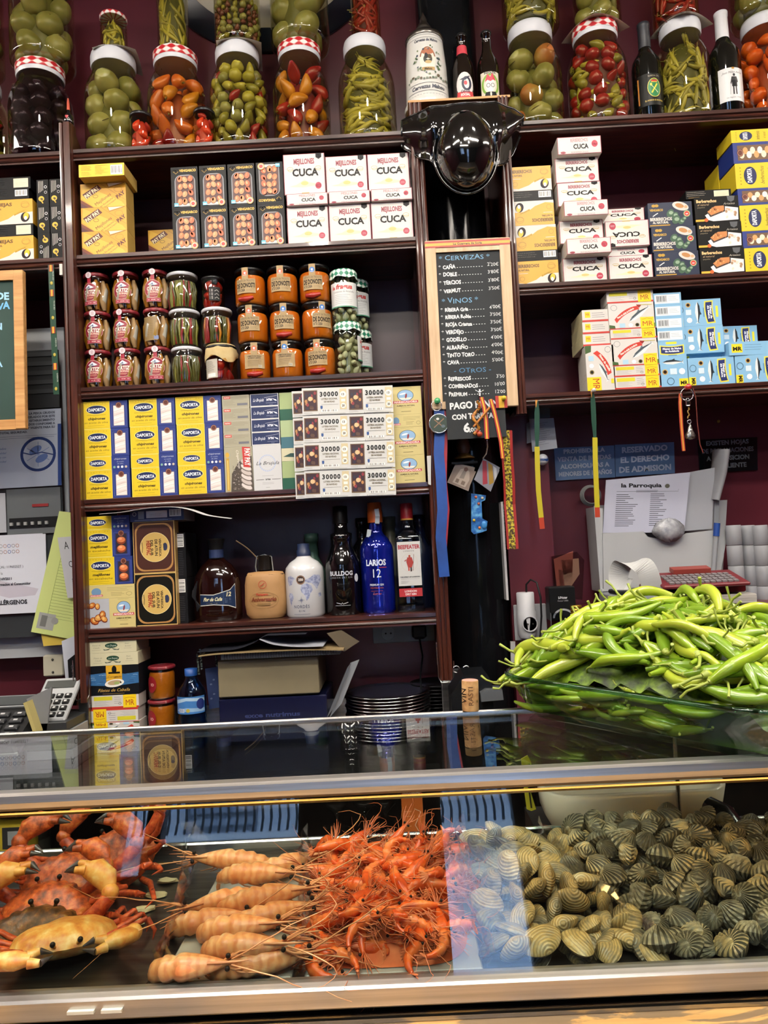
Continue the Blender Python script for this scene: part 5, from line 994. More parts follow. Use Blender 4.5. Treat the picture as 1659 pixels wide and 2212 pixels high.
# two-tier slim jars under green check paper
def fragua(x, y, z, rz, label, back=False):
    r, h = .0368, .1445; t = jar('artichoke_jar', x, y, z, r, h, 'small', 'green', label, 'jar', 'artichoke jars with green check caps', GLASS, rz)
    art = noisy('artichoke', [(.3, '#8c8e64'), (.6, '#b0af86'), (.8, '#c8c6a2')], 14, rough=.45); fill(t, [('arti', .0125, lambda q: f_pepper(q, art, 1.9))], r, h, 5, .84, name='artichoke'); core(t, r, h, .78, '#6c6c40')
    b = MB(); f = Face(b, w=110, h=100, cyl=(r*1.02, .036, R(-90 if not back else -30), .001))
    f.rect(12, 2, 98, 70, '#cfd2d0'); f.rect(12, 2, 98, 5, '#3c8a68'); f.text('la', 22, 52, 9, '#b5302c', 'l', shear=.2, b=1); f.text('fragua', 34, 52, 12, '#b5302c', 'l', shear=.2, b=1, fit=46); f.text('Corazones de Alcachofa', 55, 42, 5, '#5c5c60', fit=60); f.lines(30, 80, 10, 38, 6, .7, '#77777c', .3); b.build('paper_label', t); return t
x = at(755, 806, .05).x
fragua(x, .05, ZCs, .9, 'slim artichoke jar with a green check cap, lower of the front pair', True); fragua(x-.004, .05, ZCs+.145, 0, 'slim artichoke jar with a green check cap, upper of the front pair')
x = at(778, 802, .13).x
fragua(x, .132, ZCs, .2, 'slim artichoke jar in the back row, lower one, mostly hidden'); fragua(x-.002, .132, ZCs+.145, .2, 'slim artichoke jar in the back row, upper one, mostly hidden')
# ---------------------------------------------------------------- bottles
def bottle(name, x, y, z, prof, m, label, cat='bottle', n=36, sx=1, sy=1, group=None, rz=0):
    t = tag(empty(name, (x, y, z), rz), label, cat, group); b = MB(); b.lathe(prof, m, n, sx=sx, sy=sy); b.build('body', t); return t
def part(t, name, b): return b.build(name, t)
def px_scale(y): return (y-CAM.y)/FPX
DKG = paint('#0a0d0b', .06, 0, .5)
def wine(px, z, h, r, label, foil, art):
    y = .085; x = at(px, 240, y).x; P = [(r*.9, 0), (r, .006), (r, h*.56), (r*.93, h*.63), (r*.62, h*.7), (r*.4, h*.75), (r*.37, h*.96), (r*.4, h*.965), (r*.4, h*.995), (r*.3, h)]
    t = bottle('wine_bottle', x, y, z, P, DKG, label, group='wine bottles on the top shelf')
    b = MB(); b.lathe([(r*.415, h*.76), (r*.4, h*.96), (r*.43, h*.965), (r*.43, h*1.0), (r*.36, h*1.004), (.0005, h*1.004)], foil, 30, cap0=False); part(t, 'foil', b)
    b = MB(); f = Face(b, w=100, h=110, cyl=(r*1.012, h*.16, R(-90), .001)); art(f); part(t, 'paper_label', b); return t
def art_w1(f):
    f.rect(8, 0, 92, 90, '#12120f'); f.rect(8, 8, 12, 82, '#c98d3a'); f.rect(9.5, 8, 10.5, 82, '#b03a26'); f.text('GUARDIA CIVIL', 54, 80, 5, '#9b9480', fit=32)
    f.ell(54, 49, 19, 27, '#d9c944'); f.ell(54, 49, 17.5, 25.5, '#1e7a44'); f.line([(46, 34), (62, 60)], 4, '#d6cf3a'); f.line([(63, 35), (44, 58)], 1.4, '#e6e0c0'); f.ell(45, 58, 3, 4, '#e6d94a', 10)
    f.ell(54, 68, 9, 3.5, '#b8322a'); f.rect(46, 63.5, 62, 66, '#d9b944'); f.text('EL HONOR ES MI DIVISA', 53, 11, 4, '#b9a04a', b=1, fit=52)
def art_w2(f):
    f.rect(12, -6, 90, 88, '#d8d8d8'); f.rect(48, 84, 55, 89, '#b8862e'); f.text('Jose Millan Astray', 50, 72, 6, '#2c2c30', shear=.4, fit=56)
    f.ell(53, 67, 3.4, 4, '#26262a', 12); f.poly([(46, 62), (60, 62), (64, 48), (60, 44), (58, 50), (47, 50), (44, 40), (42, 44)], '#26262a'); f.poly([(46, 52), (60, 52), (61, 34), (46, 34)], '#1e1e22'); f.poly([(48, 34), (52, 34), (52, 12), (48, 12)], '#26262a', up=False); f.poly([(55, 34), (59, 34), (60, 12), (56, 12)], '#26262a', up=False); f.line([(43, 44), (41, 12)], 1, '#77777c'); f.text('La legion 1920', 50, 2, 4, '#55555a', shear=.3, fit=40)
wine(1402, ZF, .306, .0405, 'dark wine bottle with a green oval emblem on a black label', '#23262c', art_w1)
wine(1572, ZF, .325, .043, 'dark wine bottle with a white label showing a standing soldier', '#d5d5d8', art_w2)
# beer stein and two beer bottles on the bridge shelf
ZM = 2.7005
y = .06; s = px_scale(y); x = at(925, 240, y).x; r = 48*s; h = .272
t = tag(empty('beer_stein', (x, y, ZM)), 'tall white ceramic beer stein with a pointed pewter lid', 'stein')
b = MB(); b.lathe([(r*1.06, 0), (r*1.1, .008), (r*1.03, .018), (r, .03), (r*.95, h*.45), (r*.85, h*.72), (r*.82, h*.745), (r*.8, h*.75)], paint('#cfcfc9', .12, 0, .5), 44); part(t, 'mug', b)
b = MB(); b.lathe([(r*.88, h*.74), (r*.9, h*.76), (r*.82, h*.79), (r*.6, h*.83), (r*.42, h*.86), (r*.44, h*.87), (r*.3, h*.92), (r*.2, h*.96), (r*.16, h*.98), (r*.16, h*1.0), (r*.06, h*1.05), (.0005, h*1.08)], paint('#77746f', .3, 1), 36); part(t, 'pewter_lid', b)
b = MB(); rf = lambda z: r*(1.012-.07*(z-.03)/(h*.42)) if z < h*.45 else r*(.955-.1*(z-h*.45)/(h*.27)); f = Face(b, w=150, h=160, cyl=(rf, .018, R(-90), .00112), eps=.00008)
for yy in (4, 12, 32, 150, 158, 170): f.rule(20, 130, yy, .9, '#5c6068')
f.text('Cervezas Mahou', 75, 18, 9, '#4a4e58', b=1, fit=84, shear=.1); f.text('Cervezas de Mahou', 75, 140, 7, '#4a4e58', b=1, fit=66, shear=.1)
f.ell(77, 92, 20, 30, '#d8d3c4'); f.ring(77, 94, 20, 30, 3, '#8a5230', a0=10, a1=170); f.ell(77, 112, 16, 8, '#a8684a'); f.ell(77, 92, 11, 12, '#3c4038'); f.ell(73, 100, 4, 8, '#26292c'); f.ell(82, 98, 5, 6, '#51442f'); f.ell(78, 84, 8, 4, '#b8a06a'); f.rect(62, 63, 93, 71, '#b0905a'); f.text('Mahou', 77, 64.5, 4.5, '#2c241a', b=1)
rd = random.Random(2)
for i in range(38):
    a = rd.uniform(0, 6.28); q = rd.uniform(24, 34); f.ell(77+q*math.cos(a)*1.05, 90+q*math.sin(a)*1.15, rd.uniform(1.5, 3.5), rd.uniform(1.5, 3), ('#4f6a48', '#39503a', '#7c8a6a', '#3f4a58')[i % 4], 8, up=(i % 6 == 0), rot=a)
for i in range(16): f.ell(24+7*i, 46+rd.uniform(-4, 6), rd.uniform(2, 4.5), rd.uniform(2, 4), ('#4a5a4c', '#7d8a78', '#5c4f3c')[i % 3], 8, up=(i % 5 == 0))
part(t, 'painted_scene', b)
b = MB(); b.tube([(0, r*.8, h*.74), (0, r*1.4, h*.66), (0, r*1.45, h*.3), (0, r*.9, h*.16)], .008, paint('#cfcfc9', .15), 8); part(t, 'handle', b)
def beer(px, pb, h, r, label, art, neck):
    y = .06; x = at(px, pb, y).x
    t = bottle('beer_bottle', x, y, ZM, [(r*.9, 0), (r, .005), (r, h*.52), (r*.9, h*.6), (r*.52, h*.72), (r*.42, h*.8), (r*.4, h*.95), (r*.46, h*.955), (r*.46, h*.97)], paint('#130c08', .06, 0, .5), label, group='beer bottles beside the stein')
    b = MB(); b.lathe([(r*.5, h*.965), (r*.5, h*.985), (r*.4, h), (.0005, h)], '#1a1a1a', 24); part(t, 'crown_cap', b)
    b = MB(); f = Face(b, w=100, h=100, cyl=(r*1.012, h*.08, R(-90), .00078)); art(f); part(t, 'paper_label', b)
    if neck: b = MB(); b.lathe([(r*.62, h*.66), (r*.5, h*.74), (r*.45, h*.83)], neck, 30, cap0=False, cap1=False); part(t, 'neck_label', b)
def art_b1(f):
    f.rect(18, 0, 82, 20, '#c23c40'); f.ell(50, 55, 32, 45, '#d8d4d0'); f.poly([(20, 30), (80, 30), (80, 4), (20, 4)], '#c23c40'); f.ring(56, 58, 18, 26, 8, '#20243c'); f.poly([(30, 74), (72, 88), (52, 70)], '#20243c'); f.ell(52, 60, 6, 8, '#c84850'); f.text('CHULA', 50, 26, 9, '#20243c', b=1, fit=32); f.text('SOCIAL', 50, 14, 8, '#e8e2dc', b=1, fit=34)
def art_b2(f):
    f.rect(14, 0, 86, 96, '#d8d0bc'); f.ring(50, 48, 33, 40, 8, '#7aa83c'); f.ell(50, 46, 18, 24, '#e3dcd4'); f.poly([(30, 60), (40, 88), (50, 76), (58, 92), (70, 62), (60, 66), (50, 60), (40, 66)], '#c8354a'); f.ring(42, 46, 7, 8, 2, '#55585c'); f.ring(58, 46, 7, 8, 2, '#55585c', up=False); f.poly([(32, 22), (68, 22), (74, 4), (26, 4)], '#15171a'); f.ell(50, 14, 3, 8, '#d8d0bc'); f.text('INSOLITA', 50, 88, 7, '#26262a', b=1, fit=42)
beer(1004, 225, .222, .0305, 'dark beer bottle with a red neck label and a red and white body label', art_b1, '#c23c48')
beer(1058, 220, .226, .0305, 'dark beer bottle with a pink-haired skull label, next to the post', art_b2, None)
# ---------------------------------------------------------------- spirits on the fifth shelf
def X(px, py, y): return at(px, py, y).x
y = .075
r = .066; t = bottle('rum_bottle', X(473, 1340, y), y, ZE, [(r*.93, 0), (r, .006), (r*1.0, .03), (r*.98, .1), (r*.88, .125), (r*.66, .148), (r*.4, .163), (r*.29, .17)], paint('#1c0a08', .07, 0, .6), 'squat dark rum bottle with a blue label and black stopper', sy=.62)
b = MB(); b.lathe([(.019, .168), (.0185, .196), (.022, .218), (.024, .222), (.001, .224)], '#151517', 24); b.lathe([(.0195, .17), (.0195, .192)], '#27365c', 24); part(t, 'stopper', b)
b = MB(); f = Face(b, w=108, h=60, cyl=(.0672, .028, R(-80), .001, .62))
f.poly([(0, 46), (40, 44), (86, 56), (104, 72), (104, 4), (80, 12), (40, 16), (0, 14)], '#d4d0c4'); f.poly([(0, 44), (40, 42), (86, 54), (103, 69), (103, 7), (80, 14), (40, 18), (0, 16)], '#14294a'); f.text('Flor de Caña', 36, 27, 9, '#d6cfa8', shear=.35, b=1, fit=52); f.text('12', 80, 38, 11, '#d6cfa8', b=1, shear=.2); f.rule(66, 67, 32, 30, '#41557c'); f.lines(70, 92, 20, 34, 4, .8, '#8a94a8'); f.rule(20, 50, 21, 1.2, '#b3a35c'); part(t, 'paper_label', b)
b = MB()
for k in range(5): b.tube([(-.045-.003*k, -.04, .11-.006*k), (-.05-.002*k, -.045, .07), (-.046+.002*k, -.044, .03+.003*k)], .002, '#0c0c10', 5)
part(t, 'cord_tassel', b)
r = .054; t = bottle('rum_bottle', X(577, 1335, y), y, ZE, [(r*.8, 0), (r*.95, .01), (r*1.0, .03), (r*.99, .09), (r*.95, .118), (r*.6, .124), (r*.32, .128), (r*.32, .16)], paint('#120a08', .1, 0, .4), 'rum bottle wrapped in a tan leather pouch', sy=.66)
b = MB(); n = 40; b.loft([[(q*r*(1+.015*math.sin(7*2*math.pi*j/n+zz*60))*math.cos(2*math.pi*j/n), q*.68*r*(1+.03*math.sin(5*2*math.pi*j/n+zz*90))*math.sin(2*math.pi*j/n), zz) for j in range(n)] for q, zz in ((.86, .001), (1.02, .012), (1.07, .04), (1.05, .09), (1.0, .112), (.88, .124), (.4, .127))], noisy('tan_leather', [(.3, '#a07748'), (.6, '#b68c5c'), (.8, '#c79e6e')], 8, rough=.6, bmp=.3), True, False); part(t, 'leather_pouch', b)
b = MB(); b.lathe([(.019, .13), (.018, .168), (.0195, .17), (.001, .171)], '#1a1512', 20); b.ribbon([(-.021, -.006, .115), (-.024, -.006, .14), (-.02, -.005, .168), (0, -.004, .1725), (.02, -.004, .166), (.024, -.006, .12)], .012, .0006, '#b9bcb8', axis=(0, 1, 0)); part(t, 'capped_neck', b)
b = MB(); f = Face(b, w=92, h=100, cyl=(.0595, .01, R(-90), .001, .685)); f.ring(44, 82, 11, 11, 1.4, '#b0402c'); f.line([(38, 78), (50, 86)], 2, '#b0402c'); f.ring(46, 40, 42, 22, 1, '#8a6a40'); f.ring(46, 40, 36, 15, .8, '#8a6a40'); f.text('Pampero', 42, 53, 6, '#b0402c', b=1); f.text('Aniversario', 46, 38, 10, '#7a3a22', b=1, shear=.1, fit=70); f.rect(28, 27, 64, 33, '#8a6a40'); part(t, 'stamped_print', b)
r = .0525; t = bottle('gin_bottle', X(662, 1330, y), y, ZE, [(r*.92, 0), (r, .006), (r, .118), (r*.96, .132), (r*.75, .146), (r*.45, .156), (r*.34, .162), (r*.34, .166)], paint('#c9cacb', .2, 0, .4), 'white gin bottle printed with a blue world map')
b = MB(); b.lathe([(.019, .163), (.019, .178), (.0165, .18), (.0165, .196), (.001, .197)], '#1e2b4a', 24); part(t, 'stopper', b)
b = MB(); f = Face(b, w=130, h=130, cyl=(r*1.006, 0, R(-90), .001)); mc = noisy('map_print', [(.42, '#7d86a8'), (.58, '#aab0c6')], 160, rough=.4)
for P in ([(18, 108), (30, 112), (44, 104), (38, 98), (34, 88), (24, 84), (16, 96)], [(24, 66), (34, 64), (38, 54), (32, 42), (28, 30), (24, 44), (20, 58)], [(62, 86), (76, 90), (88, 84), (92, 72), (84, 62), (80, 50), (74, 44), (70, 58), (62, 66), (58, 76)], [(70, 98), (84, 104), (96, 112), (116, 110), (122, 96), (112, 86), (104, 72), (98, 82), (90, 90), (76, 92)], [(108, 62), (118, 64), (120, 54), (110, 52)]): f.poly(P, mc)
f.ell(60, 100, 12, 12, '#3a2c24'); f.ring(60, 100, 11, 11, 1, '#b98a6a'); f.text('250', 60, 97.5, 6, '#e3ddd4', b=1)
for k in range(8): f.poly([(60, 46), (60+(11 if k % 2 == 0 else 6)*math.cos(R(45*k)), 46+(11 if k % 2 == 0 else 6)*math.sin(R(45*k))), (60+2.5*math.cos(R(45*k+30)), 46+2.5*math.sin(R(45*k+30)))], '#3a4a78', up=(k == 0))
f.text('NORDÉS', 60, 25, 8, '#33405f', fit=44, sp=.1); f.text('G I N', 60, 15, 5, '#33405f'); f.rule(38, 82, 9, .8, '#6a7388'); part(t, 'printed_map', b)
y2 = .17
bottle('wine_bottle', X(680, 1320, y2), y2, ZE, [(.034, 0), (.036, .01), (.036, .12), (.018, .16), (.018, .2), (.02, .2), (.02, .225), (.001, .226)], paint('#3f5c50', .3), 'bottle with a pale green cap hidden behind the white gin bottle')
r = .0475; t = bottle('gin_bottle', X(745, 1325, y), y, ZE, [(r*.92, 0), (r, .008), (r, .12), (r*.96, .14), (r*.75, .165), (r*.6, .185), (r*.58, .2), (r*.62, .203), (r*.62, .218), (r*.4, .222), (r*.36, .25)], paint('#08080a', .06, 0, .6), 'black gin bottle with a dark collar and white lettering')
b = MB(); b.lathe([(r*.42, .246), (r*.42, .292), (r*.36, .294), (.001, .294)], '#0e0e10', 24); part(t, 'screw_cap', b)
b = MB(); f = Face(b, w=120, h=150, cyl=(r*1.008, 0, R(-90), .001)); f.text('BULLDOG', 58, 106, 11, '#b9bcc4', b=1, fit=66); f.text('LONDON DRY GIN', 58, 98, 4.5, '#8c8f96', fit=64, sp=.2); f.line([(42, 34), (56, 30), (58, 34), (60, 30), (74, 34)], 2, '#a9a9ae'); f.rule(38, 80, 26, 1, '#a9a9ae'); f.ell(103, 98, 7, 11, '#c6cad4'); part(t, 'printed_lettering', b)
BLU = noisy('blue_glass', [(.3, '#0a1258'), (.6, '#1426a4'), (.8, '#2a44cc')], 20, (1, 1, .15), .06, coat=.6, metal=.55)
r = .0455; t = bottle('gin_bottle', X(820, 1320, y), y, ZE, [(r*.92, 0), (r, .008), (r*.98, .02), (r, .04), (r, .165), (r*.96, .18), (r*.72, .2), (r*.45, .213), (r*.38, .222), (r*.38, .246)], BLU, 'cobalt blue gin bottle with an orange cap')
b = MB(); b.lathe([(.0205, .244), (.0205, .272), (.0195, .275), (.019, .298), (.001, .299)], '#b3531c', 24); part(t, 'screw_cap', b)
b = MB(); b.ribbon([(.006, -.022, .24), (.008, -.0245, .26), (.006, -.0215, .28)], .012, .0006, '#a9b2b8'); b.ribbon([(-.02, -.02, .205), (-.016, -.021, .225)], .011, .0006, '#b9c2c8'); part(t, 'tax_strip', b)
b = MB(); f = Face(b, w=110, h=190, cyl=(r*1.008, 0, R(-90), .001)); f.text('LARIOS', 52, 128, 15, '#cdd6e8', b=1, fit=56); f.rule(60, 82, 122, 2, '#a33a4a'); f.text('12', 52, 96, 22, '#cdd6e8', fit=28); f.text('PREMIUM GIN', 52, 74, 5, '#b4bcd4', b=1, fit=38); f.text('MEDITERRANEA', 52, 66, 4, '#a8503c', fit=36); f.rule(36, 68, 60, .7, '#a8503c'); f.text('Larios', 52, 50, 6, '#a8503c', shear=.4); part(t, 'printed_lettering', b)
# square clear gin bottle
t = tag(empty('gin_bottle', (X(889, 1316, y), y, ZE)), 'clear square gin bottle with a white label and red cap', 'bottle')
def sq(w, d, q, z): 
    P = []
    for cx, cy, a in ((w-q, d-q, 0), (-w+q, d-q, 90), (-w+q, -d+q, 180), (w-q, -d+q, 270)):
        for k in range(4): P.append((cx+q*math.cos(R(a+30*k)), cy+q*math.sin(R(a+30*k)), z))
    return P
b = MB(); b.loft([sq(.035, .03, .006, 0), sq(.037, .032, .007, .006), sq(.0365, .032, .007, .05), sq(.0365, .032, .007, .19), sq(.034, .029, .01, .205), sq(.02, .018, .012, .222), sq(.0145, .0145, .0125, .232), sq(.0145, .0145, .0125, .252)], glass('gin_glass', trans='#d5dfe6'), True, True); part(t, 'body', b)
b = MB(); b.loft([sq(.034, .029, .006, .003), sq(.034, .029, .006, .018)], glass('gin_base', trans='#9fb4c8'), True, True); part(t, 'thick_base', b)
b = MB(); b.lathe([(.0168, .246), (.0168, .29), (.0155, .292), (.001, .292)], '#9b1f28', 24); b.lathe([(.0172, .246), (.0172, .25)], '#b98a3a', 24); part(t, 'screw_cap', b)
b = MB(); b.box((0, -.033, .128), (.062, .0008, .118), '#c9c9c6'); f = Face(b, (-.031, -.0335, .069), (.062, 0, 0), (0, 0, .118), 62, 118); f.rect(0, 100, 62, 118, '#c9c9c6'); f.text('BEEFEATER', 31, 99, 10, '#a3222c', b=1, sx=.7, fit=58); f.text('LONDON', 31, 91, 4, '#3a3a3c', fit=30, sp=.2); f.ring(31, 62, 22, 24, .6, '#c8b8a8')
f.ell(32, 79, 3, 3.5, '#a8503c'); f.poly([(26, 76), (38, 76), (42, 62), (37, 48), (27, 48), (23, 64)], '#a33a30'); f.rect(27, 40, 31, 49, '#b04a3c'); f.rect(33, 38, 37, 49, '#3a2c2a'); f.line([(44, 84), (40, 40)], 1, '#6a4a34'); f.line([(24, 70), (18, 66)], 2, '#a33a30'); f.text('THE SPIRIT OF LONDON', 31, 22, 3, '#4a4a4c', b=1, fit=52); f.rule(6, 56, 18, .4, '#77777a'); f.lines(6, 30, 6, 14, 2, .6, '#88888c'); part(t, 'paper_label', b)
b = MB(); f = Face(b, (-.031, -.0335, .04), (.062, 0, 0), (0, 0, .022), 62, 22); f.rect(0, 0, 62, 22, '#b03034'); f.text('LONDON', 31, 12, 5, '#e6d4d0', b=1); f.text('DRY GIN', 31, 4, 5, '#e6d4d0', b=1); part(t, 'red_label', b)
bottle('dark_bottle', X(790, 1315, y2), y2, ZE, [(.032, 0), (.035, .01), (.035, .17), (.014, .2), (.014, .235), (.017, .236), (.017, .262), (.001, .263)], paint('#0b0c10', .15), 'black capped bottle in the back row between the black and blue bottles')
bottle('dark_bottle', X(850, 1312, y2), y2, ZE, [(.032, 0), (.035, .01), (.035, .17), (.016, .2), (.016, .235), (.018, .236), (.018, .262), (.001, .263)], paint('#5c5a48', .35), 'bottle with a grey-green cap in the back row behind the blue bottle')
bottle('dark_bottle', X(915, 1308, y2), y2, ZE, [(.032, 0), (.035, .01), (.035, .17), (.016, .2), (.016, .235), (.018, .236), (.018, .262), (.001, .263)], paint('#141c34', .2), 'bottle with a dark blue cap in the back row beside the square bottle')
# curved strips and ties
b = MB(); c = at(226, 1112, -.004); pts = [at(px, py, yy) for px, py, yy in ((226, 1110, .0), (270, 1106, -.01), (320, 1098, -.015), (370, 1095, -.018), (410, 1100, -.016), (450, 1113, -.012), (500, 1120, -.005))]
b.ribbon(smooth(pts), .05, .0007, '#d8d8da', axis=(0, 1, .05)); tag(b.build('curled_strip'), 'curled white plastic strip lying over the gift cartons', 'plastic strip')
b = MB(); b.tube(smooth([at(510, 1168, .1), at(535, 1185, .1), at(560, 1210, .095)]), .004, '#8a6c44', 6, flat=.4); tag(b.build('leather_tie'), 'loose end of a tan leather tie behind the pouch bottle', 'tie')
# little sauce bottle on the post
x = at(147, 268, -.005).x; t = bottle('sauce_bottle', x, .0, 2.6945, [(.011, 0), (.0125, .003), (.0125, .02), (.005, .03), (.004, .04)], paint('#0c0c0e', .1, 0, .5), 'tiny dark sauce bottle with a red tip on top of the post', 'bottle')
b = MB(); b.lathe([(.0045, .038), (.0035, .06), (.0015, .072)], '#b3452a', 12); part(t, 'red_tip', b)
b = MB(); f = Face(b, w=20, h=20, cyl=(.0128, .004, R(-90), .001)); f.ell(8, 12, 2.6, 2.6, '#c84048', 10); f.ell(12, 12, 2.6, 2.6, '#c84048', 10, up=False); f.poly([(5.6, 11.4), (14.4, 11.4), (10, 5)], '#c84048', up=False); part(t, 'heart_label', b)
# ---------------------------------------------------------------- patent leather tricorne on the pillar
def hatmesh():
    PAT = paint('#08090a', .07, 0, 1); o = at(1000, 226, -.03)
    t = tag(empty('tricorne_hat', (o.x, -.03, o.z)), 'glossy black patent leather tricorne hat hung below the stein shelf', 'hat')
    k = px_scale(-.05)
    def q(px, py, y): p = at(px, py, -.03+y); return (p.x-o.x, y, p.z-o.z)
    top = [(868, 246), (900, 240), (940, 236), (975, 232), (1005, 230), (1040, 228), (1080, 227), (1110, 226), (1133, 232)]
    bot = [(868, 300), (900, 330), (928, 352), (946, 372), (1005, 380), (1066, 372), (1090, 352), (1112, 320), (1133, 268)]
    def itp(T_, x):
        for (x0, y0), (x1, y1) in zip(T_, T_[1:]):
            if x <= x1: return y0+(y1-y0)*(x-x0)/(x1-x0)
        return T_[-1][1]
    def dep(u, v):      # how far the folded brim stands out from the pillar
        a = abs(u-.5)*2; d = .035*math.sin(math.pi*min(1, v*1.2))*(1-a*.5); d += .03*max(0, 1-abs(a-.52)/.2)*(.4+.6*v); d -= .045*a**3; return -d-.012*(1-v)
    b = MB(); nu, nv = 36, 14; V = []
    for j in range(nv+1):
        for i in range(nu+1):
            u = i/nu; v = j/nv; px = 868+265*u; p = q(px, itp(top, px)*(1-v)+itp(bot, px)*v, 0); V.append((p[0], dep(u, v)+.004*math.sin(u*9+v*5), p[2]))
    F = [(j*(nu+1)+i, (j+1)*(nu+1)+i, (j+1)*(nu+1)+i+1, j*(nu+1)+i+1) for j in range(nv) for i in range(nu)]
    b.add(V, F, PAT, True); N = (nu+1)*(nv+1)
    b.add([(x, max(y+.006, -.02), z) for x, y, z in V], [f[::-1] for f in F], PAT, True)
    edge = [V[i] for i in range(nu+1)]+[V[(j+1)*(nu+1)-1] for j in range(1, nv+1)]+[V[nv*(nu+1)+i] for i in range(nu-1, -1, -1)]+[V[j*(nu+1)] for j in range(nv-1, -1, -1)]
    part(t, 'folded_brim', b); b = MB(); b.tube(edge, .0028, PAT, 6); part(t, 'brim_edge', b)
    b = MB(); p = q(1003, 345, 0); kx = px_scale(-.05); rings = []; n = 36
    for i in range(15):
        a = math.pi/2*i/14; w_ = math.cos(a)
        rings.append([(p[0]+kx*66*max(w_, .02)**.8*math.cos(2*math.pi*j/n)*(1-.12*(math.sin(2*math.pi*j/n) > 0)*math.sin(2*math.pi*j/n)), -.028-.085*math.sin(a), p[2]+kx*88*max(w_, .02)**.8*math.sin(2*math.pi*j/n)) for j in range(n)])
    b.loft(rings, PAT, True, True); part(t, 'crown', b)
    b = MB(); b.tube([(p[0]+kx*70*math.cos(2*math.pi*j/n), -.034, p[2]+kx*92*math.sin(2*math.pi*j/n)) for j in range(n+1)], .0035, PAT, 6, caps=False); part(t, 'crown_band', b)
hatmesh()
# ---------------------------------------------------------------- chalked drinks menu
c0 = at(932, 860, -.022); W = .198*.96; H = .452
TL, BR = at(917, 523, -.022), at(1114, 872, -.022); BL = at(934, 886, -.022); TR = at(1100, 513, -.022)
W = (TR-TL).length; H = (TL-BL).length
t = tag(empty('drinks_menu_board', BL), 'tall chalked drinks price board in a pale wood frame on the pillar', 'menu board'); t.rotation_euler = (0, math.atan2(TL.x-BL.x, TL.z-BL.z), 0)
fw = W*.125; b = MB()
for x0, x1 in ((0, fw), (W-fw, W)): b.box(((x0+x1)/2, 0, H/2), (x1-x0, .016, H), PINE, bev=.0015)
for z0, z1 in ((0, fw*.7), (H-fw*1.15, H)): b.box((W/2, .0006, (z0+z1)/2), (W-2*fw+.001, .015, z1-z0), PINE)
b.build('frame', t)
b = MB(); f = Face(b, (0, -.0081, H-fw*.72), (W, 0, 0), (0, 0, fw*.62), 200, 16)
f.rect(0, 0, 200, 16, '#a8322a'); f.rect(0, 4.2, 200, 11, '#d9a23a'); f.text('La Guerrera de Soria', 100, 5, 5, '#3a2a14', b=1, fit=68); b.build('flag_ribbon', t)
b = MB(); sl = noisy('chalkboard', [(.3, '#14181b'), (.7, '#20262a')], 5, rough=.7); b.box((W/2, .002, H/2-.006), (W-2*fw+.002, .008, H-fw*1.9), sl)
x0, x1, z0, z1 = fw, W-fw, fw*.7, H-fw*1.15; f = Face(b, (x0, -.0022, z0), (x1-x0, 0, 0), (0, 0, z1-z0), 140, 330)
CW, CB = '#d9dcdc', '#6ea3c8'
def head(t_, y, x): f.text(t_, x, y, 9.5, CB, hand=.6, fit=None)
f.text('* CERVEZAS *', 62, 313, 10, CB, hand=.5, fit=112)
L = [('CAÑA', "2'20€", 294), ('DOBLE', "3'80€", 277), ('TERCIOS', "3'80€", 259), ('VERMUT', "3'50€", 241), None, ('RIBERA Gria', "4'00€", 199), ('RIBERA Roble', "3'50€", 183), ('RIOJA Crianza', "3'50€", 166), ('VERDEJO', "3'50€", 149), ('GODELLO', "4'00€", 132), ('ALBARIÑO', "4'00€", 115), ('TINTO TORO', "4'00€", 98), ('CAVA', "5'00€", 82), None, ('REFRESCOS', "3'50", 46), ('COMBINADOS', "10'00", 29), ('PREMIUM', "12'00", 12)]
f.text('* VINOS *', 48, 217, 11, CB, hand=.6, fit=80); f.text('- OTROS -', 68, 62, 9.5, '#4d7fa6', hand=.6, fit=82)
for it in L:
    if it:
        nm, pr, yy = it; w_ = textw(nm, 7.6, .85, 1)*1.0; f.text('*', 7, yy, 7, CW, b=1); f.text(nm, 14, yy, 7.8, CW, 'l', b=1, sx=.85, hand=.7); f.text(pr, 137, yy+2, 7.4, CW, 'r', hand=.5)
        xs = 14+w_+4
        while xs < 100: f.rule(xs, xs+2.6, yy+2, 1.2, CW); xs += 6
b.build('slate', t)
# pay notice below it
TLp, BRp = at(967, 857, -.034), at(1092, 950, -.034); Wp = .153; Hp = .108
t = tag(empty('pay_notice', (at(967, 950, -.034))), 'small black sign about minimum card payment hanging under the menu board', 'sign'); t.rotation_euler = (0, R(0), 0)
b = MB(); b.box((Wp/2, 0, Hp/2), (Wp, .004, Hp), sl); f = Face(b, (0, -.0021, 0), (Wp, 0, 0), (0, 0, Hp), 130, 98)
f.text('PAGO MINIMO', 8, 72, 15, CW, 'l', b=1, hand=.5, sx=.85); f.text('CON TARJETA', 12, 47, 12, CW, 'l', b=1, hand=.5, sx=.8); f.text('6', 36, 16, 20, CW, 'l', b=1); f.text(',00€', 49, 16, 9, CW, 'l', b=1); b.build('slate', t)
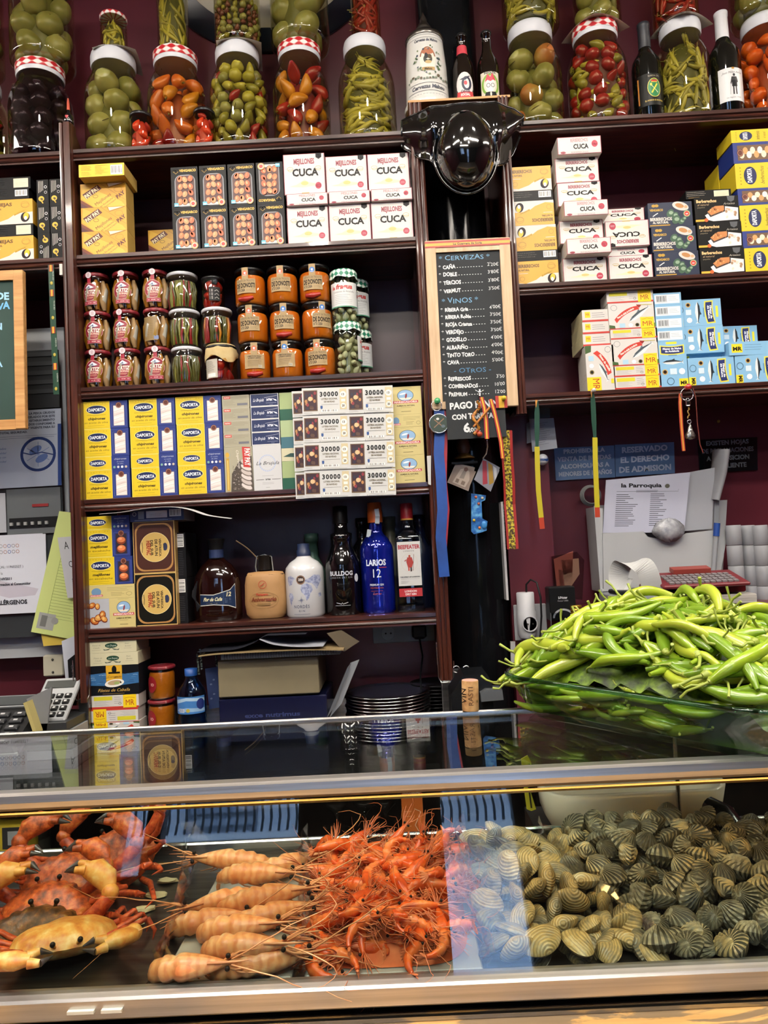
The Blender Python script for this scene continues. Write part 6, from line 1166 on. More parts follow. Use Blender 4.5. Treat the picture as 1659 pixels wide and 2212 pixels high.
# ---------------------------------------------------------------- ribbons, lanyards, key rings
def pin(px, py, y, c, label, name='push_pin', r=.009):
    p = at(px, py, y); b = MB(); T_ = Matrix.Translation(p) @ Matrix.Rotation(R(90), 4, 'X'); b.lathe([(r*.7, 0), (r*.8, .002), (r*.45, .004), (r*.4, .009), (r*.85, .012), (r*.9, .015), (r*.6, .018), (.0005, .019)], paint(c, .25, 0, .3), 18, T=T_); tag(b.build(name), label, 'pin', 'pins'); return p
def strap(name, pts, y, w, m, label, cat='ribbon', extra=None, tw=None, group=None):
    b = MB(); P = [at(px, py, y+(dy[0] if dy else 0)) for px, py, *dy in pts]; b.ribbon(P, w, .0012, m, tw=tw)
    if extra: extra(b, P)
    return tag(b.build(name), label, cat, group)
def ring_(b, c, r, t, m, T=None, n=24, ax='y'):
    P = []
    for k in range(n+1):
        a = 2*math.pi*k/n; P.append((c[0]+r*math.cos(a), c[1]+(0), c[2]+r*math.sin(a)) if ax == 'y' else (c[0]+r*math.cos(a), c[1]+r*math.sin(a), c[2]))
    b.tube(P, t, m, 6, caps=False)
pin(944, 868, -.035, '#3f9a62', 'green push pin holding the round shooting badge')
strap('blue_ribbon', [(948, 880), (950, 930), (948, 980), (953, 1040), (956, 1100), (952, 1160), (960, 1246)], -.024, .027, noisy('blue_satin', [(.3, '#143a7c'), (.7, '#1c4c9c')], 20, rough=.5), 'long blue ribbon hanging down beside the shelving post', group=None)
strap('red_ribbon', [(960, 880), (962, 930), (960, 1040), (966, 1100), (957, 1230)], -.0215, .012, '#9b2430', 'narrow red ribbon behind the long blue one')
p = at(948, 915, -.032); b = MB(); r = 22*px_scale(-.03); T_ = Matrix.Translation(p) @ Matrix.Rotation(R(90), 4, 'X')
b.lathe([(r*.98, 0), (r, .002), (r*.95, .0035), (r*.9, .003)], CHROME, 40, T=T_); b.lathe([(.0005, .0032), (r*.9, .0032)], '#2c3c30', 40, T=T_, cap0=False, cap1=False)
f = Face(b, (p.x-r, -.0354, p.z-r), (2*r, 0, 0), (0, 0, 2*r), 40, 40); f.line([(10, 12), (30, 29)], 1.8, '#8a6a50'); f.line([(29, 12), (11, 28)], 1.8, '#8a6a50'); f.ell(18, 29, 3, 2.4, '#d0d0c8'); f.ell(28, 14, 4, 3, '#55646a'); o = b.build('round_badge'); tag(o, 'round dark green badge with crossed rifles on a key ring', 'badge')
b = MB(); ring_(b, tuple(at(943, 876, -.036)), .0135, .0012, CHROME); tag(b.build('key_ring'), 'steel split ring hanging above the round badge', 'key ring')
SPAIN = [('#a82c24', -.33), ('#d9ab2c', 0), ('#a82c24', .33)]
def flagstrap(name, pts, y, w, label, tail=None):
    b = MB()
    for c, k in SPAIN:
        P = [at(px, py, y+(dy[0] if dy else 0)) for px, py, *dy in pts]; P = [p+Vector((k*w, -.0002 if k == 0 else 0, 0)) for p in P]; b.ribbon(P, w*(.34 if k else .36), .001, c)
    return tag(b.build(name), label, 'lanyard', 'red and yellow lanyards')
flagstrap('striped_lanyard', [(1040, 858), (1046, 880), (1050, 910), (1052, 948)], -.043, .011, 'red and yellow striped lanyard hanging over the card payment sign')
flagstrap('striped_lanyard', [(1060, 862), (1068, 890), (1076, 925), (1082, 955), (1086, 990)], -.041, .010, 'second striped lanyard slanting down past the card payment sign')
p = at(1039, 868, -.046); b = MB(); b.tube([at(1036, 842, -.04), at(1036, 856, -.045)], .003, CHROME, 8)
for dx in (-1, 1): b.tube([at(1036, 848, -.045), at(1036+dx*9, 843, -.045)], .0018, CHROME, 6)
rd = random.Random(4); P = [at(1030+7*math.sin(k*.9)+(-k*.3), 866+k*6.6, -.047-.003*math.cos(k)) for k in range(12)]; b.tube(P, .0042, noisy('beads', [(.4, '#3a2416'), (.5, '#c88a2c'), (.6, '#8f2418')], 160, rough=.4), 8)
P = [at(1058-k*5, 880+k*6, -.049) for k in range(8)]; b.tube(P, .003, '#b5702c', 8); b.ball(tuple(at(1036, 938, -.047)), .0075, '#a33c20', 10, 8); tag(b.build('beaded_keychain'), 'beaded yellow and red keychain on a metal hook over the payment sign', 'keychain')
b = MB()
for c, x_, w_ in (('#a82c24', 1074, 7), ('#d9ab2c', 1083, 12), ('#a82c24', 1092, 7)): p = at(x_, 868, -.042); b.box((p.x, p.y, p.z), (w_*px_scale(-.04), .001, .031), c)
tag(b.build('small_flag'), 'small red and yellow flag pinned to the menu frame corner', 'flag'); pin(1087, 862, -.043, '#c9b52c', 'yellow push pin through the small flag', r=.007)
# embroidered red and yellow strap along the pillar
b = MB(); P = [at(px, py, yy) for px, py, yy in ((1094, 930, -.03), (1096, 990, -.02), (1100, 1040, -.01), (1101, 1090, .0), (1105, 1140, .0), (1108, 1186, .0))]
b.ribbon(P, .030, .001, '#9b2a26'); b.ribbon([p+Vector((-.001, -.0015, 0)) for p in P], .017, .001, noisy('gold_embroidery', [(.44, '#3c2c10'), (.5, '#8a7a22'), (.56, '#c0b030')], 190, rough=.6)); tag(b.build('embroidered_strap'), 'long red strap with yellow embroidery beside the pillar', 'strap')
# photos and magnets stuck on the pillar
def card(P, y, m, name, label, cat, art=None):
    b = MB(); V = [at(px, py, y) for px, py in P]; b.loft([[tuple(v) for v in V], [(v.x, v.y+.0012, v.z) for v in V]], m, True, True, False)
    if art: f = Face(b, V[3]+Vector((0, -.0003, 0)), V[2]-V[3], V[0]-V[3], 100, 100); art(f)
    return tag(b.build(name), label, cat)
def ph1(f): f.rect(4, 4, 96, 96, '#8f7d70'); f.poly([(20, 10), (30, 80), (48, 92), (70, 84), (84, 50), (80, 10)], '#b8a898'); f.poly([(40, 40), (60, 44), (58, 80), (44, 84)], '#8f8478'); f.rect(30, 16, 44, 34, '#7c6a5c'); f.rect(56, 16, 72, 34, '#7c6a5c', up=False); f.ell(52, 88, 9, 10, '#6a4a3c')
card([(985, 999), (1026, 1010), (1012, 1061), (966, 1042)], .055, '#9c8c7e', 'photo_card', 'sepia photo card of a shirt stuck aslant on the pillar', 'photo', ph1)
def ph2(f): f.rect(2, 2, 98, 98, '#8c8e98'); f.poly([(0, 90), (20, 98), (70, 20), (50, 4)], '#a83440'); f.poly([(30, 98), (55, 98), (96, 40), (80, 20)], '#b08a2c'); f.poly([(60, 98), (80, 98), (98, 70), (96, 50)], '#d0d2d6')
card([(1044, 990), (1080, 1010), (1060, 1062), (1024, 1036)], .052, '#8c8e98', 'photo_card', 'shiny red and yellow card overlapping the sepia photo', 'photo', ph2)
b = MB(); o0 = at(1034, 1105, .06); mb = noisy('magnet_blue', [(.35, '#123c7c'), (.5, '#2c6cb0'), (.65, '#6aa8d0')], 60, rough=.3)
P = [(1018, 1066), (1050, 1070), (1048, 1080), (1040, 1084), (1042, 1120), (1053, 1126), (1051, 1146), (1040, 1150), (1024, 1154), (1018, 1148)]; V = [at(px, py, .062) for px, py in P]; b.loft([[tuple(v) for v in V], [(v.x, v.y+.004, v.z) for v in V]], mb, True, True, False)
for px, py, c in ((1028, 1074, '#c86a4a'), (1042, 1076, '#d0c8b0'), (1034, 1088, '#a8583c'), (1024, 1124, '#d0b83c'), (1036, 1140, '#c8743c')): b.ball(tuple(at(px, py, .061)), .004, c, 8, 6)
b.ball(tuple(at(1046, 1134, .06)), (.008, .003, .011), '#3a86c8', 10, 6); tag(b.build('souvenir_magnet'), 'blue seaside souvenir magnet with a dolphin on the black pillar', 'magnet')
b = MB(); b.lathe([(.028, 0), (.03, .004), (.02, .01), (.016, .014)], paint('#7a5a26', .35, .6), 28, T=Matrix.Translation(at(1002, 992, .07))); P = [at(1002, 990, .07)]
b.lathe([(.012, .01), (.02, .03), (.016, .05), (.01, .055)], paint('#4a2e1c', .5), 16, T=Matrix.Translation(at(1002, 990, .07))); tag(b.build('brass_figurine'), 'small brass based figurine in shadow under the payment sign', 'figurine')
b = MB(); b.box(tuple(at(1002, 998, .07)+Vector((0, .005, -.004))), (.07, .05, .006), BLACK); tag(b.build('pillar_bracket'), 'small black bracket shelf on the pillar under the figurine', 'bracket')
b = MB(); P = [at(1052, 950, -.03), at(1053, 965, -.028), at(1050, 980, -.02), at(1043, 990, -.01)]; b.tube(P, .002, CHROME, 6); tag(b.build('metal_clasp'), 'thin metal clasp dangling below the card payment sign', 'clasp')
# steel edge strip behind the post and spiral notebook edge by the pillar
b = MB(); p0, p1 = at(1083, 1085, .1), at(1092, 1295, .1); b.box(((p0.x+p1.x)/2, .1, (p0.z+p1.z)/2), (.006, .05, (p0.z-p1.z)), '#b8b8ba')
for k in range(34): b.ball((p0.x+.005+(p1.x-p0.x)*k/34, .095, p0.z-(p0.z-p1.z)*k/34), .0022, '#3a3a3c', 6, 4)
tag(b.build('spiral_notebook'), 'edge of a spiral notebook hanging between pillar and maroon wall', 'notebook')
# ---------------------------------------------------------------- worktop behind the case
b = MB(); b.box((0, -.03, ZW-.008), (4.6, .594, .016), STEEL); b.box((0, YB-.01, ZW+.03), (4.6, .012, .06), STEEL)
tag(b.build('steel_worktop'), 'brushed steel worktop running behind the seafood case', 'worktop')
t = tag(empty('back_cabinets', (0, -.02, 0)), 'dark cabinets and open shelf under the steel worktop', 'cabinet'); dk = paint('#161310', .3)
b = MB(); b.box((0, .255, .5), (4.6, .02, .96), dk); b.box((0, -.05, .84), (4.6, .55, .016), dk); b.box((0, .0, .04), (4.6, .5, .08), dk); b.build('carcass', t)
for x in (-1.6, -.62, .30, 1.15, 2.1): b = MB(); b.box((x, 0, .5), (.02, .48, .94), dk); b.build('divider', t)
b = MB(); b.box((.80, -.27, .91), (.96, .02, .15), paint('#0c0c0d', .12, 0, .4)); b.box((.50, -.281, .87), (.16, .002, .004), '#4a4a4c'); b.build('black_glass_door', t)
# ---------------------------------------------------------------- left: chalkboard, lanyard, fuse cabinet
def slabpoly(P, y, th, m, name, label, cat, art=None, wh=(100, 100), par=None, dy=None, grp=None):
    """thin sheet from its photographed outline (clockwise from top-left) at depth y"""
    b = MB(); V = [at(px, py, y+(dy[i] if dy else 0)) for i, (px, py) in enumerate(P)]
    b.loft([[tuple(v) for v in V], [(v.x, v.y+th, v.z) for v in V]], m, True, True, False)
    if art: f = Face(b, V[3]+Vector((0, -.0002, 0)), V[2]-V[3], V[0]-V[3], *wh); art(f, *wh)
    o = b.build(name, par)
    return tag(o, label, cat, grp) if label else o
c = at(25, 755, -.03); Hc = (at(30, 583, -.03)-at(40, 925, -.03)).length; t = tag(empty('green_chalkboard', at(58, 927, -.03)), 'green chalkboard in a wooden frame with blue and white writing, cut by the picture edge', 'chalkboard'); t.rotation_euler = (0, R(.6), 0)
b = MB(); Wb = .42; fw = .026
for x in (-fw/2, -Wb+fw/2): b.box((x, 0, Hc/2), (fw, .018, Hc), PINE2, bev=.002)
for z in (fw/2, Hc-fw/2): b.box((-Wb/2, .0006, z), (Wb-2*fw+.001, .017, fw), PINE2)
b.build('frame', t); b = MB(); b.box((-Wb/2, .003, Hc/2), (Wb-2*fw+.002, .008, Hc-2*fw+.002), noisy('green_slate', [(.3, '#1e3a33'), (.7, '#284840')], 4, rough=.7))
f = Face(b, (-Wb+fw, -.0012, fw), (Wb-2*fw, 0, 0), (0, 0, Hc-2*fw), 370, 366)
for tx, y_, x_ in (('SUGERENCIA DE', 318, 355), ('CONSERVA', 292, 356), ('EN', 240, 336), ('BARRA', 140, 334)): f.text(tx, x_, y_, 19 if y_ > 300 else 17, '#9fd0ee' if y_ != 292 else '#6fb4dc', 'r', b=1, hand=.8)
b.build('slate', t)
b = MB(); P = [at(px, py, yy) for px, py, yy in ((110, 572, -.006), (112, 620, -.008), (115, 700, -.006), (119, 780, -.004), (122, 852, -.003))]; b.ribbon(P, .0155, .0012, '#14402c')
for k in range(12):
    u = (k+.5)/12*(len(P)-1); i = min(int(u), len(P)-2); p = P[i].lerp(P[i+1], u-i)+Vector((0, -.0014, 0))
    if k % 3 == 0: b.box(tuple(p), (.010, .0006, .018), '#9c2a22'); b.box((p.x, p.y-.0006, p.z), (.005, .0006, .018), '#d0a02c')
    elif k % 3 == 1:
        f = Face(b, (p.x+.003, p.y, p.z+.013), (0, 0, -.026), (.006, 0, 0), 40, 10); f.text('PAU XX 2023' if k < 6 else 'GUARDIA CIVIL', 20, 1, 6, '#c9cfc4', fit=38)
    else: b.ball((p.x, p.y, p.z), (.004, .0006, .005), '#b0a23c', 8, 5)
tag(b.build('green_lanyard'), 'dark green printed lanyard hanging from the shelf beside the chalkboard', 'lanyard')
t = tag(empty('fuse_cabinet', (-1.05, .2, 1.2)), 'grey wall cabinet of fuses behind paper notices, left of the shelving', 'cabinet')
p0, p1 = at(152, 707, .2), at(150, 1415, .2); xr = at(150, 1060, .2).x
def tp(P): return P
b = MB(); b.box((xr-.3+1.05, .03, (p0.z+p1.z)/2-1.2), (.6, .07, p0.z-p1.z), paint('#b2b6b9', .4)); b.build('casing', t)
b = MB(); q0, q1 = at(136, 890, .16), at(136, 1372, .16); xw = at(136, 1100, .16).x; b.box((xw-.28+1.05, -.038, (q0.z+q1.z)/2-1.2+.05), (.56, .004, q0.z-q1.z+.1), paint('#34383b', .25)); b.build('smoked_door', t)
b = MB(); a0, a1 = at(15, 1058, .158), at(134, 1150, .158); cx, cz = (a0.x+a1.x)/2+1.05, (a0.z+a1.z)/2-1.2; w_, h_ = a1.x-a0.x, abs(a0.z-a1.z)
b.box((cx, -.043, cz), (w_, .006, h_), '#5f6466'); b.box((cx, -.047, cz-h_*.25), (w_*.9, .004, h_*.22), '#1b1c1e'); b.box((cx+.02, -.047, cz+h_*.12), (w_*.3, .003, .008), '#8c2c2c')
for k in range(6): b.box((cx-w_*.4+k*w_*.13, -.051, cz-h_*.27), (.008, .008, .009), '#9a9c9a')
b.build('fuse_row', t)
b = MB(); a0, a1 = at(45, 760, .158), at(130, 880, .158); b.box(((a0.x+a1.x)/2+1.05, -.043, (a0.z+a1.z)/2-1.2), (a1.x-a0.x, .006, abs(a0.z-a1.z)), '#26282a'); 
for k in range(5): b.box(((a0.x+a1.x)/2+1.05, -.047, a0.z-1.2-.012-k*.027), (a1.x-a0.x-.01, .003, .012), '#3a3c3e')
b.build('upper_fuse_row', t)
def art_p1(f, W, H):
    f.rect(0, 0, W, H, '#a9b2c2'); f.rect(W*.96, 0, W, H*.8, '#26407c')
    for i, tx in enumerate(('PRODUCTOS DE LA PESCA CRUDOS', 'CONGELADOS POR ESTE', 'ESTABLECIMIENTO', 'TRATADOS CONFORME A', 'LA LEY VIGENTE PARA SU', 'TOTAL SEGURIDAD.')): f.text(tx, W*(.93 if i != 5 else .62), H*(.94-i*.047), H*.026, '#2a3144', 'r', b=1)
    f.rule(0, W*.95, H*.665, .6, '#4a5470'); f.rule(0, W*.92, H*.64, .6, '#4a5470'); cx, cy, r = W*.74, H*.42, W*.2; f.ring(cx, cy, r, r, r*.16, '#22386e', 36)
    for k in range(6): a = R(60*k+30); f.line([(cx, cy), (cx+r*.72*math.cos(a), cy+r*.72*math.sin(a))], 1.4, '#7a8cb4')
    f.ell(cx-r*.15, cy+r*.25, r*.38, r*.2, '#5c74a8', rot=.5); f.ell(cx+r*.2, cy-r*.25, r*.38, r*.2, '#5c74a8', rot=.5); f.line([(cx-r*.95, cy+r*.15), (cx-r*.4, cy-.5), (cx+r*.2, cy+r*.1), (cx+r*.95, cy-r*.1)], 2.4, '#22386e')
    for i, tx in enumerate(('Pescados', 'Gran Calidad', 'elaborados con', 'la Seguridad')): f.text(tx, W*.38, H*(.5-i*.055), H*(.03 if i == 0 else .024), '#33508c', 'r', shear=.3)
    f.text('CASA VIÑA', W*.3, H*.06, H*.035, '#1c2436', 'r', b=1); f.rule(0, W*.3, H*.045, .8, '#1c2436')
slabpoly([(-60, 893), (126, 886), (133, 1048), (-60, 1059)], .152, .002, '#a9b2c2', 'notice_poster', 'bluish notice about raw fish with a round blue fish emblem', 'notice', art_p1, (186, 165))
def art_p2(f, W, H):
    f.rect(0, 0, W, H, '#c9ccd6'); f.poly([(0, H*.35), (W*.5, H*.2), (W*.85, H*.22), (W*.9, H*.3), (W*.3, H*.45)], '#b7b3bf')
    for i in range(12): f.ring(W*(.36+.055*(i % 6)+.02), H*(.86-.075*(i//6)), W*.023, W*.023, 1, ('#36589a', '#77777c', '#9a6a5a')[i % 3], 16)
    for tx, y_, x_, b_ in (('(CIF FISCAL: 11960252T )', .58, .72, 0), ('Real Decreto 126/2016 la', .5, .44, 0), ('normativa 1169/2011', .43, .56, 1), ('de Informacion al Consumidor', .36, .8, 1)): f.text(tx, W*x_, H*y_, H*.03, '#33363e', 'r', b=b_)
    f.text('ALÉRGENOS', W*.74, H*.12, H*.05, '#26282e', 'r', b=1, fit=W*.4)
slabpoly([(-70, 1160), (98, 1153), (103, 1322), (-60, 1330)], .15, .002, '#c9ccd6', 'notice_poster', 'white allergen notice reading ALÉRGENOS below the fuses', 'notice', art_p2, (170, 168))
slabpoly([(-20, 1066), (11, 1065), (14, 1150), (-20, 1152)], .15, .002, '#a8acb2', 'blank_notice', 'plain pale sheet beside the row of fuses', 'notice')
def art_y(f, W, H):
    f.rect(W*.32, H*.86, W*.6, H*.93, '#4a5a34'); f.lines(W*.25, W*.9, H*.15, H*.78, 26, .5, '#8a9a58', .3); f.line([(W*.25, H*.14), (W*.25, H*.8), (W*.95, H*.8), (W*.95, H*.14), (W*.25, H*.14)], .5, '#7c8c4c'); f.rect(W*.08, H*.04, W*.42, H*.17, '#9a9c98'); f.rect(W*.14, H*.06, W*.26, H*.15, '#6c6e6a'); f.ell(W*.42, H*.12, W*.07, W*.07, '#8c8e8a')
slabpoly([(128, 1104), (163, 1108), (172, 1384), (67, 1365)], .138, .002, '#c0cc80', 'yellow_form', 'pale green-yellow form hanging aslant beside the post', 'paper', art_y, (60, 150))
slabpoly([(88, 1366), (150, 1372), (140, 1392), (94, 1396)], .145, .002, '#c9b04c', 'yellow_form', 'small orange-yellow slip under the green-yellow form', 'paper')
slabpoly([(124, 1161), (166, 1158), (172, 1290), (146, 1292)], .125, .002, '#b4b6ba', 'curled_note', 'curled white note with a hand-written letter A behind the post', 'paper', lambda f, W, H: (f.text('A', W*.62, H*.8, H*.12, '#222'), f.text('C', W*.72, H*.5, H*.1, '#222'), f.text('So', W*.72, H*.26, H*.05, '#222')), (42, 132))
b = MB(); p = at(121, 1436, .2); b.box(tuple(p), (.058, .04, .062), '#b9b5a0', bev=.004)
for dz in (.018, -.018): b.ball((p.x, p.y-.021, p.z+dz), .0035, '#2a2826', 8, 6)
tag(b.build('junction_box'), 'square cream wall box with two screws beside the post', 'junction box')
slabpoly([(133, 1385), (165, 1372), (170, 1500), (147, 1520)], .03, .003, '#aeb2bc', 'leaning_folder', 'white folder leaning against the left post', 'folder')
slabpoly([(146, 1426), (166, 1410), (168, 1524), (152, 1524)], .015, .004, '#0f1012', 'black_notebook', 'black notebook edge with faint lettering by the left post', 'notebook', lambda f, W, H: f.text('CAFFE TORALLA', W*.5, H*.5, W*.3, '#55565a', rot=R(-88), fit=H*.8), (20, 110))
# telephone, calculators and papers on the worktop
def keys(b, x0, y0, z0, nx, ny, dx, dy, s, m, m2, tilt):
    for i in range(nx):
        for j in range(ny): b.box((x0+i*dx, y0+j*dy, z0+j*dy*tilt), (s, s*.8, .005), m); b.box((x0+i*dx, y0+j*dy, z0+.003+j*dy*tilt), (s*.4, s*.2, .0006), m2)
p = at(12, 1540, -.12); t = tag(empty('desk_telephone', (p.x-.045, -.12, ZW+.065)), 'black desk telephone with a small screen at the picture edge', 'telephone')
b = MB(); T_ = Matrix.Translation((0, 0, .045)) @ Matrix.Rotation(R(28), 4, 'X'); b.box((0, .03, -.04), (.2, .12, .05), '#101113'); b.box((0, 0, 0), (.24, .21, .03), '#101113', T=T_, bev=.01); b.box((0, -.105, .0), (.24, .006, .008), '#8f9294', T=T_); b.build('body', t)
b = MB(); b.box((.04, .065, .017), (.13, .045, .006), '#7c7f82', T=T_); b.box((.04, .065, .021), (.11, .034, .003), '#2a3032', T=T_); b.build('display', t)
b = MB()
for i in range(5):
    for j in range(5): b.box((-.09+i*.042, -.08+j*.024, .017), (.032, .016, .008), '#26282b', T=T_, bev=.002); b.box((-.09+i*.042, -.08+j*.024, .0215), (.01, .005, .0012), '#b9bbbc', T=T_)
b.build('keypad', t); b = MB(); b.tube([(-.1, -.06, .05), (-.1, 0, .072), (-.1, .07, .062)], .02, '#0c0c0e', 10, T=T_); b.build('handset', t)
p = at(128, 1500, -.03); t = tag(empty('desk_calculator', (p.x, -.05, p.z-.01)), 'white desk calculator with black keys beside the left steel leg', 'calculator'); T_ = Matrix.Rotation(R(38), 4, 'X')
b = MB(); b.box((0, 0, 0), (.095, .14, .014), '#9da0a2', T=T_, bev=.004); b.box((0, .045, .008), (.075, .024, .003), '#2c302e', T=T_); b.build('body', t)
b = MB()
for i in range(4):
    for j in range(4): b.box((-.033+i*.022, -.055+j*.02, .009), (.017, .014, .007), '#1a1b1d', T=T_, bev=.002); b.box((-.033+i*.022, -.055+j*.02, .013), (.006, .005, .001), '#c4c6c6', T=T_)
b.build('keypad', t)
for k in range(5):
    p = at(135, 1575-9*k, -.05); b = MB(); b.box((p.x-.002*k, -.05, ZW+.011+.0225*k), (.13-.006*k, .16, .021), ('#23272c', '#7d8086', '#3a4440', '#8d8f92', '#2a2c2e')[k], bev=.001)
    tag(b.build('notepad'), f'{("dark", "light grey", "green-grey", "pale grey", "black")[k]} notepad in the pile under the white calculator', 'notepad', 'notepads under the calculator')
slabpoly([(50, 1519), (57, 1516), (80, 1584), (73, 1588)], -.16, .14, '#b5a86c', 'cream_notebook', 'cream edged notebook leaning beside the telephone', 'notebook')
slabpoly([(57, 1510), (112, 1484), (100, 1583), (84, 1585)], -.13, .006, '#77797b', 'grey_envelope', 'grey card leaning behind the cream edged notebook', 'envelope')
# ---------------------------------------------------------------- under the bottle shelf
for k, (py, hgt, lb) in enumerate(((1505, .083, 'upper'), (1590, .083, 'lower'))):
    x = at(349, py, .04).x; r = .035; z = ZW+.0895*(1-k)*1.0+.035; 
    t = jar('chickpea_jar', x, .05, z, r, .0885, 'small', 'maroon', f'jar of yellow preserve with a dark red lid beside the carton pile, {lb} of two', 'jar', 'yellow preserve jars', GO)
    b = MB(); b.lathe([(r*.85, .004), (r*.93, .01), (r*.93, .066), (r*.85, .072)], noisy('amber_preserve', [(.3, '#8a5a14'), (.6, '#b47c22'), (.8, '#c79238')], 12, rough=.3), 28); b.build('preserve', t)
    b = MB(); f = Face(b, w=60, h=60, cyl=(r*1.015, .01, R(-125), .001)); f.ell(30, 32, 17, 22, '#8c1c26'); f.text('IO', 34, 28, 7, '#d8a098', b=1); b.build('paper_label', t)
b = MB(); p = at(350, 1590, .05); b.box((p.x, .05, ZW+.0172), (.075, .075, .033), '#3c3428'); tag(b.build('low_carton'), 'low dark carton under the yellow preserve jars', 'box')
x = at(417, 1570, .02).x; r = .037; WB = glass('water_bottle_blue', trans='#9cc8ee', tint='#dceeff'); t = tag(empty('water_bottle', (x, .02, ZW)), 'blue plastic water bottle standing on the worktop', 'bottle')
P = [(r*.85, .0)]+[(r*(.93+.07*(i % 2)), .006+.008*i) for i in range(11)]+[(r, .098), (r, .135), (r*.9, .15), (r*.5, .172), (r*.4, .18), (r*.4, .188)]
b = MB(); b.lathe(P, WB, 32); b.lathe([(r*.8, .004), (r*.88, .02), (r*.88, .12)], glass('water', trans='#b4d6f2'), 24); b.build('body', t)
b = MB(); b.lathe([(.0165, .186), (.0165, .204), (.001, .205)], '#1c4c94', 24); b.build('screw_cap', t)
b = MB(); f = Face(b, w=130, h=50, cyl=(r*1.012, .092, R(-90), .001)); f.rect(20, 0, 112, 44, '#3f78b8'); f.poly([(20, 24), (60, 34), (112, 30), (112, 38), (60, 42), (20, 34)], '#a9c6de'); f.poly([(20, 8), (60, 16), (112, 12), (112, 4), (60, 6)], '#8fb2d4'); f.bars(36, 4, 54, 14, '#c8d4e0', '#4a5a8c'); f.ell(64, 9, 5, 5, '#b0a23c'); f.ell(98, 24, 12, 14, '#1c2c6c'); b.build('paper_label', t)
slabpoly([(443, 1445), (470, 1440), (475, 1528), (452, 1532)], .1, .003, '#3c4c78', 'blue_leaflet', 'blue leaflet with small clouds behind the water bottle', 'leaflet', lambda f, W, H: [f.ell(W*x_, H*y_, 3, 2, '#7c88a8', up=False) for x_, y_ in ((.4, .6), (.6, .35), (.3, .25), (.7, .7))], (27, 88))
b = MB()
for px, py in ((430, 1412), (470, 1408), (436, 1402)): b.tube([at(px, py+45, .12), at(px-4, py, .12)], .003, noisy('striped_straw', [(.45, '#141a18'), (.5, '#9fb0a4')], 90, (1, 1, 3)), 6)
tag(b.build('drinking_straws'), 'three striped straws sticking up behind the water bottle', 'straws')
ZB1 = ZW
def wbox(px0, px1, py0, py1, y, d, m, name, label, cat='box', bev=.003):
    p0, p1 = at(px0, (py0+py1)/2, y), at(px1, (py0+py1)/2, y); zt = at((px0+px1)/2, py0, y).z; zb = at((px0+px1)/2, py1, y).z; b = MB()
    b.box(((p0.x+p1.x)/2, y+d/2, (zt+zb)/2), (p1.x-p0.x, d, zt-zb), m, bev=bev); return b, (p0.x, p1.x, zb, zt), name, label, cat
def fin(w): return tag(w[0].build(w[2]), w[3], w[4])
zt = at(590, 1506, .0).z
b, q_, *n = wbox(474, 708, 1506, 1600, 0, .2, paint('#0b1030', .25), 'navy_tin', 'navy blue metal box with raised lettering under the beige box'); f = Face(b, (q_[0], -.0004, q_[2]), (q_[1]-q_[0], 0, 0), (0, 0, q_[3]-q_[2]), 234, 94); f.text('exce nutrimus', 115, 52, 9, '#26305c', b=1, fit=120); tag(b.build(n[0]), n[1], n[2])
fin(wbox(471, 689, 1422, 1503, -.005, .2, noisy('beige_card', [(.3, '#6c6450'), (.7, '#8a8066')], 3, rough=.35), 'beige_box', 'blank beige cardboard box on the navy tin'))
P = [(470, 1418, 0), (430, 1412, 0)]
b = MB(); z0 = at(600, 1421, -.02).z; xa, xb = at(478, 1420, -.02).x, at(735, 1410, -.02).x; b.box(((xa+xb)/2, .06, z0+.009), (xb-xa, .17, .014), '#5c5f66', bev=.001)
for k in range(44): u = xa+.01+(xb-xa-.02)*k/43; b.tube([(u, -.026, z0+.002), (u, -.032, z0+.008), (u, -.026, z0+.017)], .0011, '#2a2b30', 5)
tag(b.build('spiral_notebook'), 'grey spiral notebook lying on the beige box', 'notebook')
def bent(P, d, th, m, name, label, cat='paper'):
    b = MB(); V = [at(px, py, y) for px, py, y in P]; b.ribbon([v+Vector((0, d/2, 0)) for v in smooth(V)], d, th, m, axis=(0, 1, 0)); return tag(b.build(name), label, cat)
bent([(428, 1418, -.04), (470, 1413, -.04), (560, 1408, -.04), (650, 1404, -.04), (742, 1404, -.04)], .17, .003, '#8f7c58', 'brown_envelope', 'tan envelope on the spiral notebook, projecting at its left end', 'envelope')
bent([(426, 1409, -.035), (470, 1406, -.035), (510, 1402, -.035), (545, 1390, -.035), (572, 1374, -.035), (600, 1372, -.035), (660, 1370, -.035)], .16, .001, '#22242c', 'bent_magazine', 'dark glossy magazine bending up over the envelope', 'magazine')
bent([(560, 1381, -.045), (590, 1392, -.045), (640, 1397, -.045), (698, 1396, -.045)], .15, .001, '#a9adb8', 'white_paper', 'curled white sheet on top of the paper pile', 'paper')
slabpoly([(706, 1368), (737, 1361), (776, 1386), (743, 1408)], .0, .004, '#5c5240', 'folded_card', 'dark folded card at the end of the paper pile, near the sockets', 'card')
slabpoly([(757, 1432), (776, 1425), (738, 1520), (712, 1550)], .0, .004, '#8a8d92', 'leaning_leaflet', 'grey leaflet leaning in front of the stacked plates', 'leaflet')
slabpoly([(750, 1442), (760, 1430), (724, 1525), (705, 1552)], -.01, .002, '#55585e', 'leaning_leaflet', 'darker leaflet slanting just before the grey one', 'leaflet')
x = at(838, 1500, .09).x
